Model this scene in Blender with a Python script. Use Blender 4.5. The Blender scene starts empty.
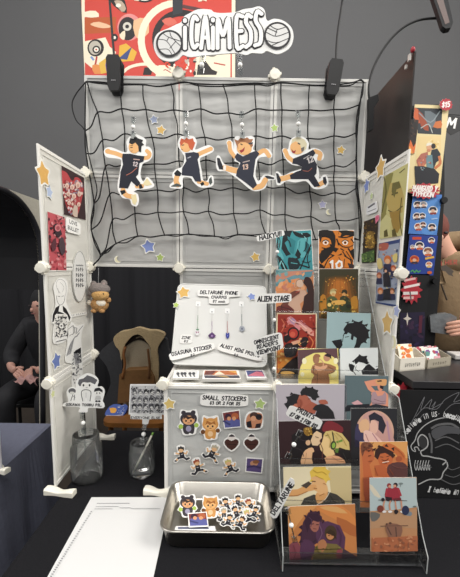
import bpy, math, random
from mathutils import Vector, Matrix
from mathutils.geometry import tessellate_polygon
random.seed(7)
V = Vector
S = bpy.context.scene
COL = S.collection
ZO = 1.485                      # height of the shelf-unit seam that is level with the camera

# ------------------------------------------------------------------ camera
CAM = V((.56842, -1.42236, .02143 + ZO))
RT = V((0.9998738, 0.00356757, 0.01548085))
FW = V((-0.00156046, 0.99180204, -0.12777436))
UP = V((-0.01580978, 0.12773408, 0.99168244))
FPX, CX, CY = 349.667, 230.0, 308.614
cd = bpy.data.cameras.new('camera')
cd.sensor_fit = 'HORIZONTAL'
cd.sensor_width = 36
cd.lens = FPX / 460 * 36
cd.shift_y = (CY - 288.5) / 460
cd.clip_start = .02
cam = bpy.data.objects.new('camera', cd)
COL.objects.link(cam)
mw = Matrix((RT, UP, -FW)).transposed().to_4x4()
mw.translation = CAM
cam.matrix_world = mw
S.camera = cam

# ------------------------------------------------------------------ world, hall lights, added side fills, exposure
w = bpy.data.worlds.new('hall')
S.world = w
w.use_nodes = True
bg = w.node_tree.nodes['Background']
bg.inputs[0].default_value = (.97, .98, 1, 1)
bg.inputs[1].default_value = .36


def area(name, loc, target, sx, sy, power, col):
    l = bpy.data.lights.new(name, 'AREA')
    l.shape = 'RECTANGLE'
    l.size, l.size_y = sx, sy
    l.energy = power
    l.color = col
    o = bpy.data.objects.new(name, l)
    COL.objects.link(o)
    o.location = loc
    o.rotation_euler = (V(target) - V(loc)).to_track_quat('-Z', 'Y').to_euler()
    return o


area('hall_or_fill_light', (.6, -2.3, 4.3), (.6, -.2, 1.0), 3.0, 1.6, 108, (1, .97, .93))
area('hall_or_fill_light', (4.2, -1.25, 4.1), (.0, -.2, 1.4), 1.8, 1.8, 185, (1, .965, .9))  # added fill from the right, only to brighten the left side panels
area('hall_or_fill_light', (-3.2, -1.25, 4.1), (1.0, -.25, 1.3), 1.8, 1.8, 95, (1, .97, .93))  # added fill from the left, only to brighten the right side panels
area('hall_or_fill_light', (.5, .9, 4.8), (.5, 2.4, 1.2), 4.0, 1.2, 45, (1, .98, .96))

S.cycles.transparent_max_bounces = 32
S.view_settings.view_transform = 'Standard'
S.view_settings.look = 'None'
S.view_settings.gamma = 1
S.view_settings.use_curve_mapping = False
S.view_settings.exposure = -0.14

# ------------------------------------------------------------------ materials
_m = {}


def lin(h):
    c = [int(h[i:i + 2], 16) / 255 for i in (0, 2, 4)]
    return [x / 12.92 if x <= .04045 else ((x + .055) / 1.055) ** 2.4 for x in c] + [1]


def M(h, rough=.55, metal=0., noise=0., scale=40., bump=0., spec=.4):
    key = (h, rough, metal, noise, scale, bump, spec)
    if key in _m:
        return _m[key]
    m = bpy.data.materials.new('mat_' + h)
    m.use_nodes = True
    nt = m.node_tree
    b = nt.nodes['Principled BSDF']
    b.inputs['Base Color'].default_value = lin(h)
    b.inputs['Roughness'].default_value = rough
    b.inputs['Metallic'].default_value = metal
    b.inputs['Specular IOR Level'].default_value = spec
    if noise or bump:
        tc = nt.nodes.new('ShaderNodeTexCoord')
        n = nt.nodes.new('ShaderNodeTexNoise')
        n.inputs['Scale'].default_value = scale
        n.inputs['Detail'].default_value = 5
        nt.links.new(tc.outputs['Object'], n.inputs['Vector'])
        if noise:
            mx = nt.nodes.new('ShaderNodeMix')
            mx.data_type = 'RGBA'
            c = lin(h)
            mx.inputs[6].default_value = [x * (1 - noise) for x in c[:3]] + [1]
            mx.inputs[7].default_value = [min(1, x * (1 + noise)) for x in c[:3]] + [1]
            nt.links.new(n.outputs['Fac'], mx.inputs[0])
            nt.links.new(mx.outputs[2], b.inputs['Base Color'])
        if bump:
            bp = nt.nodes.new('ShaderNodeBump')
            bp.inputs['Strength'].default_value = bump
            bp.inputs['Distance'].default_value = .01
            nt.links.new(n.outputs['Fac'], bp.inputs['Height'])
            nt.links.new(bp.outputs[0], b.inputs['Normal'])
    _m[key] = m
    return m


def frosted(h, trans, bump, scale):
    m = bpy.data.materials.new('mat_frosted_plastic')
    m.use_nodes = True
    nt = m.node_tree
    b = nt.nodes['Principled BSDF']
    out = nt.nodes['Material Output']
    b.inputs['Base Color'].default_value = lin(h)
    b.inputs['Roughness'].default_value = .38
    t = nt.nodes.new('ShaderNodeBsdfTranslucent')
    t.inputs[0].default_value = lin(h)
    mx = nt.nodes.new('ShaderNodeMixShader')
    mx.inputs[0].default_value = trans
    nt.links.new(b.outputs[0], mx.inputs[1])
    nt.links.new(t.outputs[0], mx.inputs[2])
    nt.links.new(mx.outputs[0], out.inputs[0])
    tc = nt.nodes.new('ShaderNodeTexCoord')
    mp = nt.nodes.new('ShaderNodeMapping')
    mp.inputs['Scale'].default_value = (1, 1, 2.6)
    n = nt.nodes.new('ShaderNodeTexNoise')
    n.inputs['Scale'].default_value = scale
    bp = nt.nodes.new('ShaderNodeBump')
    bp.inputs['Strength'].default_value = bump
    bp.inputs['Distance'].default_value = .03
    nt.links.new(tc.outputs['Object'], mp.inputs[0])
    nt.links.new(mp.outputs[0], n.inputs['Vector'])
    nt.links.new(n.outputs['Fac'], bp.inputs['Height'])
    nt.links.new(bp.outputs[0], b.inputs['Normal'])
    return m


def clear(name, col=(1, 1, 1, 1), rough=.03, mix=.75, film=0):
    """clear plastic / glass: mostly see-through with a glossy skin"""
    m = bpy.data.materials.new(name)
    m.use_nodes = True
    nt = m.node_tree
    nt.nodes.remove(nt.nodes['Principled BSDF'])
    out = nt.nodes['Material Output']
    tr = nt.nodes.new('ShaderNodeBsdfTransparent')
    tr.inputs[0].default_value = col
    gl = nt.nodes.new('ShaderNodeBsdfGlossy')
    gl.inputs['Roughness'].default_value = rough
    fr = nt.nodes.new('ShaderNodeFresnel')
    fr.inputs[0].default_value = 1.45
    ma = nt.nodes.new('ShaderNodeMath')
    ma.operation = 'MULTIPLY'
    ma.inputs[1].default_value = mix
    mx = nt.nodes.new('ShaderNodeMixShader')
    nt.links.new(fr.outputs[0], ma.inputs[0])
    nt.links.new(ma.outputs[0], mx.inputs[0])
    base = tr.outputs[0]
    if film:
        df = nt.nodes.new('ShaderNodeBsdfDiffuse')
        df.inputs[0].default_value = (.8, .82, .8, 1)
        m2 = nt.nodes.new('ShaderNodeMixShader')
        m2.inputs[0].default_value = film
        nt.links.new(tr.outputs[0], m2.inputs[1])
        nt.links.new(df.outputs[0], m2.inputs[2])
        base = m2.outputs[0]
    nt.links.new(base, mx.inputs[1])
    nt.links.new(gl.outputs[0], mx.inputs[2])
    nt.links.new(mx.outputs[0], out.inputs[0])
    return m


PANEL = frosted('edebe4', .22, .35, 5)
PANEL_SHADED = frosted('c6c6c3', .22, .4, 5)  # same plastic as PANEL; the dark space behind is put into the colour
PANEL_HALF_SHADED = frosted('d2d3d0', .22, .3, 5)  # same plastic again, its duller look painted in at a middle tone
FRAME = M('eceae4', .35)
FRAME_SHADED = M('d6d5d0', .35)  # same frames as the sides, greyed in colour to go with the darkened sheets
CONN = M('ece8da', .4)
ACR = clear('mat_clear_acrylic', (.99, .992, .992, 1), .04, .7)
CLIP = clear('mat_clear_clip', (.86, .88, .88, 1), .1, 1.6)
GLASS = clear('mat_jar_glass', (.97, .98, .975, 1), .06, .9, .07)
ACREDGE = M('b9bdbc', .25)
BLACK = M('0e0e10', .5)
CORD = M('121214', .8)
WHITE = M('f2f1ec', .5)
INK = '1d1c20'

# ------------------------------------------------------------------ mesh helpers


def smooth(pts, n=6, closed=False):
    P = [V(p) for p in pts]
    if len(P) < 3:
        return P
    out = []
    N = len(P)
    rng = N if closed else N - 1
    for i in range(rng):
        p1, p2 = P[i], P[(i + 1) % N]
        p0 = P[i - 1] if (i > 0 or closed) else p1 * 2 - p2
        p3 = P[(i + 2) % N] if (i + 2 < N or closed) else p2 * 2 - p1
        for k in range(n):
            t = k / n
            out.append(.5 * ((2 * p1) + (p2 - p0) * t + (2 * p0 - 5 * p1 + 4 * p2 - p3) * t * t + (3 * p1 - p0 - 3 * p2 + p3) * t ** 3))
    if not closed:
        out.append(P[-1])
    return out


class MB:
    """collects world-space faces of ONE object"""

    def __init__(s):
        s.v, s.f, s.mi, s.mats = [], [], [], []

    def mat(s, m):
        if isinstance(m, str):
            m = M(m)
        if m not in s.mats:
            s.mats.append(m)
        return s.mats.index(m)

    def add(s, vs, fs, m):
        k = len(s.v)
        i = s.mat(m)
        s.v += [V(p) for p in vs]
        for f in fs:
            s.f.append([k + j for j in f])
            s.mi.append(i)
        return s

    def box(s, c, size, m, rot=None):
        h = V(size) / 2
        vs = []
        for x in (-1, 1):
            for y in (-1, 1):
                for z in (-1, 1):
                    p = V((x * h.x, y * h.y, z * h.z))
                    if rot:
                        p = rot @ p
                    vs.append(V(c) + p)
        return s.add(vs, [(0, 1, 3, 2), (4, 6, 7, 5), (0, 4, 5, 1), (2, 3, 7, 6), (0, 2, 6, 4), (1, 5, 7, 3)], m)

    def prism(s, top, ext, m, side=None):
        """polygon 'top' (world points) extruded by vector ext"""
        n = len(top)
        ext = V(ext)
        tr = tessellate_polygon([[V(p) for p in top]])
        nn = V((0, 0, 0))
        for i in range(n):
            a, b = V(top[i]), V(top[(i + 1) % n])
            nn += a.cross(b)
        # keep the top facing away from ext
        good = []
        for t in tr:
            a, b, c = (V(top[j]) for j in t)
            good.append(tuple(t) if (b - a).cross(c - a).dot(ext) <= 0 else tuple(reversed(t)))
        s.add(top, good, m)
        s.add([V(p) + ext for p in top], [tuple(reversed(t)) for t in good], side or m)
        flip = nn.dot(ext) > 0
        sd = []
        for i in range(n):
            j = (i + 1) % n
            q = (i, i + n, j + n, j)
            sd.append(tuple(reversed(q)) if flip else q)
        s.add([V(p) for p in top] + [V(p) + ext for p in top], sd, side or m)
        return s

    def tube(s, pts, r, m, n=8, cap=True, closed=False):
        P = [V(p) for p in pts]
        N = len(P)
        rs = r if isinstance(r, (list, tuple)) else [r] * N
        vs, fs = [], []
        up = None
        for i in range(N):
            a = P[i - 1] if (i or closed) else P[i]
            b = P[(i + 1) % N] if (i < N - 1 or closed) else P[i]
            d = (b - a)
            d = d.normalized() if d.length > 1e-9 else V((0, 0, 1))
            if up is None:
                up = V((0, 0, 1)) if abs(d.z) < .9 else V((1, 0, 0))
            x = d.cross(up)
            x.normalize()
            up = x.cross(d).normalized()
            for k in range(n):
                t = 2 * math.pi * k / n
                vs.append(P[i] + (x * math.cos(t) + up * math.sin(t)) * rs[i])
        for i in range(N if closed else N - 1):
            for k in range(n):
                l = (k + 1) % n
                i2 = (i + 1) % N
                fs.append((i * n + k, i2 * n + k, i2 * n + l, i * n + l))
        if cap and not closed:
            fs.append(tuple(range(n)))
            fs.append(tuple(reversed(range((N - 1) * n, N * n))))
        return s.add(vs, fs, m)

    def lathe(s, prof, c, m, n=28, ax=(0, 0, 1), x=None):
        """profile [(r, h)] turned about axis ax through c"""
        ax = V(ax).normalized()
        xx = V(x) if x else (V((1, 0, 0)) if abs(ax.x) < .9 else V((0, 1, 0)))
        xx = (xx - ax * xx.dot(ax)).normalized()
        yy = ax.cross(xx)
        vs, fs = [], []
        for r, h in prof:
            for k in range(n):
                t = 2 * math.pi * k / n
                vs.append(V(c) + ax * h + (xx * math.cos(t) + yy * math.sin(t)) * r)
        for i in range(len(prof) - 1):
            for k in range(n):
                l = (k + 1) % n
                fs.append((i * n + k, i * n + l, (i + 1) * n + l, (i + 1) * n + k))
        if prof[0][0] > 1e-6:
            fs.append(tuple(reversed(range(n))))
        if prof[-1][0] > 1e-6:
            q = (len(prof) - 1) * n
            fs.append(tuple(range(q, q + n)))
        return s.add(vs, fs, m)

    def ball(s, c, r, m, n=16, rot=None):
        r = V((r, r, r)) if not hasattr(r, '__len__') else V(r)
        vs, fs = [], []
        R = n // 2
        for i in range(R + 1):
            a = math.pi * i / R
            for k in range(n):
                t = 2 * math.pi * k / n
                p = V((r.x * math.sin(a) * math.cos(t), r.y * math.sin(a) * math.sin(t), r.z * math.cos(a)))
                vs.append(V(c) + (rot @ p if rot else p))
        for i in range(R):
            for k in range(n):
                l = (k + 1) % n
                fs.append((i * n + k, (i + 1) * n + k, (i + 1) * n + l, i * n + l))
        return s.add(vs, fs, m)

    def build(s, name, parent=None, sm=False, bevel=0, sub=0, origin=None):
        lo = V([min(p[i] for p in s.v) for i in range(3)])
        hi = V([max(p[i] for p in s.v) for i in range(3)])
        o = V(origin) if origin else V(((lo.x + hi.x) / 2, (lo.y + hi.y) / 2, lo.z))
        me = bpy.data.meshes.new(name)
        me.from_pydata([p - o for p in s.v], [], s.f)
        for m in s.mats:
            me.materials.append(m)
        me.polygons.foreach_set('material_index', s.mi)
        if sm:
            me.polygons.foreach_set('use_smooth', [True] * len(s.f))
        me.update()
        ob = bpy.data.objects.new(name, me)
        COL.objects.link(ob)
        place(ob, o, parent)
        if bevel:
            b = ob.modifiers.new('bevel', 'BEVEL')
            b.width = bevel
            b.segments = 3
            b.limit_method = 'ANGLE'
        if sub:
            b = ob.modifiers.new('sub', 'SUBSURF')
            b.levels = b.render_levels = sub
        return ob


def wloc(o):
    l = V(o.location)
    return l + wloc(o.parent) if o.parent else l


def place(ob, o, parent):
    if parent:
        ob.parent = parent
        ob.location = V(o) - wloc(parent)
    else:
        ob.location = o


def tag(o, label, cat, group=None, kind=None):
    o['label'] = label
    o['category'] = cat
    if group:
        o['group'] = group
    if kind:
        o['kind'] = kind
    return o


def thing(name, label, cat, loc, group=None):
    o = bpy.data.objects.new(name, None)
    o.empty_display_size = .05
    COL.objects.link(o)
    o.location = loc
    return tag(o, label, cat, group)


def struct(o):
    o['kind'] = 'structure'
    return o


def copy_thing(o, loc, label, group=None):
    c = o.copy()
    COL.objects.link(c)
    c.location = loc
    c['label'] = label
    if group:
        c['group'] = group

    def rec(a, b):
        for ch in list(a.children):
            k = ch.copy()
            COL.objects.link(k)
            k.parent = b
            rec(ch, k)
    rec(o, c)
    return c

# ------------------------------------------------------------------ planes in the room and flat printed things


def ray(px, py):
    return FW + RT * ((px - CX) / FPX) - UP * ((py - CY) / FPX)


class Plane:
    def __init__(s, O, ex, ey):
        s.O, s.ex, s.ey = V(O), V(ex).normalized(), V(ey).normalized()
        s.n = s.ex.cross(s.ey)

    def at(s, px, py):
        d = ray(px, py)
        return CAM + d * ((s.O - CAM).dot(s.n) / d.dot(s.n))

    def uv(s, px, py):
        p = s.at(px, py) - s.O
        return (p.dot(s.ex), p.dot(s.ey))

    def pt(s, u, v, h=0):
        return s.O + s.ex * u + s.ey * v + s.n * h

    def off(s, d):
        return Plane(s.O + s.n * d, s.ex, s.ey)


def front(Y, lean=0, z=0):
    a = math.radians(lean)
    return Plane((0, Y, z + ZO), (1, 0, 0), (0, math.sin(a), math.cos(a)))


def leftw(X):
    return Plane((X, 0, ZO), (0, 1, 0), (0, 0, 1))


def rightw(X):
    return Plane((X, 0, ZO), (0, -1, 0), (0, 0, 1))


def flat(Z):
    return Plane((0, 0, Z + ZO), (1, 0, 0), (0, 1, 0))


_t = {}


def text_tris(sx):
    if sx in _t:
        return _t[sx]
    cu = bpy.data.curves.new('lettering', 'FONT')
    cu.body = sx
    cu.size = 1
    cu.offset = .0
    cu.resolution_u = 3
    ob = bpy.data.objects.new('lettering', cu)
    COL.objects.link(ob)
    dg = bpy.context.evaluated_depsgraph_get()
    me = bpy.data.meshes.new_from_object(ob.evaluated_get(dg))
    vs = [(v.co.x, v.co.y) for v in me.vertices]
    fs = [tuple(p.vertices) for p in me.polygons]
    bpy.data.objects.remove(ob)
    bpy.data.curves.remove(cu)
    bpy.data.meshes.remove(me)
    x0, x1 = min(v[0] for v in vs), max(v[0] for v in vs)
    y0, y1 = min(v[1] for v in vs), max(v[1] for v in vs)
    vs = [((x - (x0 + x1) / 2) / (x1 - x0), (y - (y0 + y1) / 2) / (y1 - y0)) for x, y in vs]
    _t[sx] = (vs, fs)
    return _t[sx]


def cut(poly, w, h):
    for ax, lim, sg in ((0, 0, 1), (0, w, -1), (1, 0, 1), (1, h, -1)):
        out = []
        n = len(poly)
        for i in range(n):
            a, b = poly[i], poly[(i + 1) % n]
            da, db = (a[ax] - lim) * sg, (b[ax] - lim) * sg
            if da >= 0:
                out.append(a)
            if (da >= 0) != (db >= 0):
                t = da / (da - db)
                out.append((a[0] + (b[0] - a[0]) * t, a[1] + (b[1] - a[1]) * t))
        poly = out
        if len(poly) < 3:
            return []
    return poly



PEN = {
    'A': (.72, [[(0, 0), (.36, 1), (.72, 0)], [(.14, .36), (.58, .36)]]), 'B': (.6, [[(0, 0), (0, 1), (.42, .97), (.52, .76), (.4, .55), (0, .53)], [(.4, .55), (.58, .36), (.5, .06), (0, 0)]]),
    'C': (.62, [[(.6, .85), (.36, 1), (.08, .8), (0, .45), (.12, .1), (.38, 0), (.62, .14)]]), 'D': (.64, [[(0, 0), (0, 1), (.36, .94), (.62, .6), (.56, .25), (.3, .03), (0, 0)]]),
    'E': (.54, [[(.54, 1), (0, 1), (0, 0), (.54, 0)], [(0, .52), (.44, .52)]]), 'F': (.52, [[(.52, 1), (0, 1), (0, 0)], [(0, .52), (.42, .52)]]),
    'G': (.66, [[(.6, .86), (.34, 1), (.06, .78), (0, .42), (.14, .08), (.42, 0), (.64, .2), (.64, .45), (.38, .45)]]), 'H': (.62, [[(0, 0), (0, 1)], [(.62, 0), (.62, 1)], [(0, .5), (.62, .5)]]),
    'I': (.36, [[(.18, 0), (.18, 1)], [(0, 1), (.36, 1)], [(0, 0), (.36, 0)]]), 'K': (.6, [[(0, 0), (0, 1)], [(.58, 1), (.02, .45), (.6, 0)]]), 'L': (.52, [[(0, 1), (0, 0), (.52, 0)]]),
    'M': (.8, [[(0, 0), (.08, 1), (.4, .35), (.72, 1), (.8, 0)]]), 'N': (.64, [[(0, 0), (0, 1), (.64, 0), (.64, 1)]]), 'O': (.68, [[(.34, 1), (.06, .8), (0, .45), (.12, .1), (.36, 0), (.6, .14), (.68, .5), (.58, .85), (.34, 1)]]),
    'P': (.56, [[(0, 0), (0, 1), (.4, .97), (.56, .74), (.4, .5), (0, .46)]]), 'R': (.6, [[(0, 0), (0, 1), (.4, .97), (.54, .76), (.4, .54), (0, .48)], [(.26, .5), (.6, 0)]]),
    'S': (.56, [[(.54, .86), (.3, 1), (.06, .86), (.08, .62), (.44, .44), (.54, .2), (.3, 0), (0, .12)]]), 'T': (.62, [[(0, 1), (.62, 1)], [(.31, 1), (.31, 0)]]), 'U': (.62, [[(0, 1), (.02, .25), (.3, 0), (.58, .25), (.62, 1)]]),
    'V': (.64, [[(0, 1), (.32, 0), (.64, 1)]]), 'W': (.84, [[(0, 1), (.2, 0), (.42, .7), (.64, 0), (.84, 1)]]), 'Y': (.6, [[(0, 1), (.3, .5), (.6, 1)], [(.3, .5), (.3, 0)]]), 'Z': (.6, [[(0, 1), (.6, 1), (0, 0), (.6, 0)]]),
    '0': (.56, [[(.28, 1), (0, .6), (.06, .1), (.3, 0), (.54, .3), (.5, .86), (.28, 1)]]), '1': (.3, [[(0, .8), (.2, 1), (.2, 0)]]), '2': (.56, [[(.02, .8), (.26, 1), (.52, .8), (.4, .45), (0, 0), (.56, 0)]]),
    '3': (.52, [[(.02, .92), (.36, .98), (.48, .76), (.2, .54), (.5, .36), (.4, .04), (0, .04)]]), '5': (.54, [[(.52, 1), (.06, 1), (.04, .58), (.4, .58), (.54, .3), (.36, 0), (0, .08)]]), '7': (.54, [[(0, 1), (.54, 1), (.18, 0)]]),
    '$': (.56, [[(.54, .8), (.28, .9), (.06, .76), (.46, .38), (.5, .16), (.26, .08), (0, .2)], [(.28, 1.08), (.28, -.08)]]), "'": (.12, [[(.06, 1.05), (.02, .75)]]), '!': (.14, [[(.08, 1), (.06, .32)], [(.05, .08), (.05, .0)]]), '.': (.14, [[(.04, .06), (.1, 0)]]),
    'e': (.5, [[(.02, .3), (.46, .34), (.4, .58), (.2, .62), (.02, .4), (.1, .06), (.3, 0), (.48, .1)]]), 'a': (.46, [[(.44, .56), (.16, .6), (0, .3), (.14, 0), (.42, .2)], [(.44, .6), (.46, 0)]]), 'c': (.44, [[(.44, .54), (.2, .62), (0, .3), (.2, 0), (.44, .1)]]), 'h': (.44, [[(0, 0), (0, 1)], [(0, .4), (.24, .6), (.42, .42), (.44, 0)]]),
    ' ': (.34, [])}


class Art(MB):
    """a flat printed thing: a thin body plus inks laid on its face"""
    STEP = .00004

    def __init__(s, pl, frame=(0, 0, 1), rect=None):
        super().__init__()
        s.pl, s.fr, s.k, s.rect = pl, frame, 0, rect

    def F(s, x, y):
        return s.pl.uv(s.fr[0] + x / s.fr[2], s.fr[1] + y / s.fr[2])

    def scale(s, x, y):
        a, b = s.F(x, y), s.F(x + 4, y)
        return math.hypot(a[0] - b[0], a[1] - b[1]) / 4

    def ink(s, uv, m):
        if s.rect:
            uv = cut(list(uv), *s.rect)
        if len(uv) < 3:
            return
        s.k += 1
        s.flatpoly(uv, m)

    def flatpoly(s, uv, m):
        z = s.k * s.STEP
        pts = [s.pl.pt(u, v, z) for u, v in uv]
        fs = []
        for t in tessellate_polygon([[V((u, v, 0)) for u, v in uv]]):
            a, b, c = (pts[j] for j in t)
            if (b - a).cross(c - a).dot(s.pl.n) < 0:
                t = tuple(reversed(t))
            fs.append(tuple(t))
        s.add(pts, fs, m)

    def body(s, uv, m, th=.0012, side=None):
        s.prism([s.pl.pt(u, v) for u, v in uv], s.pl.n * -th, m, side)
        return s

    def poly(s, pts, m, sm=0):
        if sm:
            pts = [(p.x, p.y) for p in smooth([(x, y, 0) for x, y in pts], sm, True)]
        s.ink([s.F(x, y) for x, y in pts], m)
        return s

    def ell(s, x, y, rx, ry, m, rot=0, n=22):
        c, q = math.cos(math.radians(rot)), math.sin(math.radians(rot))
        P = []
        for k in range(n):
            t = 2 * math.pi * k / n
            a, b = rx * math.cos(t), ry * math.sin(t)
            P.append((x + a * c - b * q, y + a * q + b * c))
        return s.poly(P, m)

    def line(s, pts, wd, m, closed=False, sm=0):
        if sm:
            pts = [(p.x, p.y) for p in smooth([(x, y, 0) for x, y in pts], sm, closed)]
        P = [V((x, y)) for x, y in pts]
        N = len(P)
        s.k += 1
        for i in range(N if closed else N - 1):
            a, b = P[i], P[(i + 1) % N]
            d = b - a
            if d.length < 1e-6:
                continue
            d = d.normalized() * wd / 2
            n = V((-d.y, d.x))
            e = d * .5
            uv = [s.F(*q) for q in (a - e + n, b + e + n, b + e - n, a - e - n)]
            if s.rect:
                uv = cut(uv, *s.rect)
            if len(uv) > 2:
                s.k += .12
                s.flatpoly(uv, m)
        return s

    def text(s, sx, x, y, wd, h, m, ang=0, shear=0.12):
        """centred at x, y; wd, h in frame units, measured in the plane of the thing"""
        if all(ch in PEN for ch in sx):
            return s.pen(sx, x, y, wd, h, m, ang, shear)
        vs, fs = text_tris(sx)
        sc = s.scale(x, y)
        u0, v0 = s.F(x, y)
        c, q = math.cos(math.radians(ang)), math.sin(math.radians(ang))
        s.k += 1
        z = s.k * s.STEP
        P = []
        for a, b in vs:
            a = a * wd * sc + b * h * sc * shear
            b = b * h * sc
            P.append(s.pl.pt(u0 + a * c - b * q, v0 + a * q + b * c, z))
        s.add(P, fs, m)
        return s

    def pen(s, sx, x, y, wd, h, m, ang, shear, wt=.25):
        sc = s.scale(x, y)
        u0, v0 = s.F(x, y)
        c, q = math.cos(math.radians(ang)), math.sin(math.radians(ang))
        tot = sum(PEN[ch][0] + .26 for ch in sx) - .26
        kx, ky = wd * sc / tot, h * sc
        rn = random.Random(sx)
        px = 0
        t = ky * wt / 2
        for ch in sx:
            gw, strokes = PEN[ch]
            jy = rn.uniform(-.05, .05)
            for st in strokes:
                P = []
                for a, b in st:
                    b = b - .5 + jy
                    a = (px + a - tot / 2) * kx + b * ky * shear
                    b *= ky
                    P.append(V((u0 + a * c - b * q, v0 + a * q + b * c)))
                for a, b in zip(P, P[1:]):
                    d = (b - a).normalized() * t
                    n = V((-d.y, d.x))
                    e = d * .75
                    s.k += .12
                    s.flatpoly([(r_.x, r_.y) for r_ in (a - e + n, b + e + n, b + e - n, a - e - n)], m)
            px += gw + .26
        return s

    def speck(s, box, n, r, cols, seed=1):
        rnd = random.Random(seed)
        for i in range(n):
            x, y = rnd.uniform(box[0], box[2]), rnd.uniform(box[1], box[3])
            a = rnd.uniform(0, 180)
            s.ell(x, y, rnd.uniform(.4, 1) * r, rnd.uniform(.25, .6) * r, rnd.choice(cols), a, 7)
        return s


def rect_plane(pl, TL, TR, BL=None, BR=None, aspect=None):
    """fits a true rectangle to photographed corners; returns its own plane, width and height"""
    a, b = V(pl.uv(*TL)), V(pl.uv(*TR))
    w = (b - a).length
    dn = None
    if BL:
        c = V(pl.uv(*BL))
        h = (c - a).length
        if BR:
            d = V(pl.uv(*BR))
            w = (w + (d - c).length) / 2
            h = (h + (d - b).length) / 2
    else:
        h = w * aspect
    ex = (b - a).normalized()
    if BL and BR:
        ex = ((b - a) + (d - c)).normalized()
        ctr = (a + b + c + d) / 4
    ey = V((-ex.y, ex.x))
    o = a - ey * h
    if BL and BR:
        o = ctr - ex * w / 2 - ey * h / 2
    O = pl.pt(o.x, o.y)
    EX = pl.ex * ex.x + pl.ey * ex.y
    EY = pl.ex * ey.x + pl.ey * ey.y
    return Plane(O, EX, EY), w, h


def card(pl, TL, TR, BL=None, BR=None, aspect=None, col='ffffff', frame=(0, 0, 1), th=.0012, border=0, bcol='f4f2ec', rnd=0):
    p, w, h = rect_plane(pl, TL, TR, BL, BR, aspect)
    A = Art(p, frame, (0, 0))
    if rnd:
        uv = rrect(w, h, rnd)
    else:
        uv = [(0, 0), (w, 0), (w, h), (0, h)]
    A.body(uv, bcol if border else col, th, 'e9e7e1')
    A.rect = (w, h)
    A.w, A.h = w, h
    if border:
        A.k += 1
        A.flatpoly([(border, border), (w - border, border), (w - border, h - border), (border, h - border)], col)
    return A


def rrect(w, h, r, n=5):
    r = min(r, w / 2 - 1e-5, h / 2 - 1e-5)
    P = []
    for cx, cy, a0 in ((w - r, h - r, 0), (r, h - r, 90), (r, r, 180), (w - r, r, 270)):
        for k in range(n + 1):
            t = math.radians(a0 + 90 * k / n)
            P.append((cx + r * math.cos(t), cy + r * math.sin(t)))
    return P


def starpts(r, inner=.52, rot=0, n=5):
    P = []
    for k in range(2 * n):
        t = math.radians(rot + 90 + k * 180 / n)
        q = r if k % 2 == 0 else r * inner
        P.append((q * math.cos(t), q * math.sin(t)))
    return P


def round_poly(P, f=.28):
    out = []
    n = len(P)
    for i in range(n):
        a, b, c = V(P[i - 1]), V(P[i]), V(P[(i + 1) % n])
        p, q = b + (a - b) * f, b + (c - b) * f
        for t in (0, .25, .5, .75, 1):
            z = p * (1 - t) ** 2 + b * 2 * t * (1 - t) + q * t * t
            out.append((z.x, z.y))
    return out

# ================================================================== THE HALL
U = .36
b = MB()
b.box((.6, .6, -.02), (9, 8, .04), M('3a322b', .9, noise=.35, scale=60))
struct(b.build('floor'))
b = MB()
b.box((.6, 2.66, 2.6), (9, .12, 5.2), M('5b5b5c', .8, noise=.04, scale=3))
struct(b.build('wall_back'))

# black drape hung below eye level behind the booth
b = MB()
cx0, cx1, ctop = -3.2, 2.0, 1.93
n = 260
vs, fs = [], []
for i in range(n + 1):
    x = cx0 + (cx1 - cx0) * i / n
    y = 2.3 + .03 * math.sin(x * 21) + .015 * math.sin(x * 47 + 1)
    vs += [V((x, y, .02)), V((x, y, ctop)), V((x, y + .012, .02)), V((x, y + .012, ctop))]
for i in range(n):
    a = i * 4
    fs += [(a, a + 4, a + 5, a + 1), (a + 2, a + 3, a + 7, a + 6), (a + 1, a + 5, a + 7, a + 3)]
b.add(vs, fs, M('131317', .95))
tag(b.build('curtain', sm=True), 'long black drape hanging behind the booth', 'curtain')

# ------------------------------------------------------------------ our table
TZ = .75
def cloth(name, x0, x1, y0, y1, top, m, amp=.012, drop=None):
    bb = MB()
    ring = []
    N = 44
    def side(ax, a, c, fixed):
        return [(a + (c - a) * k / N, fixed) if ax == 0 else (fixed, a + (c - a) * k / N) for k in range(N)]
    per = side(0, x0, x1, y0) + side(1, y0, y1, x1) + side(0, x1, x0, y1) + side(1, y1, y0, x0)
    cx, cy = (x0 + x1) / 2, (y0 + y1) / 2
    lev = [(0, 0, 0), (.006, .012, 0), (.25, .02, .6), (.5, .03, .9), (drop or top - .015, .035, 1)]
    vs, fs = [], []
    L = len(per)
    for dz, out, am in lev:
        for k, (x, y) in enumerate(per):
            d = V((x - cx, y - cy))
            nx = 1 if abs(x - x1) < 1e-6 else (-1 if abs(x - x0) < 1e-6 else 0)
            ny = 1 if abs(y - y1) < 1e-6 else (-1 if abs(y - y0) < 1e-6 else 0)
            o = out + amp * am * (math.sin(k * .55) + .6 * math.sin(k * .93 + 1))
            vs.append(V((x + nx * o, y + ny * o, top - dz)))
    for q in range(len(lev) - 1):
        for k in range(L):
            l = (k + 1) % L
            fs.append((q * L + k, (q + 1) * L + k, (q + 1) * L + l, q * L + l))
    fs.append(tuple(range(L)))
    bb.add(vs, fs, m)
    return bb

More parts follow.
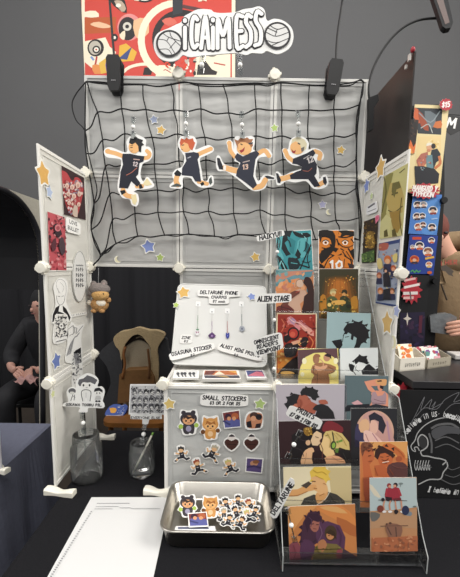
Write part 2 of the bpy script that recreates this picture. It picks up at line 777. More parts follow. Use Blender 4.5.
t = thing('folding_table', 'long folding table hidden under the plain black cloth', 'table', (.75, -.45, 0))
b = MB(); b.box((.75, -.36, TZ - .022), (1.36, .84, .03), M('8a8a88', .5)); b.build('table_top', t)
for x in (.12, 1.38):
    for y in (-.74, .02):
        b = MB(); b.tube([(x, y, .0), (x, y, TZ - .037)], .014, M('55565a', .4)); b.build('leg', t)
tag(cloth('c', .035, 1.45, -.80, .075, TZ, M('19191c', .92, noise=.25, scale=240, bump=.15, spec=.15)).build('tablecloth'),
    'plain black tablecloth under the frosted panel display, jars and paper', 'tablecloth')

# ------------------------------------------------------------------ frosted panels
SZ = .357
rack = thing('display_rack', 'modular display of frosted white panels and round connectors on the black table', 'display rack', (1.5 * U, -.5 * U, TZ))
RK = wloc(rack)


def panel(O, ex, ey, th=.006, sheet=None):
    """O = lower left corner of the cell, in structure units"""
    p = Plane((O[0], O[1], O[2] + ZO), ex, ey)
    g = (U - SZ) / 2
    c = p.pt(U / 2, U / 2)
    A = Art(p)
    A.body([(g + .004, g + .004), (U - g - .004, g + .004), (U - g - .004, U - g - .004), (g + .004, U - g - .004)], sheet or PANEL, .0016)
    r = A.build('panel', rack, origin=c)
    b = MB()
    w = .011
    q4 = lambda m: [(m, m), (U - m, m), (U - m, U - m), (m, U - m)]
    o4, i4 = q4(g), q4(g + w)
    vs = [p.pt(u, v, h) for h in (th / 2, -th / 2) for ring in (o4, i4) for u, v in ring]
    fs = []
    for k in range(4):
        l = (k + 1) % 4
        fs += [(k, l, 4 + l, 4 + k), (8 + l, 8 + k, 12 + k, 12 + l), (l, k, 8 + k, 8 + l), (4 + k, 4 + l, 12 + l, 12 + k)]
    b.add(vs, fs, FRAME_SHADED if sheet is PANEL_SHADED else FRAME)
    b.build('frame', r, bevel=.0012, origin=c)
    b = MB()
    q = .024
    o4, i4 = q4(q), q4(q + .003)
    vs = [p.pt(u, v, h) for h in (.0018, -.0005) for ring in (o4, i4) for u, v in ring]
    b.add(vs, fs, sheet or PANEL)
    b.build('rib', r, origin=c)
    return r


EX, EY, EZ = (1, 0, 0), (0, 1, 0), (0, 0, 1)
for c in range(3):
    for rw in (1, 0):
        panel((c * U, 0, rw * U), EX, EZ, sheet=PANEL_SHADED)
panel((U, 0, -U), EX, EZ, sheet=PANEL_SHADED)
panel((2 * U, 0, -U), EX, EZ, sheet=PANEL_SHADED)
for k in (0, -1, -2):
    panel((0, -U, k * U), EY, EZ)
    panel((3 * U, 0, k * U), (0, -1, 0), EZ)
panel((U, -U, -2 * U), EX, EZ, sheet=PANEL_HALF_SHADED)
panel((2 * U, -U, -2 * U), EX, EZ, sheet=PANEL_SHADED)
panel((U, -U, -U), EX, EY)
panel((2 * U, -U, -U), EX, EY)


def connector(p, ax=(0, -1, 0), r=.0205):
    b = MB()
    c = V((p[0], p[1], p[2] + ZO))
    b.lathe([(0, -.016), (r * .8, -.016), (r, -.012), (r, .010), (r * .9, .0145), (0, .0155)], c, CONN, 28, ax)
    # clip lugs round the rim
    q = b
    ax = V(ax)
    xx = V((1, 0, 0)) if abs(ax.x) < .9 else V((0, 1, 0))
    yy = ax.cross(xx)
    for t in range(4):
        a = math.pi / 2 * t + .2
        d = xx * math.cos(a) + yy * math.sin(a)
        s_ = ax.cross(d)
        e = [c + d * (r * .96) + s_ * (-.005) + ax * -.002, c + d * (r * .96) + s_ * .005 + ax * -.002, c + d * (r * 1.22) + s_ * .0042 + ax * -.002, c + d * (r * 1.22) + s_ * -.0042 + ax * -.002]
        q.prism([p + ax * .010 for p in e], ax * -.016, CONN)
    return b.build('connector', rack, origin=c)


for p in ((U, -.008, 2 * U + .004), (2 * U, -.008, 2 * U + .004), (0, -.012, U), (3 * U, -.012, U), (0, -.012, 0), (U, -.012, 0),
          (2 * U, -.012, 0), (3 * U, -.012, 0), (0, -.012, -U), (0, -U - .004, 0), (0, -U - .004, -U), (3 * U, -U - .004, 0),
          (3 * U, -U - .004, -U), (U, -U - .004, -U + .004), (2 * U, -U - .004, -U)):
    connector(p, r=.0205 if p[1] > -.1 else .0168)


def foot(x, y, yaw=0, ln=.085, parent=None):
    b = MB()
    R = Matrix.Rotation(yaw, 3, 'Z')
    N = 14
    vs, fs = [], []
    for i in range(N + 1):
        t = i / N
        x_ = (t - .45) * ln
        hh = .019 + .004 * math.cos(t * 7)
        ww = .013 + .003 * math.sin(t * 6 + .5)
        yo = .004 * math.sin(t * 6.3)
        for dy, z in ((-ww, .001), (ww, .001), (ww, hh * .8), (ww * .6, hh), (-ww * .6, hh), (-ww, hh * .8)):
            vs.append(V((x, y, TZ)) + R @ V((x_, dy + yo, z)))
    for i in range(N):
        for k in range(6):
            l = (k + 1) % 6
            fs.append((i * 6 + k, i * 6 + l, (i + 1) * 6 + l, (i + 1) * 6 + k))
    fs += [(5, 4, 3, 2, 1, 0), tuple(N * 6 + k for k in range(6))]
    b.add(vs, fs, CONN)
    return b.build('foot', parent or rack, bevel=.002)


foot(.018, -U - .01, -.12, .1)
foot(.04, -.005, .05, .075)
foot(.332, -U - .0, -.1, .085)
foot(1.08, -U + .06, 0, .08)

# ------------------------------------------------------------------ the volleyball net
NP = front(-.022)
cols = dict(
    L=[(85.6, 82), (85, 131), (86, 153.7), (94, 203.7), (91.3, 229.8), (100.4, 254.8)],
    a=[(87, 82), (97.6, 112.4), (102.6, 140), (105.4, 166.7), (109.8, 194), (112.4, 220), (116, 243.5)],
    b=[(118, 84), (121.7, 108.7), (124.8, 133.7), (127, 164), (133, 190.6), (135, 213.5), (137.8, 236.3)],
    c=[(142.8, 85), (146, 109.6), (152, 137.4), (154.3, 164), (157.4, 190), (158, 212.4), (164.6, 235.2)],
    d=[(171, 84), (173.7, 110), (177.6, 134), (179, 161), (183.7, 187.8), (183.5, 211.7), (189, 234)],
    e=[(198, 84), (201, 109), (204.8, 137.4), (205.9, 160), (208, 188.5), (208.5, 211.3), (214.6, 236.3)],
    f=[(223, 84.5), (228.7, 113), (232, 137.4), (233, 163), (233, 187.8), (233.7, 213.5), (237.8, 234.6)],
    g=[(254.5, 83.5), (256, 109), (256, 136), (258, 162), (260, 186), (260, 210), (265.7, 234)],
    h=[(281, 83.5), (282, 110), (282, 136), (283, 159.6), (285, 187.4), (285, 214.6), (287, 233)],
    i=[(309.5, 85), (308.7, 110), (308, 138.5), (310, 163), (309.8, 191.7), (310.9, 216.7), (315.6, 239.6)],
    j=[(334.5, 85), (333.7, 109.6), (334, 136), (334.6, 165.7), (335, 192.8), (336, 220.4), (339.6, 231)],
    k=[(363.5, 82.5), (359, 105), (356, 133), (355.9, 159.6), (355.9, 188.5), (359, 217.8), (359.5, 240)])
b = MB()
rnd = random.Random(3)


def cord(pts, r=.0025, wob=.0):
    P = smooth([NP.at(x, y) + V((0, rnd.uniform(-1, .3) * wob, 0)) for x, y in pts], 5)
    b.tube(P, r, CORD, 6)


for kk in 'abcdefghijk':
    pts = cols[kk]
    out = [pts[0]]
    for p, q in zip(pts, pts[1:]):
        out += [((p[0] + q[0]) / 2 + rnd.uniform(-1.6, 1.6), (p[1] + q[1]) / 2), q]
    cord(out)
cord(cols['L'] + [(92, 266)], .0026)
cord([(85.6, 82), (76, 94), (72, 105), (76, 120), (85, 131), (88, 152), (93, 172), (97, 190), (94, 203.7), (91, 222), (93.5, 240), (100.4, 254.8)], .0022)
cord([(363.5, 82.5), (360, 104), (357, 133), (356.5, 160), (357.5, 188), (361, 218), (360, 240), (358.5, 262)], .003)
sag = {1: 3.5, 2: 3.5, 3: 4, 4: 4, 5: 4, 6: 1.5}
for rw in range(1, 7):
    seq = [cols['L'][min(rw, 5)]] + [cols[k][rw] for k in 'abcdefghijk']
    out = [seq[0]]
    for p, q in zip(seq, seq[1:]):
        out += [((p[0] + q[0]) / 2, max(p[1], q[1]) + sag[rw] * rnd.uniform(.15, 1) - abs(p[1] - q[1]) * .3), q]
    cord(out)
for dy in (0, 2.2):
    cord([(85.6, 81.5)] + [(x, y + dy * rnd.uniform(-.4, 1.3)) for x, y in ((100, 82), (118, 84), (142.8, 84.5), (160, 86.5), (184, 82.5), (198, 83.8), (222, 84.5), (254, 83), (268, 84), (281, 82.5), (309, 85), (332, 85), (350, 83), (360, 80.5))] + [(364.5, 83)], .0023)
cord([(100.4, 254.8), (117, 243), (138, 236), (150, 237), (165, 235), (189, 234.5), (214.6, 236), (226, 239), (238, 235), (262, 237)], .0022)
cord([(92, 267), (104, 253.5), (116.5, 243)], .0022)
cord([(287, 233), (301, 238), (315.6, 239.6), (340, 231), (350, 236), (359.5, 240)], .0018)
for kk, pts in cols.items():
    if kk != 'L':
        for x, y in pts:
            b.ball(NP.at(x, y), .0036, CORD, 8)
tag(b.build('volleyball_net', sm=True), 'black knotted volleyball net hung over the back panels', 'net')

# ------------------------------------------------------------------ clip lamps on the top edge and the right board


def clamp_lamp(label, x, top, rod, ang):
    c = V((x, -.03, top + ZO))
    r = thing('clip_lamp', label, 'lamp', c, 'black clip lamps')
    R = Matrix.Rotation(math.radians(ang), 3, 'Y')
    def P(a, b_, d):
        return c + R @ V((a, b_, d))
    A = MB()
    for yy in (-.016, .022):
        prof = [(-.026, .055), (-.019, .066), (.019, .066), (.026, .055), (.023, -.04), (.016, -.056), (-.016, -.056), (-.023, -.04)]
        A.prism([P(a, yy, d) for a, d in prof], R @ V((0, .014, 0)), BLACK)
    A.build('clamp', r, bevel=.004, origin=c)
    A = MB()
    A.lathe([(0, -.02), (.014, -.02), (.014, .02), (0, .02)], P(0, .01, .025), M('0c0c0d', .3), 16, (1, 0, 0))
    A.build('hinge', r, origin=c)
    A = MB()
    for k in range(3):
        A.box(P(-.006 + .006 * k, -.017, -.022), (.004, .0012, .003), M('9a9a9c', .3))
    A.build('emblem', r, origin=c)
    A = MB()
    A.tube(smooth([P(0, .0, .06)] + [V(p) for p in rod], 6), .0042, BLACK, 8)
    A.build('gooseneck', r, sm=True, origin=c)
    e = V(rod[-1])
    A = MB()
    A.prism([e + V((a, b_, 0)) for a, b_ in rrect2(.05, .13)], (0, 0, .02), BLACK)
    A.build('lamp_head', r, bevel=.003, origin=c)
    A = MB()
    A.prism([e + V((a * .85, b_ * .9, -.0005)) for a, b_ in rrect2(.05, .13)], (0, 0, -.001), M('d8d8d2', .3))
    A.build('diffuser', r, origin=c)
    return r


def rrect2(w, h, r=.012):
    return [(x - w / 2, y - h / 2) for x, y in rrect(w, h, r)]


clamp_lamp('black clip lamp on the top edge, in front of the red poster', .126, .703, [(.117, -.02, .86 + ZO), (.111, -.03, 1.0 + ZO), (.115, -.1, 1.14 + ZO), (.13, -.3, 1.2 + ZO)], 0)
clamp_lamp('black clip lamp on the top edge, right of the lettered sign', .935, .700, [(.945, -.02, .86 + ZO), (.957, -.03, 1.0 + ZO), (.95, -.1, 1.14 + ZO), (.93, -.3, 1.2 + ZO)], 6)

# black board between the booths
BX = 1.14
p = rightw(BX)
z0, z1 = .70, -.72
b = MB()
b.prism([V((BX, -.215, z0 + ZO)), V((BX, .62, z0 + ZO)), V((BX, .62, z1 + ZO + .0)), V((BX, -.215, z1 + ZO))], (.005, 0, 0), M('2a2523', .35, noise=.3, scale=8))
bb = tag(b.build('partition_board', bevel=.002), 'tall black board standing edge-on between the two booths', 'board')
b = MB()
q = V((BX - .004, -.21, z0 + ZO))
b.ball(q + V((0, 0, .006)), (.007, .008, .009), M('a32a35', .4))
b.box(q + V((-.004, .01, -.012)), (.006, .012, .02), M('cfcac4', .3))
b.box(q + V((-.004, .03, -.03)), (.006, .008, .012), M('cfcac4', .3))
tag(b.build('board_clip'), 'small red and silver clip on the top corner of the black board', 'clip')

# gooseneck lamp clipped to the black board
gp = front(-.02)
c = gp.at(371, 112)
r = thing('gooseneck_lamp', 'black gooseneck lamp arching over the right side, head tilted down', 'lamp', c)
A = MB()
A.prism([gp.at(x, y) for x, y in ((367, 100), (376, 96.5), (376.6, 103), (372, 110), (371.4, 131), (367, 133))], (0, -.02, 0), BLACK)
A.build('clamp', r, bevel=.003, origin=c)
A = MB()
A.tube(smooth([gp.at(x, y) + V((0, -d, 0)) for x, y, d in ((370, 104, 0), (368.6, 90, 0), (371, 75, 0), (378, 58, 0), (390, 40, 0), (404, 27, 0), (420, 19.8, 0), (439, 18, 0))], 6), .0042, BLACK, 8)
A.build('gooseneck', r, sm=True, origin=c)
gq = Plane(gp.at(440, 15) + V((0, -.012, 0)), (1, 0, 0), (0, .45, .9))
A = MB()
hp = [(428.5, -4), (440, -6), (444, -2), (450.5, 27), (448.5, 32.5), (443, 33.5), (440, 31)]
A.prism([gq.at(x, y) for x, y in hp], gq.n * .016, BLACK)
A.build('lamp_head', r, bevel=.004, origin=c)
A = MB()
A.prism([gq.at(x, y) + gq.n * .0168 for x, y in ((431.5, -2), (438.5, -3.5), (446.8, 27.5), (442.5, 29.5))], gq.n * -.001, M('6b5f5c', .25))
A.build('diffuser', r, origin=c)

# ================================================================== SIGNS AND CUT-OUTS


def clip_chain(parent, pl, pts, frame=(0, 0, 1), s=.0075):
    """clear clip: small clear blocks with a white bead between them"""
    f = lambda q: pl.at(frame[0] + q[0] / frame[2], frame[1] + q[1] / frame[2])
    o = wloc(parent)
    P = [f(q) + pl.n * .007 for q in pts]
    d = (P[-1] - P[0]).normalized()
    sd = d.cross(pl.n)
    A = MB()
    R = Matrix((sd, pl.n, d)).transposed()
    for q in (P[0], P[-1]):
        A.box(q, (s * 1.7, .004, s * 2.2), CLIP, R)
        A.box(q - d * s * .7, (s * .5, .006, s * .5), M('55575a', .3), R)
    A.tube([P[0], P[-1]], s * .22, CLIP, 8)
    k = A.build('clip', parent, bevel=.0006, origin=o)
    B_ = MB()
    m = (P[0] + P[-1]) / 2
    B_.ball(m, s * .8, M('f4f4f0', .4), 12)
    B_.build('bead', k, sm=True, origin=o)
    return k


def sign(label, pl, outline, lines, clips=(), col='f1f0ec', th=.0022, name='label_sign', group=None, frame=(0, 0, 1), sm=0, extra=None, cat='sign'):
    A = Art(pl, frame)
    pts = [(p.x, p.y) for p in smooth([(x, y, 0) for x, y in outline], sm, True)] if sm else outline
    uv = [A.F(x, y) for x, y in pts]
    A.body(round_poly(uv, .22) if not sm else uv, col, th, 'd9d8d2')
    if extra:
        extra(A)
    for L in lines:
        A.text(*L)
    if not clips:
        return tag(A.build(name), label, cat, group)
    xs = [A.F(x, y) for x, y in outline]
    r = thing(name, label, cat, pl.pt(sum(u for u, v in xs) / len(xs), min(v for u, v in xs)), group)
    A.build('board', r, origin=wloc(r))
    for c in clips:
        clip_chain(r, pl, c)
    return r


# ---- big lettered sign on the top edge
tp = front(-.05)
A = Art(tp)
body = [(169, 28), (176, 24.5), (181, 22), (184, 16.5), (190, 13), (198, 9.3), (210, 9.5), (214, 12), (222, 13), (236, 12), (243, 9.3), (252, 8), (259, 6.3), (264.5, 10), (267, 20.5), (274, 18.7), (283, 20.5), (291, 27), (293.6, 36), (291, 46), (284, 52), (276, 54), (267, 51), (262, 53.5), (252, 53), (246, 55), (235, 53), (205, 55.5), (190, 57), (183, 55), (178, 59.5), (170, 61.5), (160, 58.5), (154.5, 50), (154, 41), (158, 33)]
A.body([A.F(x, y) for x, y in [(p.x, p.y) for p in smooth([(x, y, 0) for x, y in body], 4, True)]], 'e9e9e6', .004, 'cfd2d2')
letters = [[(185, 28), (185, 48.5)], [(185, 20.5), (185, 21.4)], [(197.4, 20), (194.5, 17), (192, 24), (191.6, 40), (194, 48), (197.6, 45)], [(201.2, 48.5), (205.4, 17), (209, 48.5)], [(203, 38), (208, 38)],
           [(213, 28), (213, 49)], [(213, 20), (213, 21)], [(217.6, 48.5), (218, 20), (223, 36), (228.4, 19), (229.6, 48)], [(242.6, 17), (236.6, 18), (237, 47.5), (243, 46.5)], [(237, 32), (241.6, 31.5)],
           [(251, 17.5), (247.4, 15.6), (246, 23), (250.6, 32), (250.4, 43), (246, 47.5)], [(261.4, 14.5), (257.4, 12.2), (255.6, 21), (260.6, 31), (260.2, 43), (255, 46)]]
for L in letters:
    A.line(L, 6.4, INK, sm=4)
for L in letters:
    for q in (L[0], L[-1]):
        A.ell(q[0], q[1], 3.2, 3.2, INK)
A.k += 1
for L in letters:
    A.line(L, 3.9, 'e9e9e7', sm=4)
    for q in (L[0], L[-1]):
        A.ell(q[0], q[1], 1.95, 1.95, 'e9e9e7')
A.k += 2
for x, y in ((169.6, 44), (277.2, 36)):
    A.ell(x, y, 13.4, 13.4, INK, n=36).ell(x, y, 11.4, 11.4, 'd6d6d4', n=36)
A.k += 1
for L in ([(159, 40), (167, 42), (175, 54)], [(160, 50), (168, 50), (172, 55)], [(163, 34), (169, 38), (181, 42)], [(170, 32.5), (172, 38), (181, 47)], [(167, 42), (169, 38)], [(170, 49), (176, 42)]):
    A.line(L, .7, INK, sm=4)
for L in ([(266, 33), (276, 37), (288.6, 33)], [(266, 41), (276, 43.5), (288.6, 39)], [(270, 26.5), (277, 30), (285, 28)], [(277, 30), (275, 36.6)], [(272, 46), (280, 42.6)], [(268, 29), (277, 33)]):
    A.line(L, .7, INK, sm=4)
r = thing('lettered_sign', 'large white cut-out sign with bubble letters between two volleyballs', 'sign', tp.at(224, 76))
A.build('board', r, origin=wloc(r))
clip_chain(r, tp, [(239.5, 59), (240.5, 73)], s=.011)
clip_chain(r, tp, [(202.5, 60), (201.5, 72)], s=.011)

# ---- hanging acrylic players
SK, SKD, NAVY, NAVL = 'eab579', 'd79a60', '20222e', '2c2f3d'


def player(label, fr, outline, draw, clip, pl):
    A = Art(pl, fr)
    pts = [(p.x, p.y) for p in smooth([(x, y, 0) for x, y in outline], 3, True)]
    A.body([A.F(x, y) for x, y in pts], 'f6f6f3', .003, 'd5d8d8')
    draw(A)
    o = pl.at(fr[0] + clip[-1][0] / fr[2], fr[1] + clip[-1][1] / fr[2])
    r = thing('acrylic_charm', label, 'charm', o, 'hanging acrylic players on the net')
    A.build('cutout', r, origin=o)
    clip_chain(r, pl, clip, fr, .0105)
    return r


CP = front(-.045)


def limb(A, pts, wd, m, sm=4):
    A.line(pts, wd, m, sm=sm)
    k = A.k
    for q in (pts[0], pts[-1]):
        A.ell(q[0], q[1], wd / 2, wd / 2, m)


def d1(A):
    limb(A, [(50, 192), (95, 203), (145, 222)], 26, SK)
    A.ell(48, 190, 17, 15, SK)
    limb(A, [(262, 232), (292, 226), (300, 205), (285, 188)], 24, SK)
    limb(A, [(225, 402), (255, 402)], 26, SK)
    A.poly([(235, 392), (250, 388), (262, 412), (240, 420)], '17181c')
    A.poly([(258, 392), (285, 352), (300, 372), (316, 392), (285, 400)], 'e9dcae')
    limb(A, [(140, 425), (158, 455), (195, 466)], 28, SK)
    A.poly([(122, 430), (150, 424), (158, 440), (132, 456)], '17181c')
    A.poly([(188, 456), (218, 450), (226, 490), (214, 516), (198, 506)], 'e9dcae')
    A.poly([(125, 318), (218, 345), (246, 384), (226, 406), (190, 372), (170, 416), (116, 412)], NAVY)
    A.poly([(138, 205), (185, 205), (228, 215), (270, 220), (264, 252), (240, 262), (232, 330), (215, 348), (123, 322), (140, 270), (134, 235)], NAVY)
    A.line([(160, 335), (190, 320), (225, 290)], 4, 'b06a58', sm=3)
    A.line([(205, 238), (240, 242)], 6, 'c9a9a0')
    A.text('12', 215, 268, 26, 22, 'cfc3c4', -8)
    A.ell(208, 165, 34, 38, SK)
    A.poly([(176, 140), (184, 110), (204, 114), (214, 98), (232, 112), (262, 122), (255, 138), (268, 150), (252, 160), (250, 196), (236, 192), (232, 158), (215, 138), (196, 150)], '1c1c20')
    A.line([(186, 168), (198, 166)], 5, INK).line([(186, 190), (200, 188)], 3, '8a4a3a').line([(184, 158), (200, 154)], 3, INK)


player('acrylic cut-out of a black-haired player jumping, leftmost on the net', (100, 120, 6.07),
       [(23, 195), (35, 170), (70, 166), (135, 192), (162, 195), (166, 170), (160, 130), (182, 98), (212, 86), (250, 98), (280, 122), (276, 160), (298, 162), (317, 190), (314, 228), (290, 252), (258, 268), (245, 330), (262, 372), (284, 344), (308, 362), (330, 396), (312, 412), (268, 420), (226, 424), (206, 436), (228, 448), (236, 490), (222, 524), (192, 514), (180, 482), (140, 474), (114, 440), (106, 395), (118, 330), (128, 270), (126, 240), (85, 232), (40, 225)],
       d1, [(205, 5), (204, 90)], CP)


def d2(A):
    limb(A, [(235, 268), (275, 250), (308, 236)], 26, SK)
    limb(A, [(108, 385), (98, 430), (108, 455)], 30, SK)
    A.poly([(85, 385), (105, 362), (132, 385), (122, 402), (95, 400)], '17181c')
    A.poly([(66, 462), (100, 445), (130, 455), (126, 466), (70, 466)], '4c5450')
    limb(A, [(235, 435), (285, 448)], 24, SK)
    A.poly([(244, 446), (262, 434), (270, 452), (252, 462)], '17181c')
    A.poly([(298, 420), (312, 405), (318, 440), (306, 455), (296, 440)], '4c5450')
    A.poly([(135, 350), (240, 366), (250, 436), (215, 434), (196, 402), (132, 396)], NAVL)
    A.poly([(152, 262), (205, 255), (235, 262), (238, 285), (228, 300), (242, 368), (135, 352), (160, 310)], NAVL)
    A.line([(168, 292), (186, 284)], 6, 'aeb0b8')
    A.ell(158, 218, 36, 38, SK)
    A.poly([(120, 200), (128, 172), (150, 180), (162, 168), (175, 178), (200, 172), (205, 190), (214, 200), (206, 222), (196, 246), (178, 232), (170, 206), (145, 196), (126, 222)], 'c8603a')
    A.line([(134, 214), (146, 212)], 5, INK).line([(128, 238), (138, 240)], 3, '8a4a3a')


player('acrylic cut-out of an orange-haired player running, second from the left', (160, 110, 6.07),
       [(110, 190), (125, 162), (160, 155), (205, 160), (224, 195), (214, 240), (262, 222), (300, 213), (326, 232), (318, 256), (270, 280), (242, 298), (252, 366), (262, 425), (285, 430), (300, 400), (322, 402), (326, 450), (300, 468), (245, 470), (205, 440), (185, 412), (140, 412), (138, 470), (105, 478), (60, 470), (62, 450), (84, 430), (74, 395), (92, 362), (135, 342), (148, 290), (136, 262), (112, 225)],
       d2, [(157, 28), (160, 148)], CP)


def d3(A):
    limb(A, [(118, 205), (124, 245), (148, 282)], 24, SK)
    A.ell(117, 202, 14, 16, SK)
    limb(A, [(290, 266), (330, 246), (358, 278)], 26, SK)
    limb(A, [(90, 350), (130, 362), (175, 372)], 34, SK)
    A.poly([(84, 334), (98, 338), (96, 368), (80, 362)], 'f0ede6')
    A.poly([(42, 290), (58, 292), (78, 340), (80, 362), (56, 360), (46, 330)], '23242c')
    limb(A, [(270, 470), (312, 460), (336, 425)], 32, SK)
    A.poly([(330, 400), (352, 398), (392, 412), (386, 420), (345, 416)], '2c2d34')
    A.poly([(165, 360), (262, 400), (285, 455), (262, 478), (215, 440), (158, 400)], NAVL)
    A.poly([(150, 285), (165, 262), (200, 282), (240, 262), (282, 246), (300, 266), (276, 300), (270, 345), (262, 408), (162, 372), (185, 320), (160, 305)], NAVL)
    A.line([(200, 318), (240, 308)], 6, 'b9a9a4')
    A.text('13', 215, 346, 30, 26, 'd8b9a8', 8)
    A.ell(208, 232, 46, 42, SK)
    A.poly([(160, 212), (148, 178), (170, 186), (185, 168), (205, 176), (225, 166), (240, 178), (262, 176), (252, 196), (262, 214), (250, 230), (238, 208), (215, 196), (185, 196), (170, 210), (172, 240)], 'a5704c')
    A.poly([(232, 200), (262, 196), (258, 208), (236, 210)], '3a3a42')
    A.poly([(178, 246), (196, 240), (212, 224), (206, 250), (188, 262)], '9c2f33')
    A.line([(186, 206), (196, 212)], 6, INK)


player('acrylic cut-out of a brown-haired player kicking out and shouting, third from the left', (210, 110, 6.07),
       [(100, 195), (118, 182), (140, 200), (146, 250), (148, 180), (160, 158), (205, 162), (262, 160), (272, 200), (262, 240), (300, 250), (345, 232), (376, 262), (372, 290), (345, 284), (300, 290), (285, 320), (276, 392), (296, 430), (330, 392), (398, 404), (392, 424), (352, 430), (338, 470), (300, 490), (255, 488), (205, 450), (150, 405), (95, 372), (50, 370), (36, 330), (40, 282), (60, 280), (84, 325), (130, 342), (168, 350), (176, 322), (150, 310), (148, 290), (118, 262)],
       d3, [(190, 32), (196, 158)], CP)


def d4(A):
    limb(A, [(125, 252), (140, 285), (175, 312)], 26, SK)
    A.ell(122, 248, 14, 15, SK)
    limb(A, [(305, 250), (335, 265), (330, 295)], 26, SK)
    limb(A, [(95, 418), (125, 412), (165, 398)], 32, SK)
    A.poly([(66, 382), (80, 386), (98, 425), (92, 446), (76, 440)], '23242c')
    limb(A, [(325, 455), (352, 440)], 28, SK)
    A.poly([(352, 408), (368, 405), (376, 440), (366, 458), (352, 440)], '23242c')
    A.poly([(150, 396), (195, 372), (240, 360), (300, 400), (335, 462), (300, 468), (262, 420), (185, 420), (156, 420)], NAVY)
    A.poly([(170, 296), (205, 282), (255, 262), (292, 240), (306, 262), (290, 285), (315, 330), (312, 385), (290, 412), (215, 372), (225, 345), (195, 330), (166, 326)], NAVY)
    A.line([(235, 296), (268, 276)], 5, 'b9b4b4')
    A.text('12', 275, 302, 34, 30, 'cfc8c6', 24)
    A.line([(230, 368), (262, 372), (285, 352)], 4, '9c5a4a', sm=3)
    A.ell(196, 228, 44, 42, SK)
    A.poly([(160, 205), (165, 178), (190, 166), (215, 168), (240, 180), (254, 205), (250, 235), (232, 252), (220, 240), (212, 205), (185, 190)], 'd8cfae')
    A.poly([(218, 232), (240, 222), (236, 246), (222, 256)], '6b6660')
    A.poly([(160, 236), (172, 250), (188, 244), (182, 262), (166, 262)], '9c2f33')
    A.line([(200, 202), (212, 208)], 7, INK)


player('acrylic cut-out of a pale-haired player running, rightmost on the net', (265, 110, 6.07),
       [(104, 245), (118, 232), (140, 238), (150, 190), (172, 165), (205, 156), (245, 170), (268, 205), (262, 240), (298, 230), (340, 245), (358, 280), (345, 306), (318, 300), (312, 320), (328, 372), (330, 420), (348, 398), (372, 395), (386, 440), (370, 466), (330, 480), (290, 475), (250, 432), (185, 440), (130, 432), (95, 455), (70, 450), (64, 382), (82, 375), (110, 398), (160, 375), (225, 355), (215, 340), (165, 332), (128, 300)],
       d4, [(198, 30), (202, 148)], CP)


# ---- star / moon stickers
STG = 'star and moon stickers'


def star(label, pl, x, y, rad, col, rot=0, inner=.55, n=5, group=STG, name='star_sticker', edge=1.24):
    A = Art(pl.off(.0036))
    u, v = A.F(x, y)
    P = round_poly(starpts(rad * (1.3 if pl is BP else 1), inner, rot, n), .3)
    A.body([(u + a * edge, v + b_ * edge) for a, b_ in P], 'f3f2ea', .0009, 'dddcd6')
    A.k += 1
    A.flatpoly([(u + a, v + b_) for a, b_ in P], M(col, .5, noise=.1, scale=120))
    return tag(A.build(name), label, 'sticker', group)


def moon(label, pl, x, y, rad, rot=0, col='e6e0bc'):
    A = Art(pl.off(.0036))
    u, v = A.F(x, y)
    def cres(R, k):
        P = []
        for i in range(15):
            t = math.radians(60 + 240 * i / 14)
            P.append((R * math.cos(t), R * math.sin(t)))
        for i in range(1, 14):
            t = math.radians(300 - 240 * i / 14)
            P.append((R * k + R * .86 * math.cos(t) * .9, R * .86 * math.sin(t)))
        c, q = math.cos(math.radians(rot)), math.sin(math.radians(rot))
        return [(u + a * c - b_ * q, v + a * q + b_ * c) for a, b_ in P]
    A.body(cres(rad * 1.2, .42), 'f3f2ea', .0009, 'dddcd6')
    A.k += 1
    A.flatpoly(cres(rad, .5), col)
    return tag(A.build('moon_sticker'), label, 'sticker', STG)


BP, LP, RP = front(0), leftw(0), rightw(3 * U)
OR, BL, GR = 'dcb568', '8f9fd2', 'b4cd78'
star('small blue star above the orange one, right of the leftmost player', BP, 154, 119.5, .013, 'a3aecb', 10)
star('small orange star right of the leftmost player', BP, 161, 130, .014, OR, -12)
star('green star between the two shouting players', BP, 274.5, 128, .012, GR, 8)
star('orange star at the right side of the net, right of the rightmost player', BP, 341, 150, .013, 'd6b160', -8)
star('pale blue star on the net above the orange face print', BP, 322.5, 204.5, .013, 'b3b3d2', 6)
moon('cream moon beside the pale blue star on the net', BP, 329, 212, .010, 20)
moon('cream moon in the lower left corner of the back panels', BP, 118, 259.5, .0125, 25)
star('large blue star at the lower left, below the net', BP, 148.5, 246.5, .022, '8394cc', 12)
star('small green star beside the large blue one', BP, 160, 257.5, .013, 'a6ba6a', -5)
star('orange star just above the charm board, right end', BP, 255.3, 257, .015, 'd9b566', 14)
star('orange star in the upper front corner of the left side panel', LP, 43.5, 174, .040, 'dfaf62', 10)
star('small blue star right under the orange one on the left side panel', LP, 49.5, 192, .022, 'b4c2dc', -10)
star('blue star below the drawings on the left side panel', LP, 56.5, 361, .031, '7284bd', 6)
star('tiny green star low on the left side panel', LP, 53, 394, .014, 'd8dca0', 6)
star('orange star on the top edge of the right side panel', RP, 380.5, 168, .040, 'd9b067', 4)
star('blue star under the top edge of the right side panel', RP, 366.5, 186, .030, '8394cf', 8)
star('green star between the blue star and the white tag', RP, 371.5, 196, .015, 'c2d29a', 0)
star('pale orange star low on the right side panel', RP, 387, 323, .042, 'dcb877', 8)
star('blue star at the front edge of the right side panel, low down', RP, 396.5, 311, .022, 'a9b4dc', -6)
moon('cream moon under the pale orange star', RP, 393, 342, .02, 190)

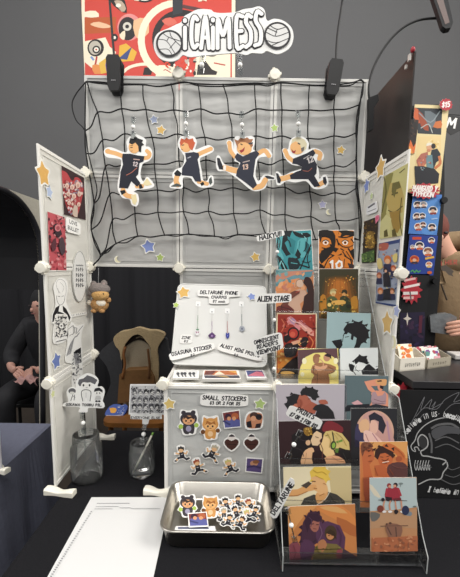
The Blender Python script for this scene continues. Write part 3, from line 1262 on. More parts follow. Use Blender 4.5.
# ---- charm board leaning on the shelf
cb = Plane((0, -.215, -.352 + ZO), EX, (0, .16, .30))
CBK = []
p, wv, hv = rect_plane(cb, (181.5, 283.5), (265.5, 287), (168, 364.5), (267, 366))
A = Art(p)
A.body(rrect(wv, hv, .02), M('e2e2de', .45), .004)
r = thing('charm_board', 'white board leaning on the shelf, hung with four phone charms', 'board', p.pt(wv / 2, 0))
A.build('sheet', r, origin=wloc(r))
A = Art(p.off(.0008))
for m0, m1 in ((.006, .0085), (.013, .0145)):
    pass
fr_ = MB()
o_ = rrect(wv, hv, .02)
fr_.tube([p.pt(u, v, -.001) for u, v in o_], .0032, M('e2e2de', .35), 6, closed=True)
fr_.build('rim', r, origin=wloc(r))
CB = p


def charm(label, hx, hy, px_, py_, kind, cc):
    f = Art(CB.off(.004))
    top = CB.off(.004).at(hx, hy)
    r = thing('phone_charm', label, 'charm', top, 'phone charms on the white board')
    A = Art(CB.off(.0015))
    u, v = A.F(hx, hy)
    A.body([(u + a - .009, v + b_ - .0105) for a, b_ in rrect(.018, .021, .003)], 'fafaf8', .0015, 'c9c9c5')
    A.k = 1
    A.ink([(u + a - .002, v + b_ - .006) for a, b_ in rrect(.004, .005, .001)], '8a8c90')
    A.build('hook', r, origin=top)
    q = CB.off(.006)
    A = MB()
    a, b_ = q.at(hx, hy + 2), q.at(px_, py_)
    n = 12
    A.tube([a, a.lerp(b_, .45)], .0007, M('dadad6', .4), 5)
    for k in range(n):
        A.ball(a.lerp(b_, .42 + .56 * k / n), .0017, M(cc[0], .3), 6)
    A.build('strap', r, origin=top)
    A = Art(CB.off(.007))
    u, v = A.F(px_, py_)
    def at(P):
        return [(u + x, v + y) for x, y in P]
    if kind == 'skull':
        A.body(at(round_poly([(-.008, 0), (.008, 0), (.009, -.012), (.004, -.021), (-.004, -.021), (-.009, -.012)])), 'e8e6e6', .003)
        A.k = 1
        A.ink(at([(-.007, -.006), (-.001, -.006), (-.003, -.014)]), cc[1]); A.ink(at([(.007, -.006), (.001, -.006), (.003, -.014)]), cc[1])
        A.ink(at([(-.006, .004), (.006, .004), (.004, -.002), (-.004, -.002)]), '5f8a6c')
    if kind == 'diamond':
        A.body(at([(0, .006), (.014, -.007), (.008, -.016), (-.008, -.016), (-.014, -.007)]), cc[1], .003)
        A.k = 1
        A.ink(at([(-.003, -.006), (.003, -.006), (.003, -.012), (-.003, -.012)]), 'a07fb4')
        A.ink(at([(-.012, -.007), (-.004, -.004), (-.008, -.014)]), '3a1f45')
    if kind == 'soul':
        A.body(at(round_poly([(-.006, .008), (-.001, .0), (.006, .008), (.007, -.008), (0, -.019), (-.007, -.008)])), cc[1], .003)
        A.k = 1
        A.ink(at([(-.003, -.002), (.003, -.004), (0, -.012)]), '6a6fc0')
    if kind == 'shell':
        A.body(at(round_poly([(-.006, .004), (.008, .002), (.011, -.01), (.003, -.018), (-.008, -.014), (-.01, -.004)])), cc[1], .003)
        A.k = 1
        A.ink(at([(-.003, -.003), (.004, -.004), (.003, -.011), (-.004, -.01)]), '6c7280')
    A.build('pendant', r, origin=top)
    return r


charm('phone charm with a white and pink pendant, leftmost of the four', 198, 304, 197.5, 330, 'skull', ('8ea88c', '8c3f6a'))
charm('phone charm with a dark purple diamond pendant', 212, 311, 212, 333.5, 'diamond', ('b9a3bd', '57306b'))
charm('phone charm with a small blue pendant on a pink strap', 227.3, 311, 227.6, 334, 'soul', ('d29a9a', '2f3a94'))
charm('phone charm with a grey pendant, rightmost of the four', 241.5, 304, 242, 327, 'shell', ('8f9a9c', 'a3a8b2'))

K = '26252a'
c2, c3 = CB.off(.003), CB.off(.009)
sign('white two-tier heading sign at the top of the charm board', c2.off(.004), [(197.5, 289.5), (240.5, 289.5), (240.5, 296.6), (229, 297), (229, 304), (209, 304), (209, 296.6), (197.5, 296)],
     [('DELTARUNE PHONE', 219, 292.6, 37, 3.4, K), ('CHARMS', 219, 297.2, 15, 2.8, K), ('$7 each', 219, 301.4, 12, 2.4, K)])
sign('small square white price sign, lowest left on the charm board', c2, [(180.5, 334.5), (192.5, 334.5), (192, 343.6), (179.5, 343.6)], [('ZINE', 186.2, 337.6, 8.5, 2.6, K), ('$2', 186, 341.2, 4, 2, K)])
sign('long white sign tilted up along the lower left edge of the charm board', c3.off(.004), [(168.4, 353.4), (213.5, 342), (215.4, 349), (170.6, 361.4)],
     [('OSASUNA STICKER', 191.6, 350.3, 40, 3.6, K, 13), ('$2', 192.5, 355, 4, 2.2, K, 13)])
sign('long white sign tilted down along the lower right edge of the charm board', c3.off(.003), [(219.5, 342.3), (263, 354), (261, 361.8), (216.6, 350)],
     [('ALNST MINI PRINTS', 240, 350.4, 40, 3.4, K, -14), ('$2', 236, 355, 4, 2.2, K, -14)])
star('large orange star over the top left corner of the charm board', CB.off(.002), 183.5, 292.5, .026, 'e4b65c', 12)
star('small green star at the left edge of the charm board', CB.off(.006), 176, 305, .012, 'b6d060', -8)
star('blue star at the top right of the charm board, behind the title label', CB.off(.002), 251.6, 296.6, .017, '8398d6', 12)

# ---- title labels clipped along the prints
fp = front(-.285)
sign('white title label clipped above the teal print', fp, [(256, 236), (283.5, 229.5), (285, 235.5), (257.6, 242)], [('HAIKYU!!', 270.5, 235.7, 22, 4.4, K, 12.5)], [[(277.5, 246), (276.5, 258)]])
fp = front(-.31)
sign('white title label over the sunset print', fp, [(254.6, 294), (291.4, 293), (291.6, 302), (254.6, 304.2)], [('ALIEN STAGE', 273.5, 298.6, 31, 4.8, K, 2)], [[(274.5, 313), (273.8, 326)]])
fp = front(-.355)
sign('white three-line title label beside the red framed print', fp, [(250.6, 340), (281.6, 331.4), (284, 348.6), (254.6, 357.4)],
     [('OMNISCIENT', 266.4, 339.6, 25, 3.8, K, 15), ("READER'S", 267.4, 344.6, 21, 3.8, K, 15), ('VIEWPOINT', 268.6, 350, 24, 3.8, K, 15)], [[(274, 362), (273.6, 374)]])
fp = front(-.575)
sign('white price label clipped over the kissing couple with headphones', fp.off(.03), [(290.6, 404.6), (323.4, 420.6), (319, 430.6), (285, 415.4)],
     [('PRINTS', 306, 413.4, 19, 4.6, K, -26), ('$7 OR 2 FOR $12', 303.6, 420.4, 30, 4, K, -26)], [[(299, 432), (288, 454)]])
sign('white title label set on a steep diagonal beside the steel tray', fp.off(.06), [(269.6, 515), (290, 477.6), (294, 479.6), (295, 483.4), (277, 518), (273, 518.4)],
     [('DELTARUNE', 282, 498.6, 38, 5, K, 61)], [[(287.5, 509), (294, 537)]])

# ---- small stickers on the front panel
SP = front(-U - .003)
sg = 'stickers displayed on the front panel'


def sticker(label, pl, outline, draw, fr=(0, 0, 1), group=sg, sm=3, th=.001, lift=0):
    A = Art(pl.off(.0015 + lift), fr)
    pts = [(p.x, p.y) for p in smooth([(x, y, 0) for x, y in outline], sm, True)] if sm else outline
    A.body([A.F(x, y) for x, y in pts], 'f6f5f1', th, 'dcdbd5')
    draw(A)
    return tag(A.build('sticker'), label, 'sticker', group)


def hooded(A, x, y, s_, hood, face, belly, paw, ears):
    q = lambda P: [(x + a * s_, y + b_ * s_) for a, b_ in P]
    A.poly(q([(-.55, .3), (.55, .25), (.62, 1.0), (.45, 1.35), (.1, 1.25), (-.05, 1.4), (-.45, 1.3), (-.62, .9)]), hood, 3)
    if ears == 'round':
        A.ell(x - .55 * s_, y - .95 * s_, .26 * s_, .24 * s_, hood).ell(x + .5 * s_, y - .98 * s_, .26 * s_, .24 * s_, hood)
    else:
        A.poly(q([(-.85, -.4), (-.78, -1.15), (-.2, -.85)]), hood).poly(q([(.85, -.4), (.78, -1.15), (.2, -.85)]), hood)
    A.ell(x, y - .3 * s_, .92 * s_, .72 * s_, hood)
    A.ell(x, y - .15 * s_, .66 * s_, .5 * s_, face)
    A.ell(x, y + .78 * s_, .3 * s_, .32 * s_, belly)
    A.ell(x - .85 * s_, y + .55 * s_, .26 * s_, .26 * s_, paw).ell(x + .85 * s_, y + .4 * s_, .24 * s_, .24 * s_, paw)
    A.poly(q([(-.6, -.2), (-.4, -.72), (.1, -.5), (.5, -.66), (.62, -.2), (.3, -.4), (-.1, -.22), (-.3, -.42)]), '3a2a26' if ears == 'round' else 'a86a34')
    for e in (-.28, .26):
        A.ell(x + e * s_, y - .08 * s_, .1 * s_, .12 * s_, INK)
    A.line(q([(-.1, .14), (.12, .14)]), .06 * s_, '7a3a2a')


def hood_out(x, y, s_, k=1.0):
    return [(x + a * s_, y + b_ * s_) for a, b_ in ((-1.0, -.6), (-.85, -1.3), (-.2, -1.15), (.2, -1.2), (.85, -1.3), (1.05, -.5), (1.0, -.05), (1.25, .4), (.9, .8), (.75, 1.35), (.1, 1.5), (-.6, 1.45), (-.8, .9), (-1.25, .6), (-.95, .1))]


def runner(label, pl, x, y, s_, hair, flip=1, group=sg, lean=0, col=('26262e', 'e6b98a'), dup=0):
    cl_, sl_ = math.cos(math.radians(lean)), math.sin(math.radians(lean))
    q = lambda P: [(x + (a * cl_ - b_ * sl_) * s_ * flip, y + (a * sl_ + b_ * cl_) * s_) for a, b_ in P]
    def spot(A, a, b_, ra, rb, m):
        c = q([(a, b_)])[0]
        A.ell(c[0], c[1], ra * s_, rb * s_, m)
    def d(A):
        A.line(q([(-.2, .1), (-.75, -.05)]), .22 * s_, col[1]).line(q([(.25, 0), (.62, .2), (.8, -.1)]), .2 * s_, col[1])
        A.line(q([(-.1, .6), (-.5, .62), (-.85, .95)]), .27 * s_, col[0]).line(q([(.2, .6), (.6, .95), (.95, .8)]), .27 * s_, col[0])
        A.line(q([(-.66, .76), (-.76, .86)]), .24 * s_, col[1])
        A.poly(q([(-.3, -.1), (.3, -.15), (.38, .7), (-.25, .75)]), col[0])
        A.line(q([(-.05, .2), (.15, .15)]), .1 * s_, 'b9b9bc')
        spot(A, 0, -.42, .36, .34, col[1])
        A.poly(q([(-.42, -.35), (-.34, -.9), (-.12, -.8), (.05, -.98), (.2, -.8), (.44, -.75), (.42, -.25), (.22, -.5), (-.1, -.6), (-.28, -.5)]), hair)
        spot(A, -.95, .95, .15, .11, '4a4a50')
    out = q([(-.95, -.2), (-.5, -.15), (-.55, -.95), (.05, -1.12), (.58, -.9), (.55, -.3), (.85, -.3), (1.0, -.05), (.8, .35), (.5, .3), (.6, .72), (1.1, .6), (1.12, 1.0), (.5, 1.15), (.1, .85), (-.35, .85), (-.8, 1.2), (-1.2, 1.05), (-1.05, .75), (-.6, .45), (-.35, .4), (-.4, .15), (-.95, .15)])
    return sticker(label, pl, out, d, group=group)


sticker('sticker of a child in a dark bear hood on the front panel', SP, hood_out(188.6, 421.5, 9.2), lambda A: hooded(A, 188.6, 421.5, 9.2, '3b363c', 'e2a878', '9d97b0', 'a9c65a', 'round'))
sticker('sticker of a child in a tan cat hood on the front panel', SP, hood_out(210.4, 427, 8.8), lambda A: hooded(A, 210.4, 427, 8.8, 'd79a55', 'eeb878', 'eec89a', '6f4527', 'cat'))


def dsq(A):
    A.poly([(222.8, 413), (239, 410.6), (240.2, 426.4), (225, 427.8)], '7a3a3a')
    A.poly([(224, 421), (232, 418.6), (240, 420), (240.2, 426.4), (225, 427.8)], '5b5f9a')
    A.ell(228, 416.5, 3, 2.8, '3a2434').ell(235, 416, 3.6, 3.2, 'b0603c').ell(229, 418.6, 2, 2, 'd79a70').ell(234, 418.4, 2, 2, 'd79a70')
    A.line([(223.5, 421), (230, 424.5)], 1.6, '3c3f70')


sticker('square sticker of a red and violet couple, upper right on the front panel', SP, [(222, 412.2), (239.8, 409.6), (241.2, 427.2), (224.2, 429)], dsq, sm=0)


def dhug(A):
    A.poly([(246.4, 418), (251, 413), (262, 414), (261, 426), (255, 428.4), (247, 427)], 'c98a68', 3)
    A.ell(254, 415.6, 4.2, 3.6, '4a3530').ell(259, 417, 3, 3, '1f1c22').ell(253.4, 418.4, 2.6, 2.6, 'dba27e')
    A.poly([(246.4, 422), (251, 420.6), (252, 427.6), (247, 427.4)], '1f1d24').poly([(256, 424), (261, 423), (260.4, 427.8), (255, 428)], '31262a')


sticker('sticker of two people hugging, far upper right on the front panel', SP, [(245, 417), (250, 411.4), (261, 412), (263.4, 420), (262, 428), (254, 429.8), (245.4, 428.6)], dhug)
for nm, x in (('left', 231.6), ('right', 251.4)):
    def dh(A, x=x):
        A.poly([(x, 450.4), (x - 6.6, 444.6), (x - 6.4, 440.4), (x - 3, 439), (x, 441), (x + 3, 439), (x + 6.4, 440.2), (x + 6.6, 444.4)], '4a2a24', 2)
        A.line([(x - 4, 444), (x + 4, 444.6)], .8, '2c1714')
        A.ell(x, 437.8, 3.8, 2.8, 'e8e0da').poly([(x - 3, 436.6), (x, 434.2), (x + 3.4, 436.4), (x + 1, 436.8)], '3a3438', 2)
    sticker('brown heart sticker with a pale figure on top, the %s of the pair' % nm, SP, [(x, 452), (x - 8, 445), (x - 7.4, 439.6), (x - 4, 437), (x - 2.4, 434), (x + 2.6, 434), (x + 4, 437.2), (x + 7.6, 439.4), (x + 8, 445)], dh)
runner('sticker of a runner with both arms out, left end of the runners', SP, 181.4, 453, 7.4, '1d1d22', lean=-8)
runner('sticker of a red-haired runner, lowest of the runners', SP, 197.6, 466, 7.6, '9c4a30', -1, lean=14)
runner('sticker of a dark runner leaping below the tan cat hood', SP, 213, 452, 8.2, 'b8b09a', -1, lean=-26)
runner('sticker of a pale-haired runner below the hearts', SP, 229.4, 466, 7.6, 'cfc07a', lean=-20)


def dsq2(A):
    A.poly([(247, 458.4), (262.4, 459.4), (261, 472.6), (246.2, 471)], '5a4a7c')
    A.ell(254, 463.4, 4, 2.8, 'c08a6a').ell(256, 461.8, 3.4, 1.8, '8a5a3a')
    A.line([(247, 467), (254, 466), (261, 468)], 2, '3c3260')


sticker('square violet sticker at the lower right of the front panel', SP, [(246, 457.2), (263.8, 458.4), (262.2, 473.8), (245, 472)], dsq2, sm=0)
star('yellow star in the upper left corner of the small sticker panel', SP, 169.4, 404, .020, 'd8bd74', 8)
star('green star in the upper right corner of the small sticker panel', SP, 260, 404, .019, 'aec67c', -6)
sign('white heading sign at the top of the small sticker panel', SP.off(.001), [(200.4, 393.6), (248.4, 395), (248.4, 406.6), (200, 406)],
     [('SMALL STICKERS', 224.4, 398.3, 43, 4, K, -1), ('$3 OR 2 FOR $5', 225, 403.2, 30, 3, K, -1)])

# ---- small things lying on the shelf under the charm board
SH = flat(-.352)


def stack(label, pts, n, draw, cols):
    A = Art(SH.off(.0035 + n * .003))
    A.body([A.F(*q) for q in pts], cols[0], .003 * n, cols[1])
    draw(A)
    return tag(A.build('card_stack'), label, 'cards', 'small card stacks on the shelf')


def k1(A):
    A.poly([(176, 371), (197.4, 371), (197, 377), (174.4, 377)], 'dcdcda')
    for x in (178, 182, 185, 190, 193.6):
        A.ell(x, 373.6, 1.6, 1.4, '3c3c42').line([(x, 375), (x + 1, 376.6)], 1.2, '3c3c42')


stack('small stack of black and white cards at the left of the shelf', [(174.6, 370.2), (199, 370.2), (198.6, 378), (172.6, 378)], 2, k1, ('f2f1ee', 'dedcd6'))


def k2(A):
    A.poly([(205, 370.6), (236, 370.6), (237.6, 375), (204, 375)], 'b9683a').poly([(206, 371), (216, 371), (212, 375), (204, 375)], '6d3a34').poly([(214, 374.6), (219, 371), (225, 374.6)], 'f0e2c8').poly([(228, 371), (236, 370.8), (237, 374)], 'd59a4c')
    A.poly([(204, 375.4), (239, 375.4), (240, 378.2), (205, 378.2)], '4a4650').poly([(214, 376), (226, 375.6), (230, 378)], 'a98d5c')


stack('stack of orange and dark cards at the middle of the shelf', [(203.4, 370), (238.4, 370), (241, 379), (202.4, 379)], 3, k2, ('efece6', 'd6d3cc'))


def k3(A):
    A.poly([(246, 370.6), (262, 370.6), (265, 376.6), (248, 376.6)], '4d5584').poly([(248, 375.6), (256, 371.4), (262, 372), (264.4, 376.4)], 'd9788a')


stack('stack of blue and pink cards at the right of the shelf', [(245, 370), (263, 370), (267, 378), (247, 378)], 2, k3, ('ebe8e6', 'd3d1cc'))

# ================================================================== PRINT STANDS AND PRINTS


def stand(label, x0, x1, prof, tiers, z0):
    r = thing('print_stand', label, 'display stand', ((x0 + x1) / 2, prof[0][0] + .1, z0 + ZO), 'clear tiered print stands')
    o = wloc(r)
    for x in (x0, x1 - .003):
        A = MB()
        A.prism([V((x, y, z + ZO)) for y, z in prof], (.003, 0, 0), ACR)
        sd = A.build('side_panel', r, origin=o)
        A = MB()
        n = len(prof)
        for i in range(n - 2):
            A.tube([V((x + .0015, prof[i][0], prof[i][1] + ZO)), V((x + .0015, prof[i + 1][0], prof[i + 1][1] + ZO))], .0013, ACREDGE, 6)
        A.build('polished_edge', sd, origin=o)
    for y, z, d in tiers:
        A = MB()
        A.box(((x0 + x1) / 2, y + d / 2 - .004, z + ZO - .002), (x1 - x0 - .008, d, .003), ACR)
        A.build('shelf', r, origin=o)
        A = MB()
        A.box(((x0 + x1) / 2, y - .006, z + ZO + .012), (x1 - x0 - .008, .003, .03), ACR)
        A.tube([V((x0 + .004, y - .006, z + ZO + .028)), V((x1 - .004, y - .006, z + ZO + .028))], .0012, CLIP, 6)
        A.build('lip', r, origin=o)
    return r


stand('lower clear acrylic stand on the black table, four tiers of prints', .706, 1.066,
      [(-.645, -.733), (-.645, -.69), (-.615, -.655), (-.44, -.36), (-.385, -.36), (-.385, -.733)],
      [(-.625, -.722, .05), (-.57, -.62, .05), (-.515, -.535, .05), (-.46, -.46, .05)], -.733)
stand('upper clear acrylic stand on the shelf, holding the four rear tiers of prints', .712, 1.062,
      [(-.352, -.352), (-.352, -.32), (-.33, -.29), (-.12, .01), (-.08, .01), (-.08, -.352)],
      [(-.335, -.338, .04), (-.29, -.28, .04), (-.235, -.165, .04), (-.18, -.05, .04)], -.352)


def tier(Y, z, lean=7):
    return front(Y, lean, z)


PG = 'art prints on the clear stands'


def pr(label, pl, TL, TR, draw, col, frame=(0, 0, 1), BL=None, BR=None, border=0, base=True, aspect=None, bcol='f4f2ec', name='art_print', group=PG, cat='print', th=.0011):
    f = lambda q: (frame[0] + q[0] / frame[2], frame[1] + q[1] / frame[2])
    if base and not BL and not aspect:
        v = pl.uv(*f(TL))[1]
        a, b_ = pl.uv(*f(TL)), pl.uv(*f(TR))
        aspect = (v - .001) / math.hypot(a[0] - b_[0], a[1] - b_[1])
    A = card(pl, f(TL), f(TR), f(BL) if BL else None, f(BR) if BR else None, aspect, col, frame, th, border, bcol)
    draw(A)
    return tag(A.build(name), label, cat, group)


T1, T2, T3, T4 = tier(-.176, -.048), tier(-.231, -.163), tier(-.286, -.278), tier(-.331, -.336)
T5, T6, T7, T8 = tier(-.456, -.458), tier(-.511, -.533), tier(-.566, -.618), tier(-.621, -.72)
PA, PB, PC, PD, PE, PF, PGf, PH = (310, 220, 5.245), (270, 300, 5.245), (330, 300, 5.25), (275, 390, 5.75), (265, 470, 4.6), (345, 400, 5.11), (345, 470, 5.11), (250, 220, 5.25)


def p_teal(A):
    k = '172124'
    A.poly([(135, 50), (190, 50), (172, 120), (160, 160), (178, 200), (150, 250), (135, 200)], '5fb0b4').poly([(250, 110), (318, 60), (318, 180), (270, 200), (240, 170)], '5fb0b4')
    A.poly([(180, 50), (225, 50), (205, 100), (182, 120), (200, 160), (215, 180), (190, 190), (165, 150), (170, 100)], k)
    A.poly([(222, 55), (262, 70), (300, 66), (320, 85), (280, 95), (240, 84)], k, 2).poly([(196, 84), (240, 110), (228, 180), (210, 170)], '2f7f86')
    A.poly([(136, 180), (160, 195), (190, 240), (200, 262), (170, 262), (150, 215)], k).poly([(250, 150), (268, 180), (258, 205), (236, 185)], k).poly([(290, 110), (312, 130), (300, 180), (286, 160)], '23646a')
    A.line([(320, 130), (285, 205), (262, 262)], 7, k).line([(150, 60), (142, 150)], 6, k).line([(205, 200), (240, 205), (262, 195)], 8, k).line([(215, 215), (210, 262)], 10, k).line([(240, 215), (262, 235), (310, 250)], 8, k).line([(165, 215), (150, 250)], 5, '8fd0d0').line([(270, 70), (300, 105)], 4, '8fd0d0')
    A.line([(140, 70), (158, 110), (148, 165)], 4, k, sm=3).line([(255, 75), (285, 82), (312, 78)], 9, k, sm=2).line([(228, 62), (240, 78)], 6, k).line([(300, 95), (296, 140), (282, 165)], 5, k, sm=3).line([(316, 150), (300, 200), (312, 250)], 5, k, sm=3).line([(140, 205), (152, 235), (148, 262)], 4, k, sm=2).line([(272, 215), (300, 225), (318, 215)], 4, k, sm=2).line([(180, 95), (205, 110), (214, 140)], 5, k, sm=2).line([(262, 110), (256, 150)], 4, '2f7f86').line([(170, 225), (186, 262)], 5, '8fd0d0')
    A.poly([(200, 200), (250, 205), (262, 240), (240, 262), (205, 255)], '1d2b30', 2).line([(215, 225), (248, 230)], 4, '5fb0b4')


pr('teal and black print of a face, top left of the prints', T1, (136, 60), (323, 50), p_teal, '3f959c', PH, border=.0022)


def p_orange(A):
    k = '1d1714'
    A.poly([(48, 55), (120, 58), (135, 110), (120, 165), (60, 230), (48, 180), (75, 150), (52, 110)], k, 2).poly([(62, 92), (100, 95), (112, 125), (95, 148), (64, 138)], 'd8802e', 2)
    A.poly([(58, 160), (120, 155), (90, 200), (62, 220)], k, 2)
    A.poly([(150, 55), (232, 60), (232, 85), (190, 80), (160, 90)], k, 2).poly([(150, 60), (165, 70), (150, 110)], 'd8802e')
    A.line([(150, 88), (185, 92), (222, 82)], 7, k, sm=3).line([(60, 80), (100, 92), (128, 108)], 8, k, sm=3)
    for x, y in ((82, 119), (184, 119)):
        A.ell(x, y, 15, 12, 'f2eee6').ell(x, y, 8, 8, 'd8802e').ell(x, y, 5, 5, k)
        A.line([(x - 17, y - 6), (x, y - 14), (x + 17, y - 6)], 4, k, sm=3)
    A.poly([(120, 140), (150, 150), (135, 170), (112, 158)], k).line([(160, 150), (178, 160)], 5, k).line([(110, 182), (140, 190), (165, 178)], 7, k, sm=3).line([(200, 150), (228, 190)], 7, k).line([(190, 165), (226, 220)], 4, k)
    A.poly([(75, 250), (95, 205), (125, 185), (190, 188), (215, 210), (222, 250)], 'd8802e').line([(72, 252), (95, 205), (125, 186)], 6, k).line([(225, 252), (212, 208), (180, 188)], 6, k)
    A.poly([(48, 225), (72, 240), (70, 252), (48, 252)], k).poly([(196, 225), (232, 235), (232, 252), (205, 252)], '3a2c2c')
    A.line([(52, 70), (75, 85), (95, 78)], 9, k, sm=2).line([(150, 120), (170, 140), (205, 142), (228, 130)], 4, k, sm=2).line([(105, 128), (112, 150)], 6, k).line([(140, 100), (150, 130)], 7, k).line([(62, 145), (80, 150), (105, 142)], 4, k, sm=2).line([(215, 100), (230, 120)], 5, k).line([(170, 165), (195, 200)], 5, k).line([(150, 195), (160, 215)], 3, k).line([(100, 215), (108, 250)], 4, k).line([(180, 205), (176, 250)], 4, k).poly([(205, 165), (230, 150), (232, 215)], k)
    A.text('10', 137, 236, 62, 40, 'f4f2ec', 0, 0)


pr('orange and black print of a wide-eyed face, top right of the prints', T1, (44, 52), (231, 52), p_orange, 'd8802e', PA, border=.0022)


def p_sunset(A):
    A.poly([(130, 262), (340, 262), (340, 290), (240, 300), (130, 340)], '6e9a9a').poly([(130, 290), (200, 270), (330, 262), (338, 285), (220, 305), (130, 330)], 'c98a72')
    A.poly([(130, 330), (230, 290), (300, 285), (290, 310), (180, 345), (130, 355)], '6f98a0').poly([(130, 345), (180, 320), (260, 305), (255, 330), (170, 370), (130, 375)], 'e0905a').poly([(270, 275), (330, 268), (320, 300), (285, 305)], '5a8f9c')
    A.poly([(225, 375), (262, 360), (290, 370), (302, 400), (285, 420), (262, 440), (272, 488), (180, 488), (200, 440)], 'cfa890')
    A.speck((132, 265, 335, 370), 26, 22, ['7fa8a8', 'd99a70', 'e8a878', '5a8890', 'c9806a'], 31)
    A.ell(262, 332, 19, 22, 'd9b8a0').line([(240, 350), (245, 320), (270, 312), (282, 335)], 3, '8a6a5a', sm=3)
    A.poly([(290, 300), (315, 305), (332, 345), (338, 430), (330, 488), (272, 488), (280, 440), (284, 400), (302, 385), (296, 350), (280, 330)], '3b2420', 2)
    A.poly([(215, 380), (250, 372), (260, 385), (205, 425), (190, 488), (150, 488), (160, 450)], '6d3f34', 2)
    A.poly([(140, 455), (200, 445), (230, 470), (230, 490), (136, 490)], '6a2f2c').line([(150, 452), (215, 470)], 4, '3b2420').line([(165, 450), (170, 488)], 4, '3b2420').line([(240, 380), (262, 372)], 4, 'b04a3a')


pr('print of a pale figure under a teal and orange sunset sky', T2, (136, 260), (337, 262), p_sunset, 'd08a5c', PH, border=.0014)


def glow(h0, h1, c0, c1, horiz=False):
    pass


def p_gold(A):
    for k, (w_, c) in enumerate(((108, '4f3f22'), (92, '6b4a22'), (74, '8a5722'), (56, 'a66426'), (40, 'bd722c'))):
        A.poly([(152 - w_, 545), (152 - w_ * .85, 380), (152 - w_ * .55, 300 + k * 6), (152 + w_ * .55, 300 + k * 6), (152 + w_ * .85, 380), (152 + w_, 545)], c, 3)
    for x in range(80, 240, 26):
        A.line([(x, 300), (x, 390)], 1.5, '7a4a20')
    A.poly([(48, 420), (255, 420), (255, 545), (48, 545)], '8a5f22').ell(120, 380, 16, 15, 'e2cf92').ell(180, 378, 16, 14, '35321f')
    A.ell(122, 392, 10, 11, 'e0b070').ell(178, 392, 10, 11, 'd9a060')
    A.poly([(90, 410), (125, 400), (150, 430), (140, 475), (92, 470)], '59613a', 2).poly([(158, 405), (190, 400), (215, 430), (210, 480), (155, 470)], '39422c', 2)
    A.poly([(115, 425), (175, 420), (185, 440), (120, 445)], 'e6b25c', 2).poly([(55, 400), (80, 395), (85, 460), (55, 470)], 'c0812c', 2).poly([(215, 410), (245, 400), (250, 460), (220, 465)], 'b9802c', 2)
    A.speck((60, 290, 245, 400), 34, 7, ['d99a3c', 'b8742a', '7a4a1c', 'e6b45c'], 13).speck((52, 410, 250, 540), 50, 9, ['c99a3c', '4a4a20', '6a5a24', 'e0b85c', '2f3020'], 14).line([(105, 372), (118, 362), (138, 368)], 5, 'c9b070', sm=2)
    A.line([(70, 470), (140, 480), (215, 478)], 8, '4a4a22').line([(60, 500), (245, 500)], 14, '5d4a20').ell(100, 445, 10, 10, 'f0cf7c').ell(200, 452, 12, 10, '282c20')


pr('dark print of two figures sitting in a golden glow', T2, (46, 255), (255, 255), p_gold, '3f3a26', PA, border=.001)


def p_red(A):
    A.poly([(40, 80), (240, 75), (240, 250), (40, 250)], '9c3326').poly([(40, 250), (110, 240), (120, 300), (60, 385), (40, 385)], 'd98a3a')
    A.speck((42, 260, 110, 385), 26, 14, ['e8a850', 'c8642c', 'f0c070'], 4)
    A.poly([(85, 100), (110, 85), (140, 110), (165, 105), (200, 140), (228, 165), (200, 170), (170, 150), (150, 160), (120, 130), (95, 125)], 'd88a8c', 2).poly([(100, 90), (130, 100), (138, 130), (110, 120)], 'b68ca8', 2).poly([(150, 130), (215, 150), (230, 190), (190, 170)], 'e0a090', 2)
    A.speck((60, 78, 235, 200), 30, 12, ['b5493a', 'd07a70', '7a221c', '5b1a18'], 9)
    A.ell(122, 175, 31, 33, '1d1618').ell(122, 175, 23, 25, 'b0382e').ell(118, 180, 14, 14, 'c85a44')
    A.poly([(72, 190), (95, 180), (110, 205), (85, 225), (72, 215)], '1d1618')
    A.poly([(78, 235), (100, 225), (130, 225), (165, 210), (170, 195), (195, 195), (200, 215), (185, 245), (150, 245), (135, 290), (85, 300), (72, 270)], '1f191b', 2).poly([(110, 220), (160, 205), (155, 225), (120, 235)], 'd9a184')
    A.line([(100, 95), (125, 115), (150, 118), (190, 150)], 4, 'f0c8c0', sm=3).line([(150, 100), (180, 125), (225, 150)], 3, '7a221c', sm=3).line([(60, 100), (75, 130), (60, 165)], 5, 'c86a50', sm=3).line([(205, 190), (225, 220), (215, 250)], 6, 'd9784a', sm=3).line([(165, 225), (185, 215)], 4, '6a4a40').line([(95, 240), (120, 250), (118, 285)], 4, '4a3a38', sm=2).line([(180, 250), (225, 262)], 5, 'c8642c').speck((150, 200, 238, 262), 16, 9, ['d98a4a', 'b0442c', '8a2c20', 'e8b070'], 6)
    A.poly([(45, 380), (90, 330), (150, 290), (240, 270), (240, 390), (60, 390)], '241d1c', 2).poly([(60, 375), (100, 372), (130, 385), (60, 388)], 'd9a85a', 2)


pr('red and orange print of a masked figure in a cream frame', T3, (33, 66), (247, 72), p_red, 'b04a30', PB, BL=(30, 390), BR=(240, 392), border=.004, bcol='e9d8b4')


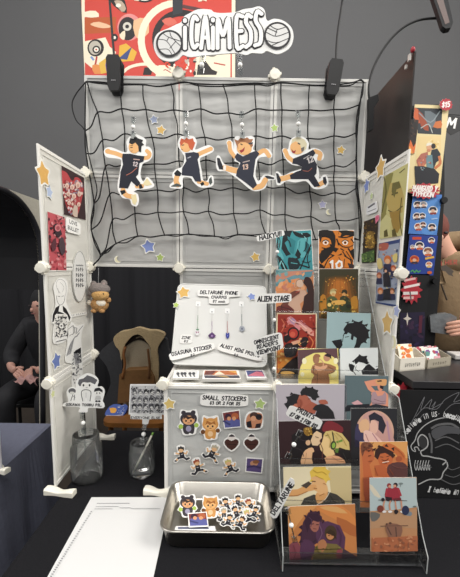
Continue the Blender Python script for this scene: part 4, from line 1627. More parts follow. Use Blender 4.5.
def p_cyan(A):
    k = '201f22'
    A.poly([(72, 150), (92, 122), (120, 120), (130, 110), (160, 118), (180, 130), (200, 160), (204, 185), (190, 215), (165, 230), (150, 260), (120, 262), (135, 230), (140, 200), (125, 190), (118, 225), (108, 215), (112, 180), (95, 170), (85, 185), (78, 175)], k)
    for q_ in ([(92, 124), (78, 118), (104, 112)], [(112, 116), (118, 102), (132, 112)], [(150, 116), (172, 106), (170, 122)], [(178, 130), (200, 124), (192, 142)], [(196, 152), (212, 158), (200, 170)], [(200, 185), (210, 200), (190, 205)], [(186, 212), (196, 228), (172, 222)], [(76, 170), (66, 190), (82, 184)], [(86, 150), (68, 156), (80, 168)]):
        A.poly(q_, k)
    A.poly([(75, 180), (60, 245), (72, 262), (120, 262), (135, 225), (122, 212), (105, 205), (100, 180)], 'a9c4c6')
    A.line([(72, 180), (66, 215), (58, 230), (64, 240)], 3, k)
    A.line([(80, 195), (98, 192)], 4, k)
    A.poly([(8, 215), (60, 205), (66, 235), (48, 265), (58, 380), (30, 380), (42, 262)], k)
    A.poly([(66, 262), (120, 262), (150, 290), (140, 380), (58, 380)], '7c9a9e')


pr('pale blue print of a black-haired head in profile', T3, (-15, 64), (215, 70), p_cyan, 'a5bfc1', PC)


def p_yellow(A):
    A.poly([(155, 445), (160, 350), (185, 300), (230, 278), (285, 275), (330, 300), (360, 350), (367, 445)], 'efdf86', 0)
    A.poly([(137, 262), (352, 252), (360, 350), (335, 300), (285, 275), (230, 278), (185, 300), (160, 350), (150, 400)], '63464a')
    A.ell(180, 320, 12, 16, 'f7f0c8').ell(345, 320, 12, 16, 'f7f0c8').ell(170, 390, 10, 12, 'f7f0c8').ell(335, 385, 18, 22, 'f4e9a8')
    A.ell(242, 312, 17, 24, 'a5775c').poly([(225, 300), (240, 282), (262, 288), (262, 300), (240, 302), (230, 330)], '9a6a4c', 2)
    A.ell(298, 302, 18, 20, 'c08d72').poly([(285, 290), (300, 280), (320, 288), (322, 312), (312, 300), (295, 296)], '2f2426')
    A.poly([(222, 345), (250, 330), (285, 330), (345, 350), (335, 380), (305, 385), (312, 445), (215, 445), (232, 395), (215, 380)], 'a0704e', 2)
    A.poly([(225, 340), (262, 350), (300, 340), (290, 362), (250, 372)], 'd9a684', 2).line([(262, 310), (280, 330), (275, 355)], 5, 'd9a684', sm=2).line([(250, 380), (246, 445)], 3, '6b442e').line([(305, 350), (340, 372), (300, 390)], 4, '6b442e', sm=2).line([(232, 345), (228, 380), (250, 395)], 4, '6b442e', sm=2)


pr('yellow print of two dancing figures, in front of the red framed one', T4, (143, 258), (351, 252), p_yellow, 'efdf86', PB, BL=(152, 440), BR=(367, 440))


def p_bw(A):
    k = '222124'
    A.poly([(125, 315), (150, 292), (185, 295), (198, 315), (196, 340), (175, 330), (150, 325), (135, 340)], k).poly([(98, 345), (112, 335), (130, 345), (120, 380), (105, 370)], k)
    A.poly([(165, 372), (188, 345), (205, 335), (240, 365), (262, 350), (265, 392), (170, 392)], k).poly([(130, 340), (150, 330), (175, 335), (185, 350), (160, 378), (140, 372)], 'eef0ee')
    for q_ in ([(125, 315), (114, 322), (128, 330)], [(150, 294), (152, 284), (166, 292)], [(180, 294), (196, 292), (192, 306)], [(196, 320), (206, 330), (194, 338)], [(112, 338), (100, 332), (98, 346)]):
        A.poly(q_, k)
    A.line([(138, 345), (134, 362), (150, 375)], 2.5, k, sm=2).line([(190, 345), (176, 372)], 3, k).line([(122, 375), (135, 392)], 4, k).line([(240, 350), (262, 345)], 2, k)


pr('black and white print of a kiss, below the pale blue print', T4, (48, 255), (243, 250), p_bw, 'e6eae8', PC, BL=(60, 420), BR=(262, 420))


def p_grey(A):
    k = '242326'
    A.poly([(62, 95), (75, 40), (110, 20), (145, 28), (150, 70), (130, 85), (95, 92), (70, 105)], k).poly([(70, 85), (95, 70), (110, 92), (80, 105)], k)
    A.poly([(140, 30), (170, 25), (200, 50), (210, 80), (185, 105), (145, 100), (128, 80)], 'a8604c', 2).poly([(95, 95), (140, 70), (165, 100), (150, 130), (110, 120)], 'b06a54', 2)
    A.poly([(145, 12), (160, -10), (200, -14), (232, -5), (248, 25), (235, 62), (215, 55), (205, 40), (170, 28), (150, 34)], k)
    A.poly([(160, 100), (210, 66), (252, 88), (228, 138), (172, 122)], 'a35a46', 0).poly([(128, 58), (150, 52), (162, 78), (150, 100), (130, 96)], '9a523f', 2).line([(148, 58), (150, 82), (144, 98)], 2.5, '5a2a22', sm=2).line([(190, 52), (204, 50)], 3, k).line([(118, 78), (130, 74)], 3, k)
    for q_ in ([(62, 95), (52, 78), (72, 70)], [(70, 55), (62, 38), (84, 36)], [(85, 30), (92, 12), (108, 22)], [(232, -2), (250, 0), (242, 18)], [(246, 28), (258, 40), (240, 46)], [(170, -10), (176, -24), (190, -12)], [(205, -12), (216, -22), (222, -8)], [(66, 98), (74, 112), (88, 94)]):
        A.poly(q_, k)
    A.poly([(215, 110), (232, 88), (268, 78), (305, 92), (335, 125), (345, 165), (225, 165), (240, 120)], k, 0).poly([(250, 60), (290, 55), (305, 78), (262, 80)], 'a8604c', 2)


pr('grey landscape print of two dark-haired people embracing', T5, (5, -30), (412, -30), p_grey, 'b4adb4', PD)


def p_slate(A):
    k = '3a3a40'
    s_ = 'dc9478'
    A.poly([(180, 428), (245, 415), (290, 418), (296, 440), (270, 450), (215, 452), (240, 480), (228, 492), (200, 470)], s_)
    A.ell(265, 452, 16, 26, s_).poly([(240, 420), (292, 415), (298, 430), (290, 450), (262, 446), (246, 440)], 'd9a06a', 2).poly([(246, 424), (270, 420), (272, 428), (250, 430)], '2c2226').poly([(262, 448), (282, 452), (278, 470), (262, 462)], '2c2226')
    A.poly([(215, 490), (240, 475), (285, 478), (305, 495), (308, 562), (205, 562), (225, 520)], s_, 0).poly([(222, 485), (238, 480), (250, 505), (275, 500), (288, 482), (296, 500), (292, 548), (222, 552), (215, 520)], 'a98c92')
    A.line([(230, 520), (275, 535), (290, 530)], 3, '7a5c64').line([(220, 540), (285, 545)], 3, '7a5c64')
    A.poly([(112, 540), (145, 525), (172, 545), (140, 558)], 'd3a4a8').poly([(80, 565), (90, 552), (205, 545), (215, 575), (80, 585)], '22242a').poly([(205, 556), (240, 545), (310, 560), (310, 580), (205, 580)], '2a2c33')


pr('slate blue print of a person in a vest shading their eyes', T5, (78, 396), (308, 399), p_slate, '5b6c70', PC)


def p_kiss(A):
    A.poly([(270, 230), (290, 185), (330, 180), (390, 215), (380, 250), (300, 245)], '7a2a30', 2)
    A.poly([(95, 260), (160, 220), (245, 215), (262, 240), (230, 290), (225, 320), (210, 360), (150, 435), (95, 435), (75, 380), (100, 320)], '1c1719', 0)
    A.poly([(240, 235), (268, 250), (270, 275), (256, 290), (262, 305), (245, 320), (215, 318), (205, 290), (222, 250)], 'e3c49c').poly([(165, 220), (200, 215), (215, 245), (190, 265), (168, 250)], '8f6b2c', 2)
    A.poly([(280, 262), (300, 240), (330, 270), (330, 330), (345, 370), (300, 390), (262, 345), (256, 320), (270, 300)], 'e8c68c').poly([(278, 260), (292, 238), (330, 232), (385, 250), (425, 300), (430, 350), (400, 340), (372, 330), (345, 345), (320, 320), (318, 285)], 'd2ba76', 0)
    A.ell(335, 318, 17, 26, '39402a', 10).ell(337, 318, 10, 16, '8fb24a', 10).line([(355, 300), (385, 290)], 12, '6f9440').poly([(345, 335), (368, 335), (362, 362), (346, 358)], '5b7a34').line([(330, 240), (338, 290)], 7, '2b2c22')
    A.poly([(155, 380), (175, 345), (210, 330), (225, 350), (215, 430), (150, 432)], 'e6b88c', 2).poly([(285, 390), (340, 375), (390, 395), (410, 432), (295, 432)], 'e0aa80', 2).poly([(362, 350), (430, 345), (440, 432), (410, 432), (395, 390)], '1f1c1c', 2).poly([(215, 360), (262, 350), (285, 395), (290, 432), (222, 432)], '2a1a1c', 2).ell(190, 302, 14, 16, 'd8b08a')
    A.line([(262, 310), (275, 340), (270, 400)], 4, '6b3a34').line([(290, 262), (310, 258)], 3, '6b4a2c').line([(232, 268), (250, 274)], 3, '4a2a20').line([(262, 282), (258, 296), (266, 304)], 2.5, '8a5a40', sm=2).line([(300, 250), (318, 285), (312, 330)], 4, 'a88c4c', sm=3).line([(350, 245), (385, 275), (410, 320)], 4, 'a88c4c', sm=3).line([(330, 240), (360, 280), (365, 310)], 3, 'b89c58', sm=3).line([(120, 260), (160, 290), (190, 285)], 4, '3a3034', sm=3).line([(110, 330), (150, 345), (165, 380)], 4, '3a3034', sm=3).line([(390, 360), (410, 400), (420, 430)], 4, '3f3a36', sm=2).line([(180, 360), (175, 400), (165, 430)], 3, 'b88a64', sm=2).line([(330, 385), (360, 405), (395, 410)], 3, 'b07c58', sm=2).speck((165, 215, 215, 262), 12, 8, ['6a4a1c', 'b48a3c', 'd9b45c'], 4)


pr('dark landscape print of a couple kissing, one wearing green headphones', T6, (20, 180), (440, 172), p_kiss, '341f22', PD)


def p_circle(A):
    P = (('2d2c3c', 150, 160, 104, 150), ('4a4560', 160, 160, 96, 130))
    A.ell(152, 165, 98, 112, 'cfa590', 0, 40).poly([(50, 180), (62, 120), (95, 150), (120, 230), (60, 235)], '3d3a58', 2).poly([(92, 80), (160, 60), (215, 95), (245, 180), (248, 235), (180, 240), (130, 235)], 'c79a92', 2)
    A.poly([(120, 80), (150, 62), (190, 85), (210, 130), (195, 175), (170, 150), (172, 110), (150, 100), (128, 120)], '2c2a36', 0).poly([(132, 105), (160, 110), (168, 150), (150, 175), (128, 160)], 'e0b4a0', 2).poly([(70, 120), (105, 95), (125, 120), (118, 160), (80, 165)], 'dcb088', 2)
    A.poly([(95, 160), (130, 160), (170, 190), (200, 235), (110, 235)], 'e6c0b4', 2).line([(140, 170), (185, 235)], 5, 'b5808a').line([(215, 110), (232, 235)], 8, 'b48ca0').line([(105, 175), (130, 235)], 4, 'b07c7c').poly([(52, 200), (90, 220), (95, 240), (50, 240)], '27263a')


pr('black print with a couple inside a pale circle', T6, (30, 42), (266, 42), p_circle, '28282c', PF)


def p_blond(A):
    A.poly([(44, 435), (440, 435), (440, 580), (44, 580)], 'ddd0a6')
    pass


def p_blond2(A):
    A.poly([(80, -10), (350, -10), (350, 60), (330, 160), (80, 160)], 'e6d9b6').poly([(290, -10), (410, -10), (410, 160), (310, 160)], 'cbb98a')
    A.poly([(212, 40), (205, 8), (225, -12), (262, -18), (290, 0), (294, 30), (282, 62), (262, 40), (235, 32)], 'e2bf52')
    A.poly([(212, 35), (240, 30), (270, 45), (280, 60), (290, 95), (262, 120), (240, 100), (222, 88), (215, 60)], 'e0b07a', 2)
    A.poly([(108, 92), (150, 88), (200, 65), (235, 68), (240, 90), (200, 98), (150, 120), (110, 122)], 'd9a268').poly([(165, 72), (200, 52), (215, 62), (190, 85)], '4a4038')
    A.poly([(165, 160), (180, 130), (225, 112), (262, 128), (292, 100), (330, 112), (365, 140), (370, 162)], '43403c').poly([(240, 102), (262, 120), (290, 96), (278, 135), (245, 158), (232, 125)], 'd9a268', 2)
    for q_ in ([(225, -12), (232, -26), (246, -14)], [(262, -18), (278, -24), (280, -6)], [(288, 0), (302, 4), (292, 20)], [(294, 30), (302, 44), (286, 50)], [(212, 40), (204, 56), (222, 48)]):
        A.poly(q_, 'e2bf52')
    A.line([(222, 0), (240, 12), (262, 8), (282, 20)], 4, 'c09a38', sm=3).line([(232, 25), (250, 34), (268, 42)], 3, 'c09a38', sm=2).line([(180, 140), (210, 150), (225, 160)], 4, '2e2c2a', sm=2).line([(300, 118), (322, 150)], 4, '2e2c2a').line([(340, 130), (350, 160)], 3, '5a5650').line([(110, 118), (150, 116), (195, 98)], 3, 'a8703c', sm=2).line([(268, 60), (280, 66)], 3, 'a8703c').line([(250, 118), (272, 108)], 4, 'b07a44')
    A.line([(215, 50), (232, 52)], 3, '5a3a22').line([(240, 158), (278, 132), (296, 100)], 3, 'e8e0cc', sm=2).line([(225, 82), (238, 85)], 2.5, '8a5030')


pr('landscape print of a blond person in a dark top wiping the mouth', T7, (84, -12), (396, -18), p_blond2, 'dccf9f', PE)


def p_couple(A):
    k = '3a2420'
    A.poly([(75, 215), (320, 212), (328, 300), (200, 280), (95, 320)], 'dca060')
    A.poly([(82, 250), (95, 222), (128, 225), (146, 255), (152, 300), (125, 330), (140, 395), (95, 400), (90, 320)], 'bf6a42', 0).poly([(80, 235), (95, 215), (130, 218), (145, 240), (120, 245), (100, 262), (88, 290)], '7a4a36', 2)
    A.poly([(168, 285), (190, 260), (232, 265), (245, 290), (238, 325), (205, 345), (175, 325)], 'c0683e', 2).poly([(150, 290), (155, 255), (180, 235), (225, 238), (250, 262), (245, 300), (232, 285), (205, 270), (180, 275), (168, 305)], k, 0)
    A.poly([(190, 235), (215, 220), (250, 230), (300, 270), (308, 300), (290, 320), (262, 315), (270, 290), (240, 262)], 'c8703f', 2).poly([(150, 335), (185, 330), (215, 350), (240, 320), (300, 318), (325, 345), (330, 400), (215, 395), (155, 385)], 'b8653f', 0)
    A.poly([(215, 345), (240, 322), (295, 318), (325, 350), (330, 400), (230, 395)], '5c3b3a', 2).line([(188, 305), (205, 310), (222, 300)], 4, '5a2a1c', sm=2).line([(180, 290), (195, 292)], 3, k).line([(212, 290), (228, 284)], 3, k).ell(275, 300, 16, 14, 'a85838')
    for q_ in ([(150, 262), (140, 250), (160, 244)], [(165, 242), (172, 228), (185, 238)], [(200, 236), (212, 224), (222, 240)], [(236, 246), (250, 240), (250, 262)], [(248, 275), (258, 280), (246, 296)]):
        A.poly(q_, k)
    A.speck((84, 216, 142, 262), 22, 8, ['5a3428', '8a5a40', '6a3f30'], 3)
    A.line([(118, 285), (132, 282)], 3, k).line([(120, 312), (138, 310)], 3, '7a3a24').line([(152, 345), (165, 385)], 3, '8a4a2c').line([(250, 240), (285, 268), (300, 292)], 3, '9a5230', sm=2).line([(225, 350), (245, 380)], 3, '8a4a34').line([(240, 330), (270, 345), (320, 345)], 3, '7a504a', sm=2).line([(200, 318), (212, 322)], 3, '7a2a1c')
    A.poly([(90, 395), (140, 390), (120, 480), (95, 490)], '9c5538').line([(190, 318), (222, 312)], 4, 'e8d8c8').poly([(95, 400), (130, 400), (128, 520), (100, 520)], '8f4a34')


pr('orange print of two smiling people leaning together', T7, (75, 214), (319, 212), p_couple, 'c97c4a', PF)


def p_purple(A):
    A.poly([(230, 165), (345, 160), (420, 230), (425, 290), (330, 230), (270, 200)], 'd98a4c', 2).poly([(330, 215), (420, 260), (428, 310), (350, 275)], 'b56a3c', 2).poly([(110, 170), (240, 165), (190, 200), (150, 250), (110, 300)], 'db9a5c', 2).poly([(250, 170), (330, 168), (380, 200), (300, 190)], 'e0a868', 2)
    A.poly([(165, 300), (175, 240), (200, 195), (235, 188), (262, 215), (262, 262), (250, 330), (200, 360), (160, 345)], '4a2f40', 0).poly([(230, 240), (290, 235), (345, 255), (370, 310), (365, 370), (320, 385), (250, 370), (235, 310)], '5b3a54', 0)
    A.poly([(205, 230), (225, 222), (250, 235), (245, 275), (225, 285), (208, 265)], 'a86a5c', 2).poly([(180, 235), (205, 200), (240, 200), (262, 225), (245, 240), (222, 232), (205, 255), (195, 290)], '3d2636', 0)
    A.ell(302, 290, 28, 36, '4b3a2a').ell(300, 300, 18, 20, 'c98a5c').poly([(280, 290), (300, 272), (322, 285), (330, 320), (312, 300), (296, 296)], '3e2f22', 0)
    A.poly([(218, 360), (262, 335), (330, 340), (360, 365), (350, 412), (220, 415)], '7a6a3c', 0).poly([(110, 345), (150, 330), (175, 385), (160, 415), (110, 418)], '8a4a54', 2).poly([(245, 330), (270, 318), (285, 345), (262, 380), (245, 360)], 'b57a54', 2).poly([(330, 370), (355, 360), (352, 410), (330, 408)], '8f4b50', 2).poly([(360, 360), (425, 400), (425, 412), (350, 412)], '4a3a44').line([(225, 365), (350, 362)], 4, '4a3f24')
    A.poly([(165, 330), (200, 320), (230, 350), (210, 412), (165, 412)], '573750', 2)
    for q_ in ([(172, 250), (155, 262), (170, 275)], [(168, 280), (150, 300), (168, 305)], [(190, 208), (176, 205), (188, 222)], [(205, 196), (208, 180), (222, 192)], [(235, 192), (250, 186), (254, 204)], [(262, 225), (275, 232), (264, 246)], [(165, 315), (155, 335), (175, 330)]):
        A.poly(q_, '3d2636')
    A.line([(212, 248), (224, 246)], 3, '2a1a24').line([(236, 250), (246, 250)], 3, '2a1a24').line([(222, 268), (236, 270)], 2.5, '6a3a34').line([(290, 300), (298, 300)], 3, '2a1c14').line([(306, 300), (314, 298)], 3, '2a1c14').line([(200, 215), (215, 230), (210, 260)], 3, '5e4058', sm=2).line([(330, 260), (350, 300), (345, 345)], 4, '4a2f46', sm=2).line([(250, 250), (262, 290), (245, 325)], 4, '7a5a70', sm=2).line([(130, 345), (140, 380), (130, 412)], 3, '6a343c', sm=2).line([(240, 370), (262, 385), (300, 380)], 4, '5a4c28', sm=2).line([(220, 330), (235, 320)], 4, '3d2636').speck((235, 345, 345, 410), 18, 8, ['8a7a48', '5e5228'], 8)


pr('landscape print of a purple-haired figure hugging a child, front row', T8, (105, 167), (408, 157), p_purple, 'c9834c', PE, BL=(112, 417), BR=(430, 403))


def p_beach(A):
    A.poly([(118, 40), (365, 40), (368, 190), (240, 205), (128, 210)], 'b4c2c2').poly([(118, 75), (140, 80), (185, 140), (150, 130)], 'd9cfb8', 2).poly([(128, 215), (370, 200), (370, 300), (250, 290), (130, 300)], 'b98f6c').poly([(130, 215), (180, 225), (165, 255), (136, 262)], '6a6864', 2).poly([(290, 205), (340, 215), (335, 235), (295, 225)], '7c8790', 2)
    for x0, y0 in ((225, 85), (258, 82)):
        A.ell(x0, y0 - 6, 11, 12, '33242a' if x0 > 240 else '8f3b3a').ell(x0 + (4 if x0 < 240 else -4), y0, 8, 8, 'd09a80')
        A.poly([(x0 - 17, y0 + 12), (x0 + 17, y0 + 10), (x0 + 22, y0 + 65), (x0 - 18, y0 + 68)], '9c3340', 2)
    A.line([(215, 95), (208, 135)], 10, 'a83a44').line([(272, 95), (285, 130)], 10, 'a83a44')
    A.poly([(205, 135), (240, 140), (238, 162), (212, 158)], '2a2228').poly([(245, 145), (285, 140), (288, 155), (250, 160)], '6f2c34')
    for x in (196, 226, 258, 288):
        A.line([(x + (6 if x < 240 else -2), 155), (x, 178), (x + 4, 205)], 8, 'c98e74')
        A.ell(x + 4, 212, 11, 6, 'e8e4e0' if x != 258 else '2c2a30')
    A.line([(170, 152), (316, 156)], 2.5, '3a2c2c').ell(180, 197, 17, 18, '7a3f34').ell(308, 205, 19, 24, '2c3350').ell(193, 150, 9, 9, '2a2428').ell(260, 212, 10, 12, '2a2428').ell(285, 68, 11, 5, '7d8a88').ell(355, 185, 9, 4, '6c7470').line([(285, 68), (282, 85)], 2, '6c7470')
    A.poly([(205, 282), (235, 270), (290, 285), (285, 335), (262, 355), (222, 340)], '8a6250', 2).line([(180, 285), (320, 282)], 2.5, '5a4038').line([(215, 290), (235, 330)], 6, '5e443c').line([(258, 290), (262, 345)], 6, '5e443c').ell(230, 270, 7, 6, '5a4038').ell(212, 275, 5, 5, '5a4038')
    A.poly([(136, 345), (370, 335), (370, 420), (136, 420)], 'b06a48').speck((140, 335, 368, 415), 40, 12, ['8f5a42', 'c98a64', 'a8603f'], 6)


pr('print of two people in red on a beach bench above their reflection, front row', T8, (118, 38), (365, 40), p_beach, 'bd8a62', PGf, BL=(138, 418), BR=(371, 410))

# ------------------------------------------------------------------ art on the left side panels
LG = 'drawings and prints on the side panels'
L1 = LP.off(.0035)


def heart(A):
    A.poly([(27, 6), (32, 2), (40, 10), (46, 22), (47, 32), (55, 60), (58, 56)][:0] or [(106, 85), (125, 75), (160, 95), (185, 140), (205, 150), (215, 125), (245, 130), (268, 165), (278, 215), (262, 300), (245, 370), (222, 415), (185, 395), (160, 350), (140, 280), (122, 200), (110, 130)], 'b8464a', 2)
    rn = random.Random(5)
    for i in range(120):
        x, y = rn.uniform(125, 270), rn.uniform(150, 395)
        if abs(x - 200) < (80 - max(0, y - 200) * .28):
            A.ell(x, y, rn.uniform(4, 11), rn.uniform(5, 13), rn.choice(['d9b0a4', 'c98a86', 'e6d6d0', 'a8383c', 'd8c8c8', 'b86a68', '8c8494', 'e0beb0']), 0, 10)
    for x, y, r_ in ((150, 185, 15), (188, 195, 16), (230, 180, 18), (160, 245, 14), (200, 260, 16), (240, 245, 15), (165, 310, 13), (235, 320, 13)):
        A.ell(x, y, r_, r_ * 1.25, 'e2c4b6', 0, 12).ell(x, y + 4, r_ * .5, r_ * .7, 'cfa090', 0, 10)
    A.poly([(200, 330), (225, 335), (225, 412), (190, 395)], 'cdb8a8', 2)


pr('dark print with a red heart full of faces, top of the left side panels', L1, (103, 40), (287, 125), heart, '3a2628', (45, 160, 7.22), BL=(150, 388), BR=(290, 437), name='art_print', group=LG, th=.001)


def redp(A):
    A.speck((22, 380, 150, 790), 90, 16, ['7a2c36', 'd98a8e', '40262e', 'e0a0a0', 'a03c46'], 3)
    A.poly([(55, 470), (90, 460), (110, 520), (95, 560), (70, 540)], '37242c', 2).ell(85, 490, 22, 26, 'd07a80').ell(86, 492, 12, 14, 'a04850').poly([(40, 600), (70, 560), (72, 640), (45, 660)], '5a2c36', 2).poly([(100, 570), (125, 560), (140, 640), (120, 690), (95, 640)], '4a3840', 2)


pr('narrow red and black print near the front left edge', L1, (22, 378), (147, 412), redp, 'c0565e', (45, 160, 7.22), BL=(28, 790), BR=(152, 800), group=LG, th=.001)
sign('white title tag under the heart print', L1.off(.004), [(66.2, 216), (80.8, 223.5), (80.6, 235.4), (66, 231.6)], [('LOVE', 73.4, 222.8, 7, 1.35, '3a3a40', -4, 0), ('BULLET', 73.4, 229.2, 10, 1.35, '3a3a40', -4, 0)], col='f8f7f3')


def ovl(A):
    for i, (t_, s_) in enumerate((("YOU'LL", 5), ('BLIG', 8), ('MAKE', 8), ('STAMP', 8), ('SILLY', 8))):
        pass


ov = [(79.6 + 7 * math.cos(t * math.pi / 12), 276.4 + 25.4 * math.sin(t * math.pi / 12)) for t in range(24)]
def oval_extra(A):
    A.line([(79.6 + 6.8 * math.cos(t * math.pi / 18), 276.4 + 25 * math.sin(t * math.pi / 18)) for t in range(36)], .45, '8a8a88', True)
    for y, wd in ((265.4, 7), (269.4, 8), (275, 8), (280, 8), (285, 8)):
        for k in range(4 if wd > 7 else 6):
            n_ = 4 if wd > 7 else 6
            x = 79.6 - wd / 2 + wd * (k + .5) / n_
            h = 3.4 if wd > 7 else 1.2
            A.line([(x - .5, y - h / 2), (x - .5, y + h / 2)], .5, '5c5c60')
            A.line([(x - .5, y + (h / 2 if k % 2 else -h / 2)), (x + .5, y)], .45, '5c5c60')
sign('tall oval white sign with lines of small lettering, left side panel', LP.off(.006), ov, [], col='e4e3df', sm=2, extra=oval_extra)


def ghost(A):
    g = '9a9a9a'
    A.line([(120, 180), (75, 110), (70, 60), (100, 35), (140, 60), (150, 130), (135, 190)], 4, 'b8b8b6', sm=4)
    A.poly([(78, 160), (68, 190), (85, 240), (110, 250), (135, 215), (140, 170), (110, 150)], 'f3f2ee', 3).line([(70, 170), (75, 215), (98, 248), (130, 225), (140, 170)], 3, '55555a', sm=3)
    A.line([(80, 110), (88, 150)], 2, g).line([(100, 60), (130, 100), (118, 140)], 2, g, sm=3).line([(82, 175), (98, 178)], 4, '3a3a3e').line([(112, 176), (128, 172)], 4, '3a3a3e')
    A.poly([(35, 390), (38, 330), (62, 270), (95, 248), (85, 300), (60, 330), (45, 385)], '202024').poly([(120, 252), (150, 280), (185, 350), (175, 380), (160, 330), (125, 300)], '202024').poly([(70, 320), (85, 300), (115, 310), (135, 322)], '303034')
    A.poly([(55, 330), (150, 322), (148, 470), (50, 540)], 'eceae4', 0)
    A.speck((58, 335, 146, 510), 90, 9, ['3a3a3e', '5a5a5e', '2a2a2e'], 8).ell(100, 420, 18, 22, 'f2f1ec').ell(100, 420, 7, 8, '3a3a3e')
    A.line([(60, 548), (140, 530)], 6, '6a6a6c')


sticker('black and white cut-out drawing of a pale figure holding a card, left side panel', LP.off(.002), [(30, 400), (32, 330), (60, 262), (55, 170), (45, 90), (90, 25), (150, 40), (165, 110), (150, 220), (195, 330), (190, 380), (160, 400), (160, 530), (45, 565), (48, 410)], ghost, (48, 275, 8.25), LG)


def wing(A):
    for k in range(5):
        A.line([(210 + k * 6, 265 - k * 4), (235 + k * 5, 190 - k * 8), (285 - k * 4, 130 + k * 6)], 4, '7c7c80' if k % 2 else 'b0b0b0', sm=4)
    A.poly([(250, 245), (262, 232), (292, 215), (296, 300), (285, 305), (278, 245), (255, 262)], '1d1d20').poly([(250, 250), (275, 250), (290, 300), (262, 320)], '8a8a8e', 0).speck((245, 250, 292, 420), 60, 9, ['55555a', '77777a', '9a9a9c', 'd8d8d6'], 12)
    A.line([(245, 100), (265, 105), (262, 135), (300, 90)], 3, '9a9a9c', sm=3).line([(215, 110), (245, 90), (250, 130), (225, 145)], 4, 'a8a8a6', sm=3)


sticker('black and white drawing of a feathered wing with a black mark, left side panel', LP.off(.002), [(205, 300), (205, 250), (215, 190), (215, 120), (240, 70), (270, 90), (310, 80), (305, 110), (295, 150), (300, 230), (302, 310), (298, 430), (240, 440), (245, 320)], wing, (30, 310, 5.75), LG)
b = Art(LP.off(.0036), (48, 275, 8.25))
uv = [b.F(x, y) for x, y in ((192, 325), (318, 302), (318, 325), (192, 350))]
b.body(uv, 'eeede8', .0006)
for i, x in enumerate((200, 208, 216, 232, 240, 248, 256, 264, 272, 282, 290, 298, 308)):
    b.line([(x, 338 - (x - 200) * .2), (x + (5 if i % 2 else -3), 330 - (x - 200) * .2)], 2, '3a3a40')
tag(b.build('caption_strip'), 'thin handwritten caption strip beside the pale figure drawing', 'sign', LG)

# ------------------------------------------------------------------ art on the right side panels
R1 = RP.off(.0035)


def golden(A):
    A.speck((40, 340, 105, 460), 60, 9, ['3a2a1c', '5a4422', '2c2018', '7a5c2c'], 2)
    A.poly([(55, 410), (70, 390), (88, 395), (98, 430), (95, 470), (60, 470)], '8a6a2c', 2).speck((55, 395, 98, 470), 30, 7, ['c0963c', 'd9b45a', '6a4c20'], 3).poly([(36, 500), (98, 480), (98, 535), (36, 540)], '4a6a34', 0).speck((38, 490, 98, 538), 20, 8, ['6c8a44', '2f4424', '88a458'], 5)


pr('small dark print of a glowing golden figure on the right side panel', R1, (42, 345), (113, 318), golden, '33261c', (355, 150, 4.81), BL=(36, 545), BR=(104, 540), group=LG, th=.001)


def olive(A):
    k = '5a5228'
    A.poly([(120, 420), (130, 220), (150, 110), (185, 110), (165, 200), (150, 300), (160, 400)], '8a8448', 0)
    A.poly([(150, 240), (170, 160), (215, 150), (235, 220), (228, 300), (190, 310), (165, 300)], 'b7a05c', 0).line([(178, 215), (205, 205)], 8, k).poly([(180, 160), (212, 150), (222, 180), (200, 190), (190, 230), (176, 200)], '6b6434', 0).line([(160, 290), (190, 300), (228, 270)], 5, k, sm=2)
    A.poly([(165, 300), (215, 290), (225, 360), (205, 400), (185, 390)], '9c7f3c', 0).poly([(120, 350), (150, 310), (175, 330), (165, 420), (120, 432)], 'c9c48c', 0).line([(140, 130), (150, 200), (130, 300)], 5, k, sm=3).line([(215, 110), (240, 90)], 4, k).line([(190, 380), (200, 415)], 6, k).line([(225, 230), (215, 330), (228, 410)], 4, k, sm=2)
    A.poly([(140, 390), (155, 380), (160, 415), (140, 420)], k).poly([(178, 385), (192, 380), (196, 415), (180, 418)], k)


pr('large olive and yellow print of a face, top of the right side panels', R1, (138, 128), (257, 62), olive, 'c4bd80', (355, 150, 4.81), BL=(118, 428), BR=(228, 412), group=LG, th=.001)


def group_(A):
    A.poly([(72, 90), (225, 60), (215, 540), (45, 515)], '9aa5b8', 0).poly([(72, 70), (140, 62), (135, 110), (75, 120)], 'b06050', 2)
    A.speck((60, 90, 215, 500), 50, 16, ['d9c884', 'c98a64', '3a4468', 'e0d4c0', '7d8ab0'], 7)
    for x, y, r_, h, c in ((140, 190, 28, 'd07038', 'e4b48c'), (185, 255, 20, 'b85a34', 'dca080'), (75, 310, 20, 'a85a3c', 'd89a78'), (85, 430, 22, 'c07040', 'e0a884'), (175, 430, 20, '8a5a3c', 'dca080')):
        A.poly([(x - r_, y + r_ * 1.2), (x + r_, y + r_ * 1.2), (x + r_ * 1.2, y + r_ * 3.4), (x - r_ * 1.2, y + r_ * 3.4)], '2a3050', 0).ell(x, y, r_, r_ * 1.2, h, 0, 14).ell(x, y + r_ * .45, r_ * .7, r_ * .75, c, 0, 12)
    A.poly([(105, 300), (145, 280), (160, 330), (165, 400), (110, 400)], '23242e', 0).poly([(110, 420), (160, 410), (168, 500), (105, 500)], '23242e', 0).ell(125, 268, 16, 20, '2c2430').ell(128, 278, 10, 11, 'e0b090').poly([(180, 160), (215, 140), (215, 200), (190, 210)], 'd9c87c', 2).poly([(60, 190), (90, 180), (105, 250), (70, 260)], 'd9c884', 2)


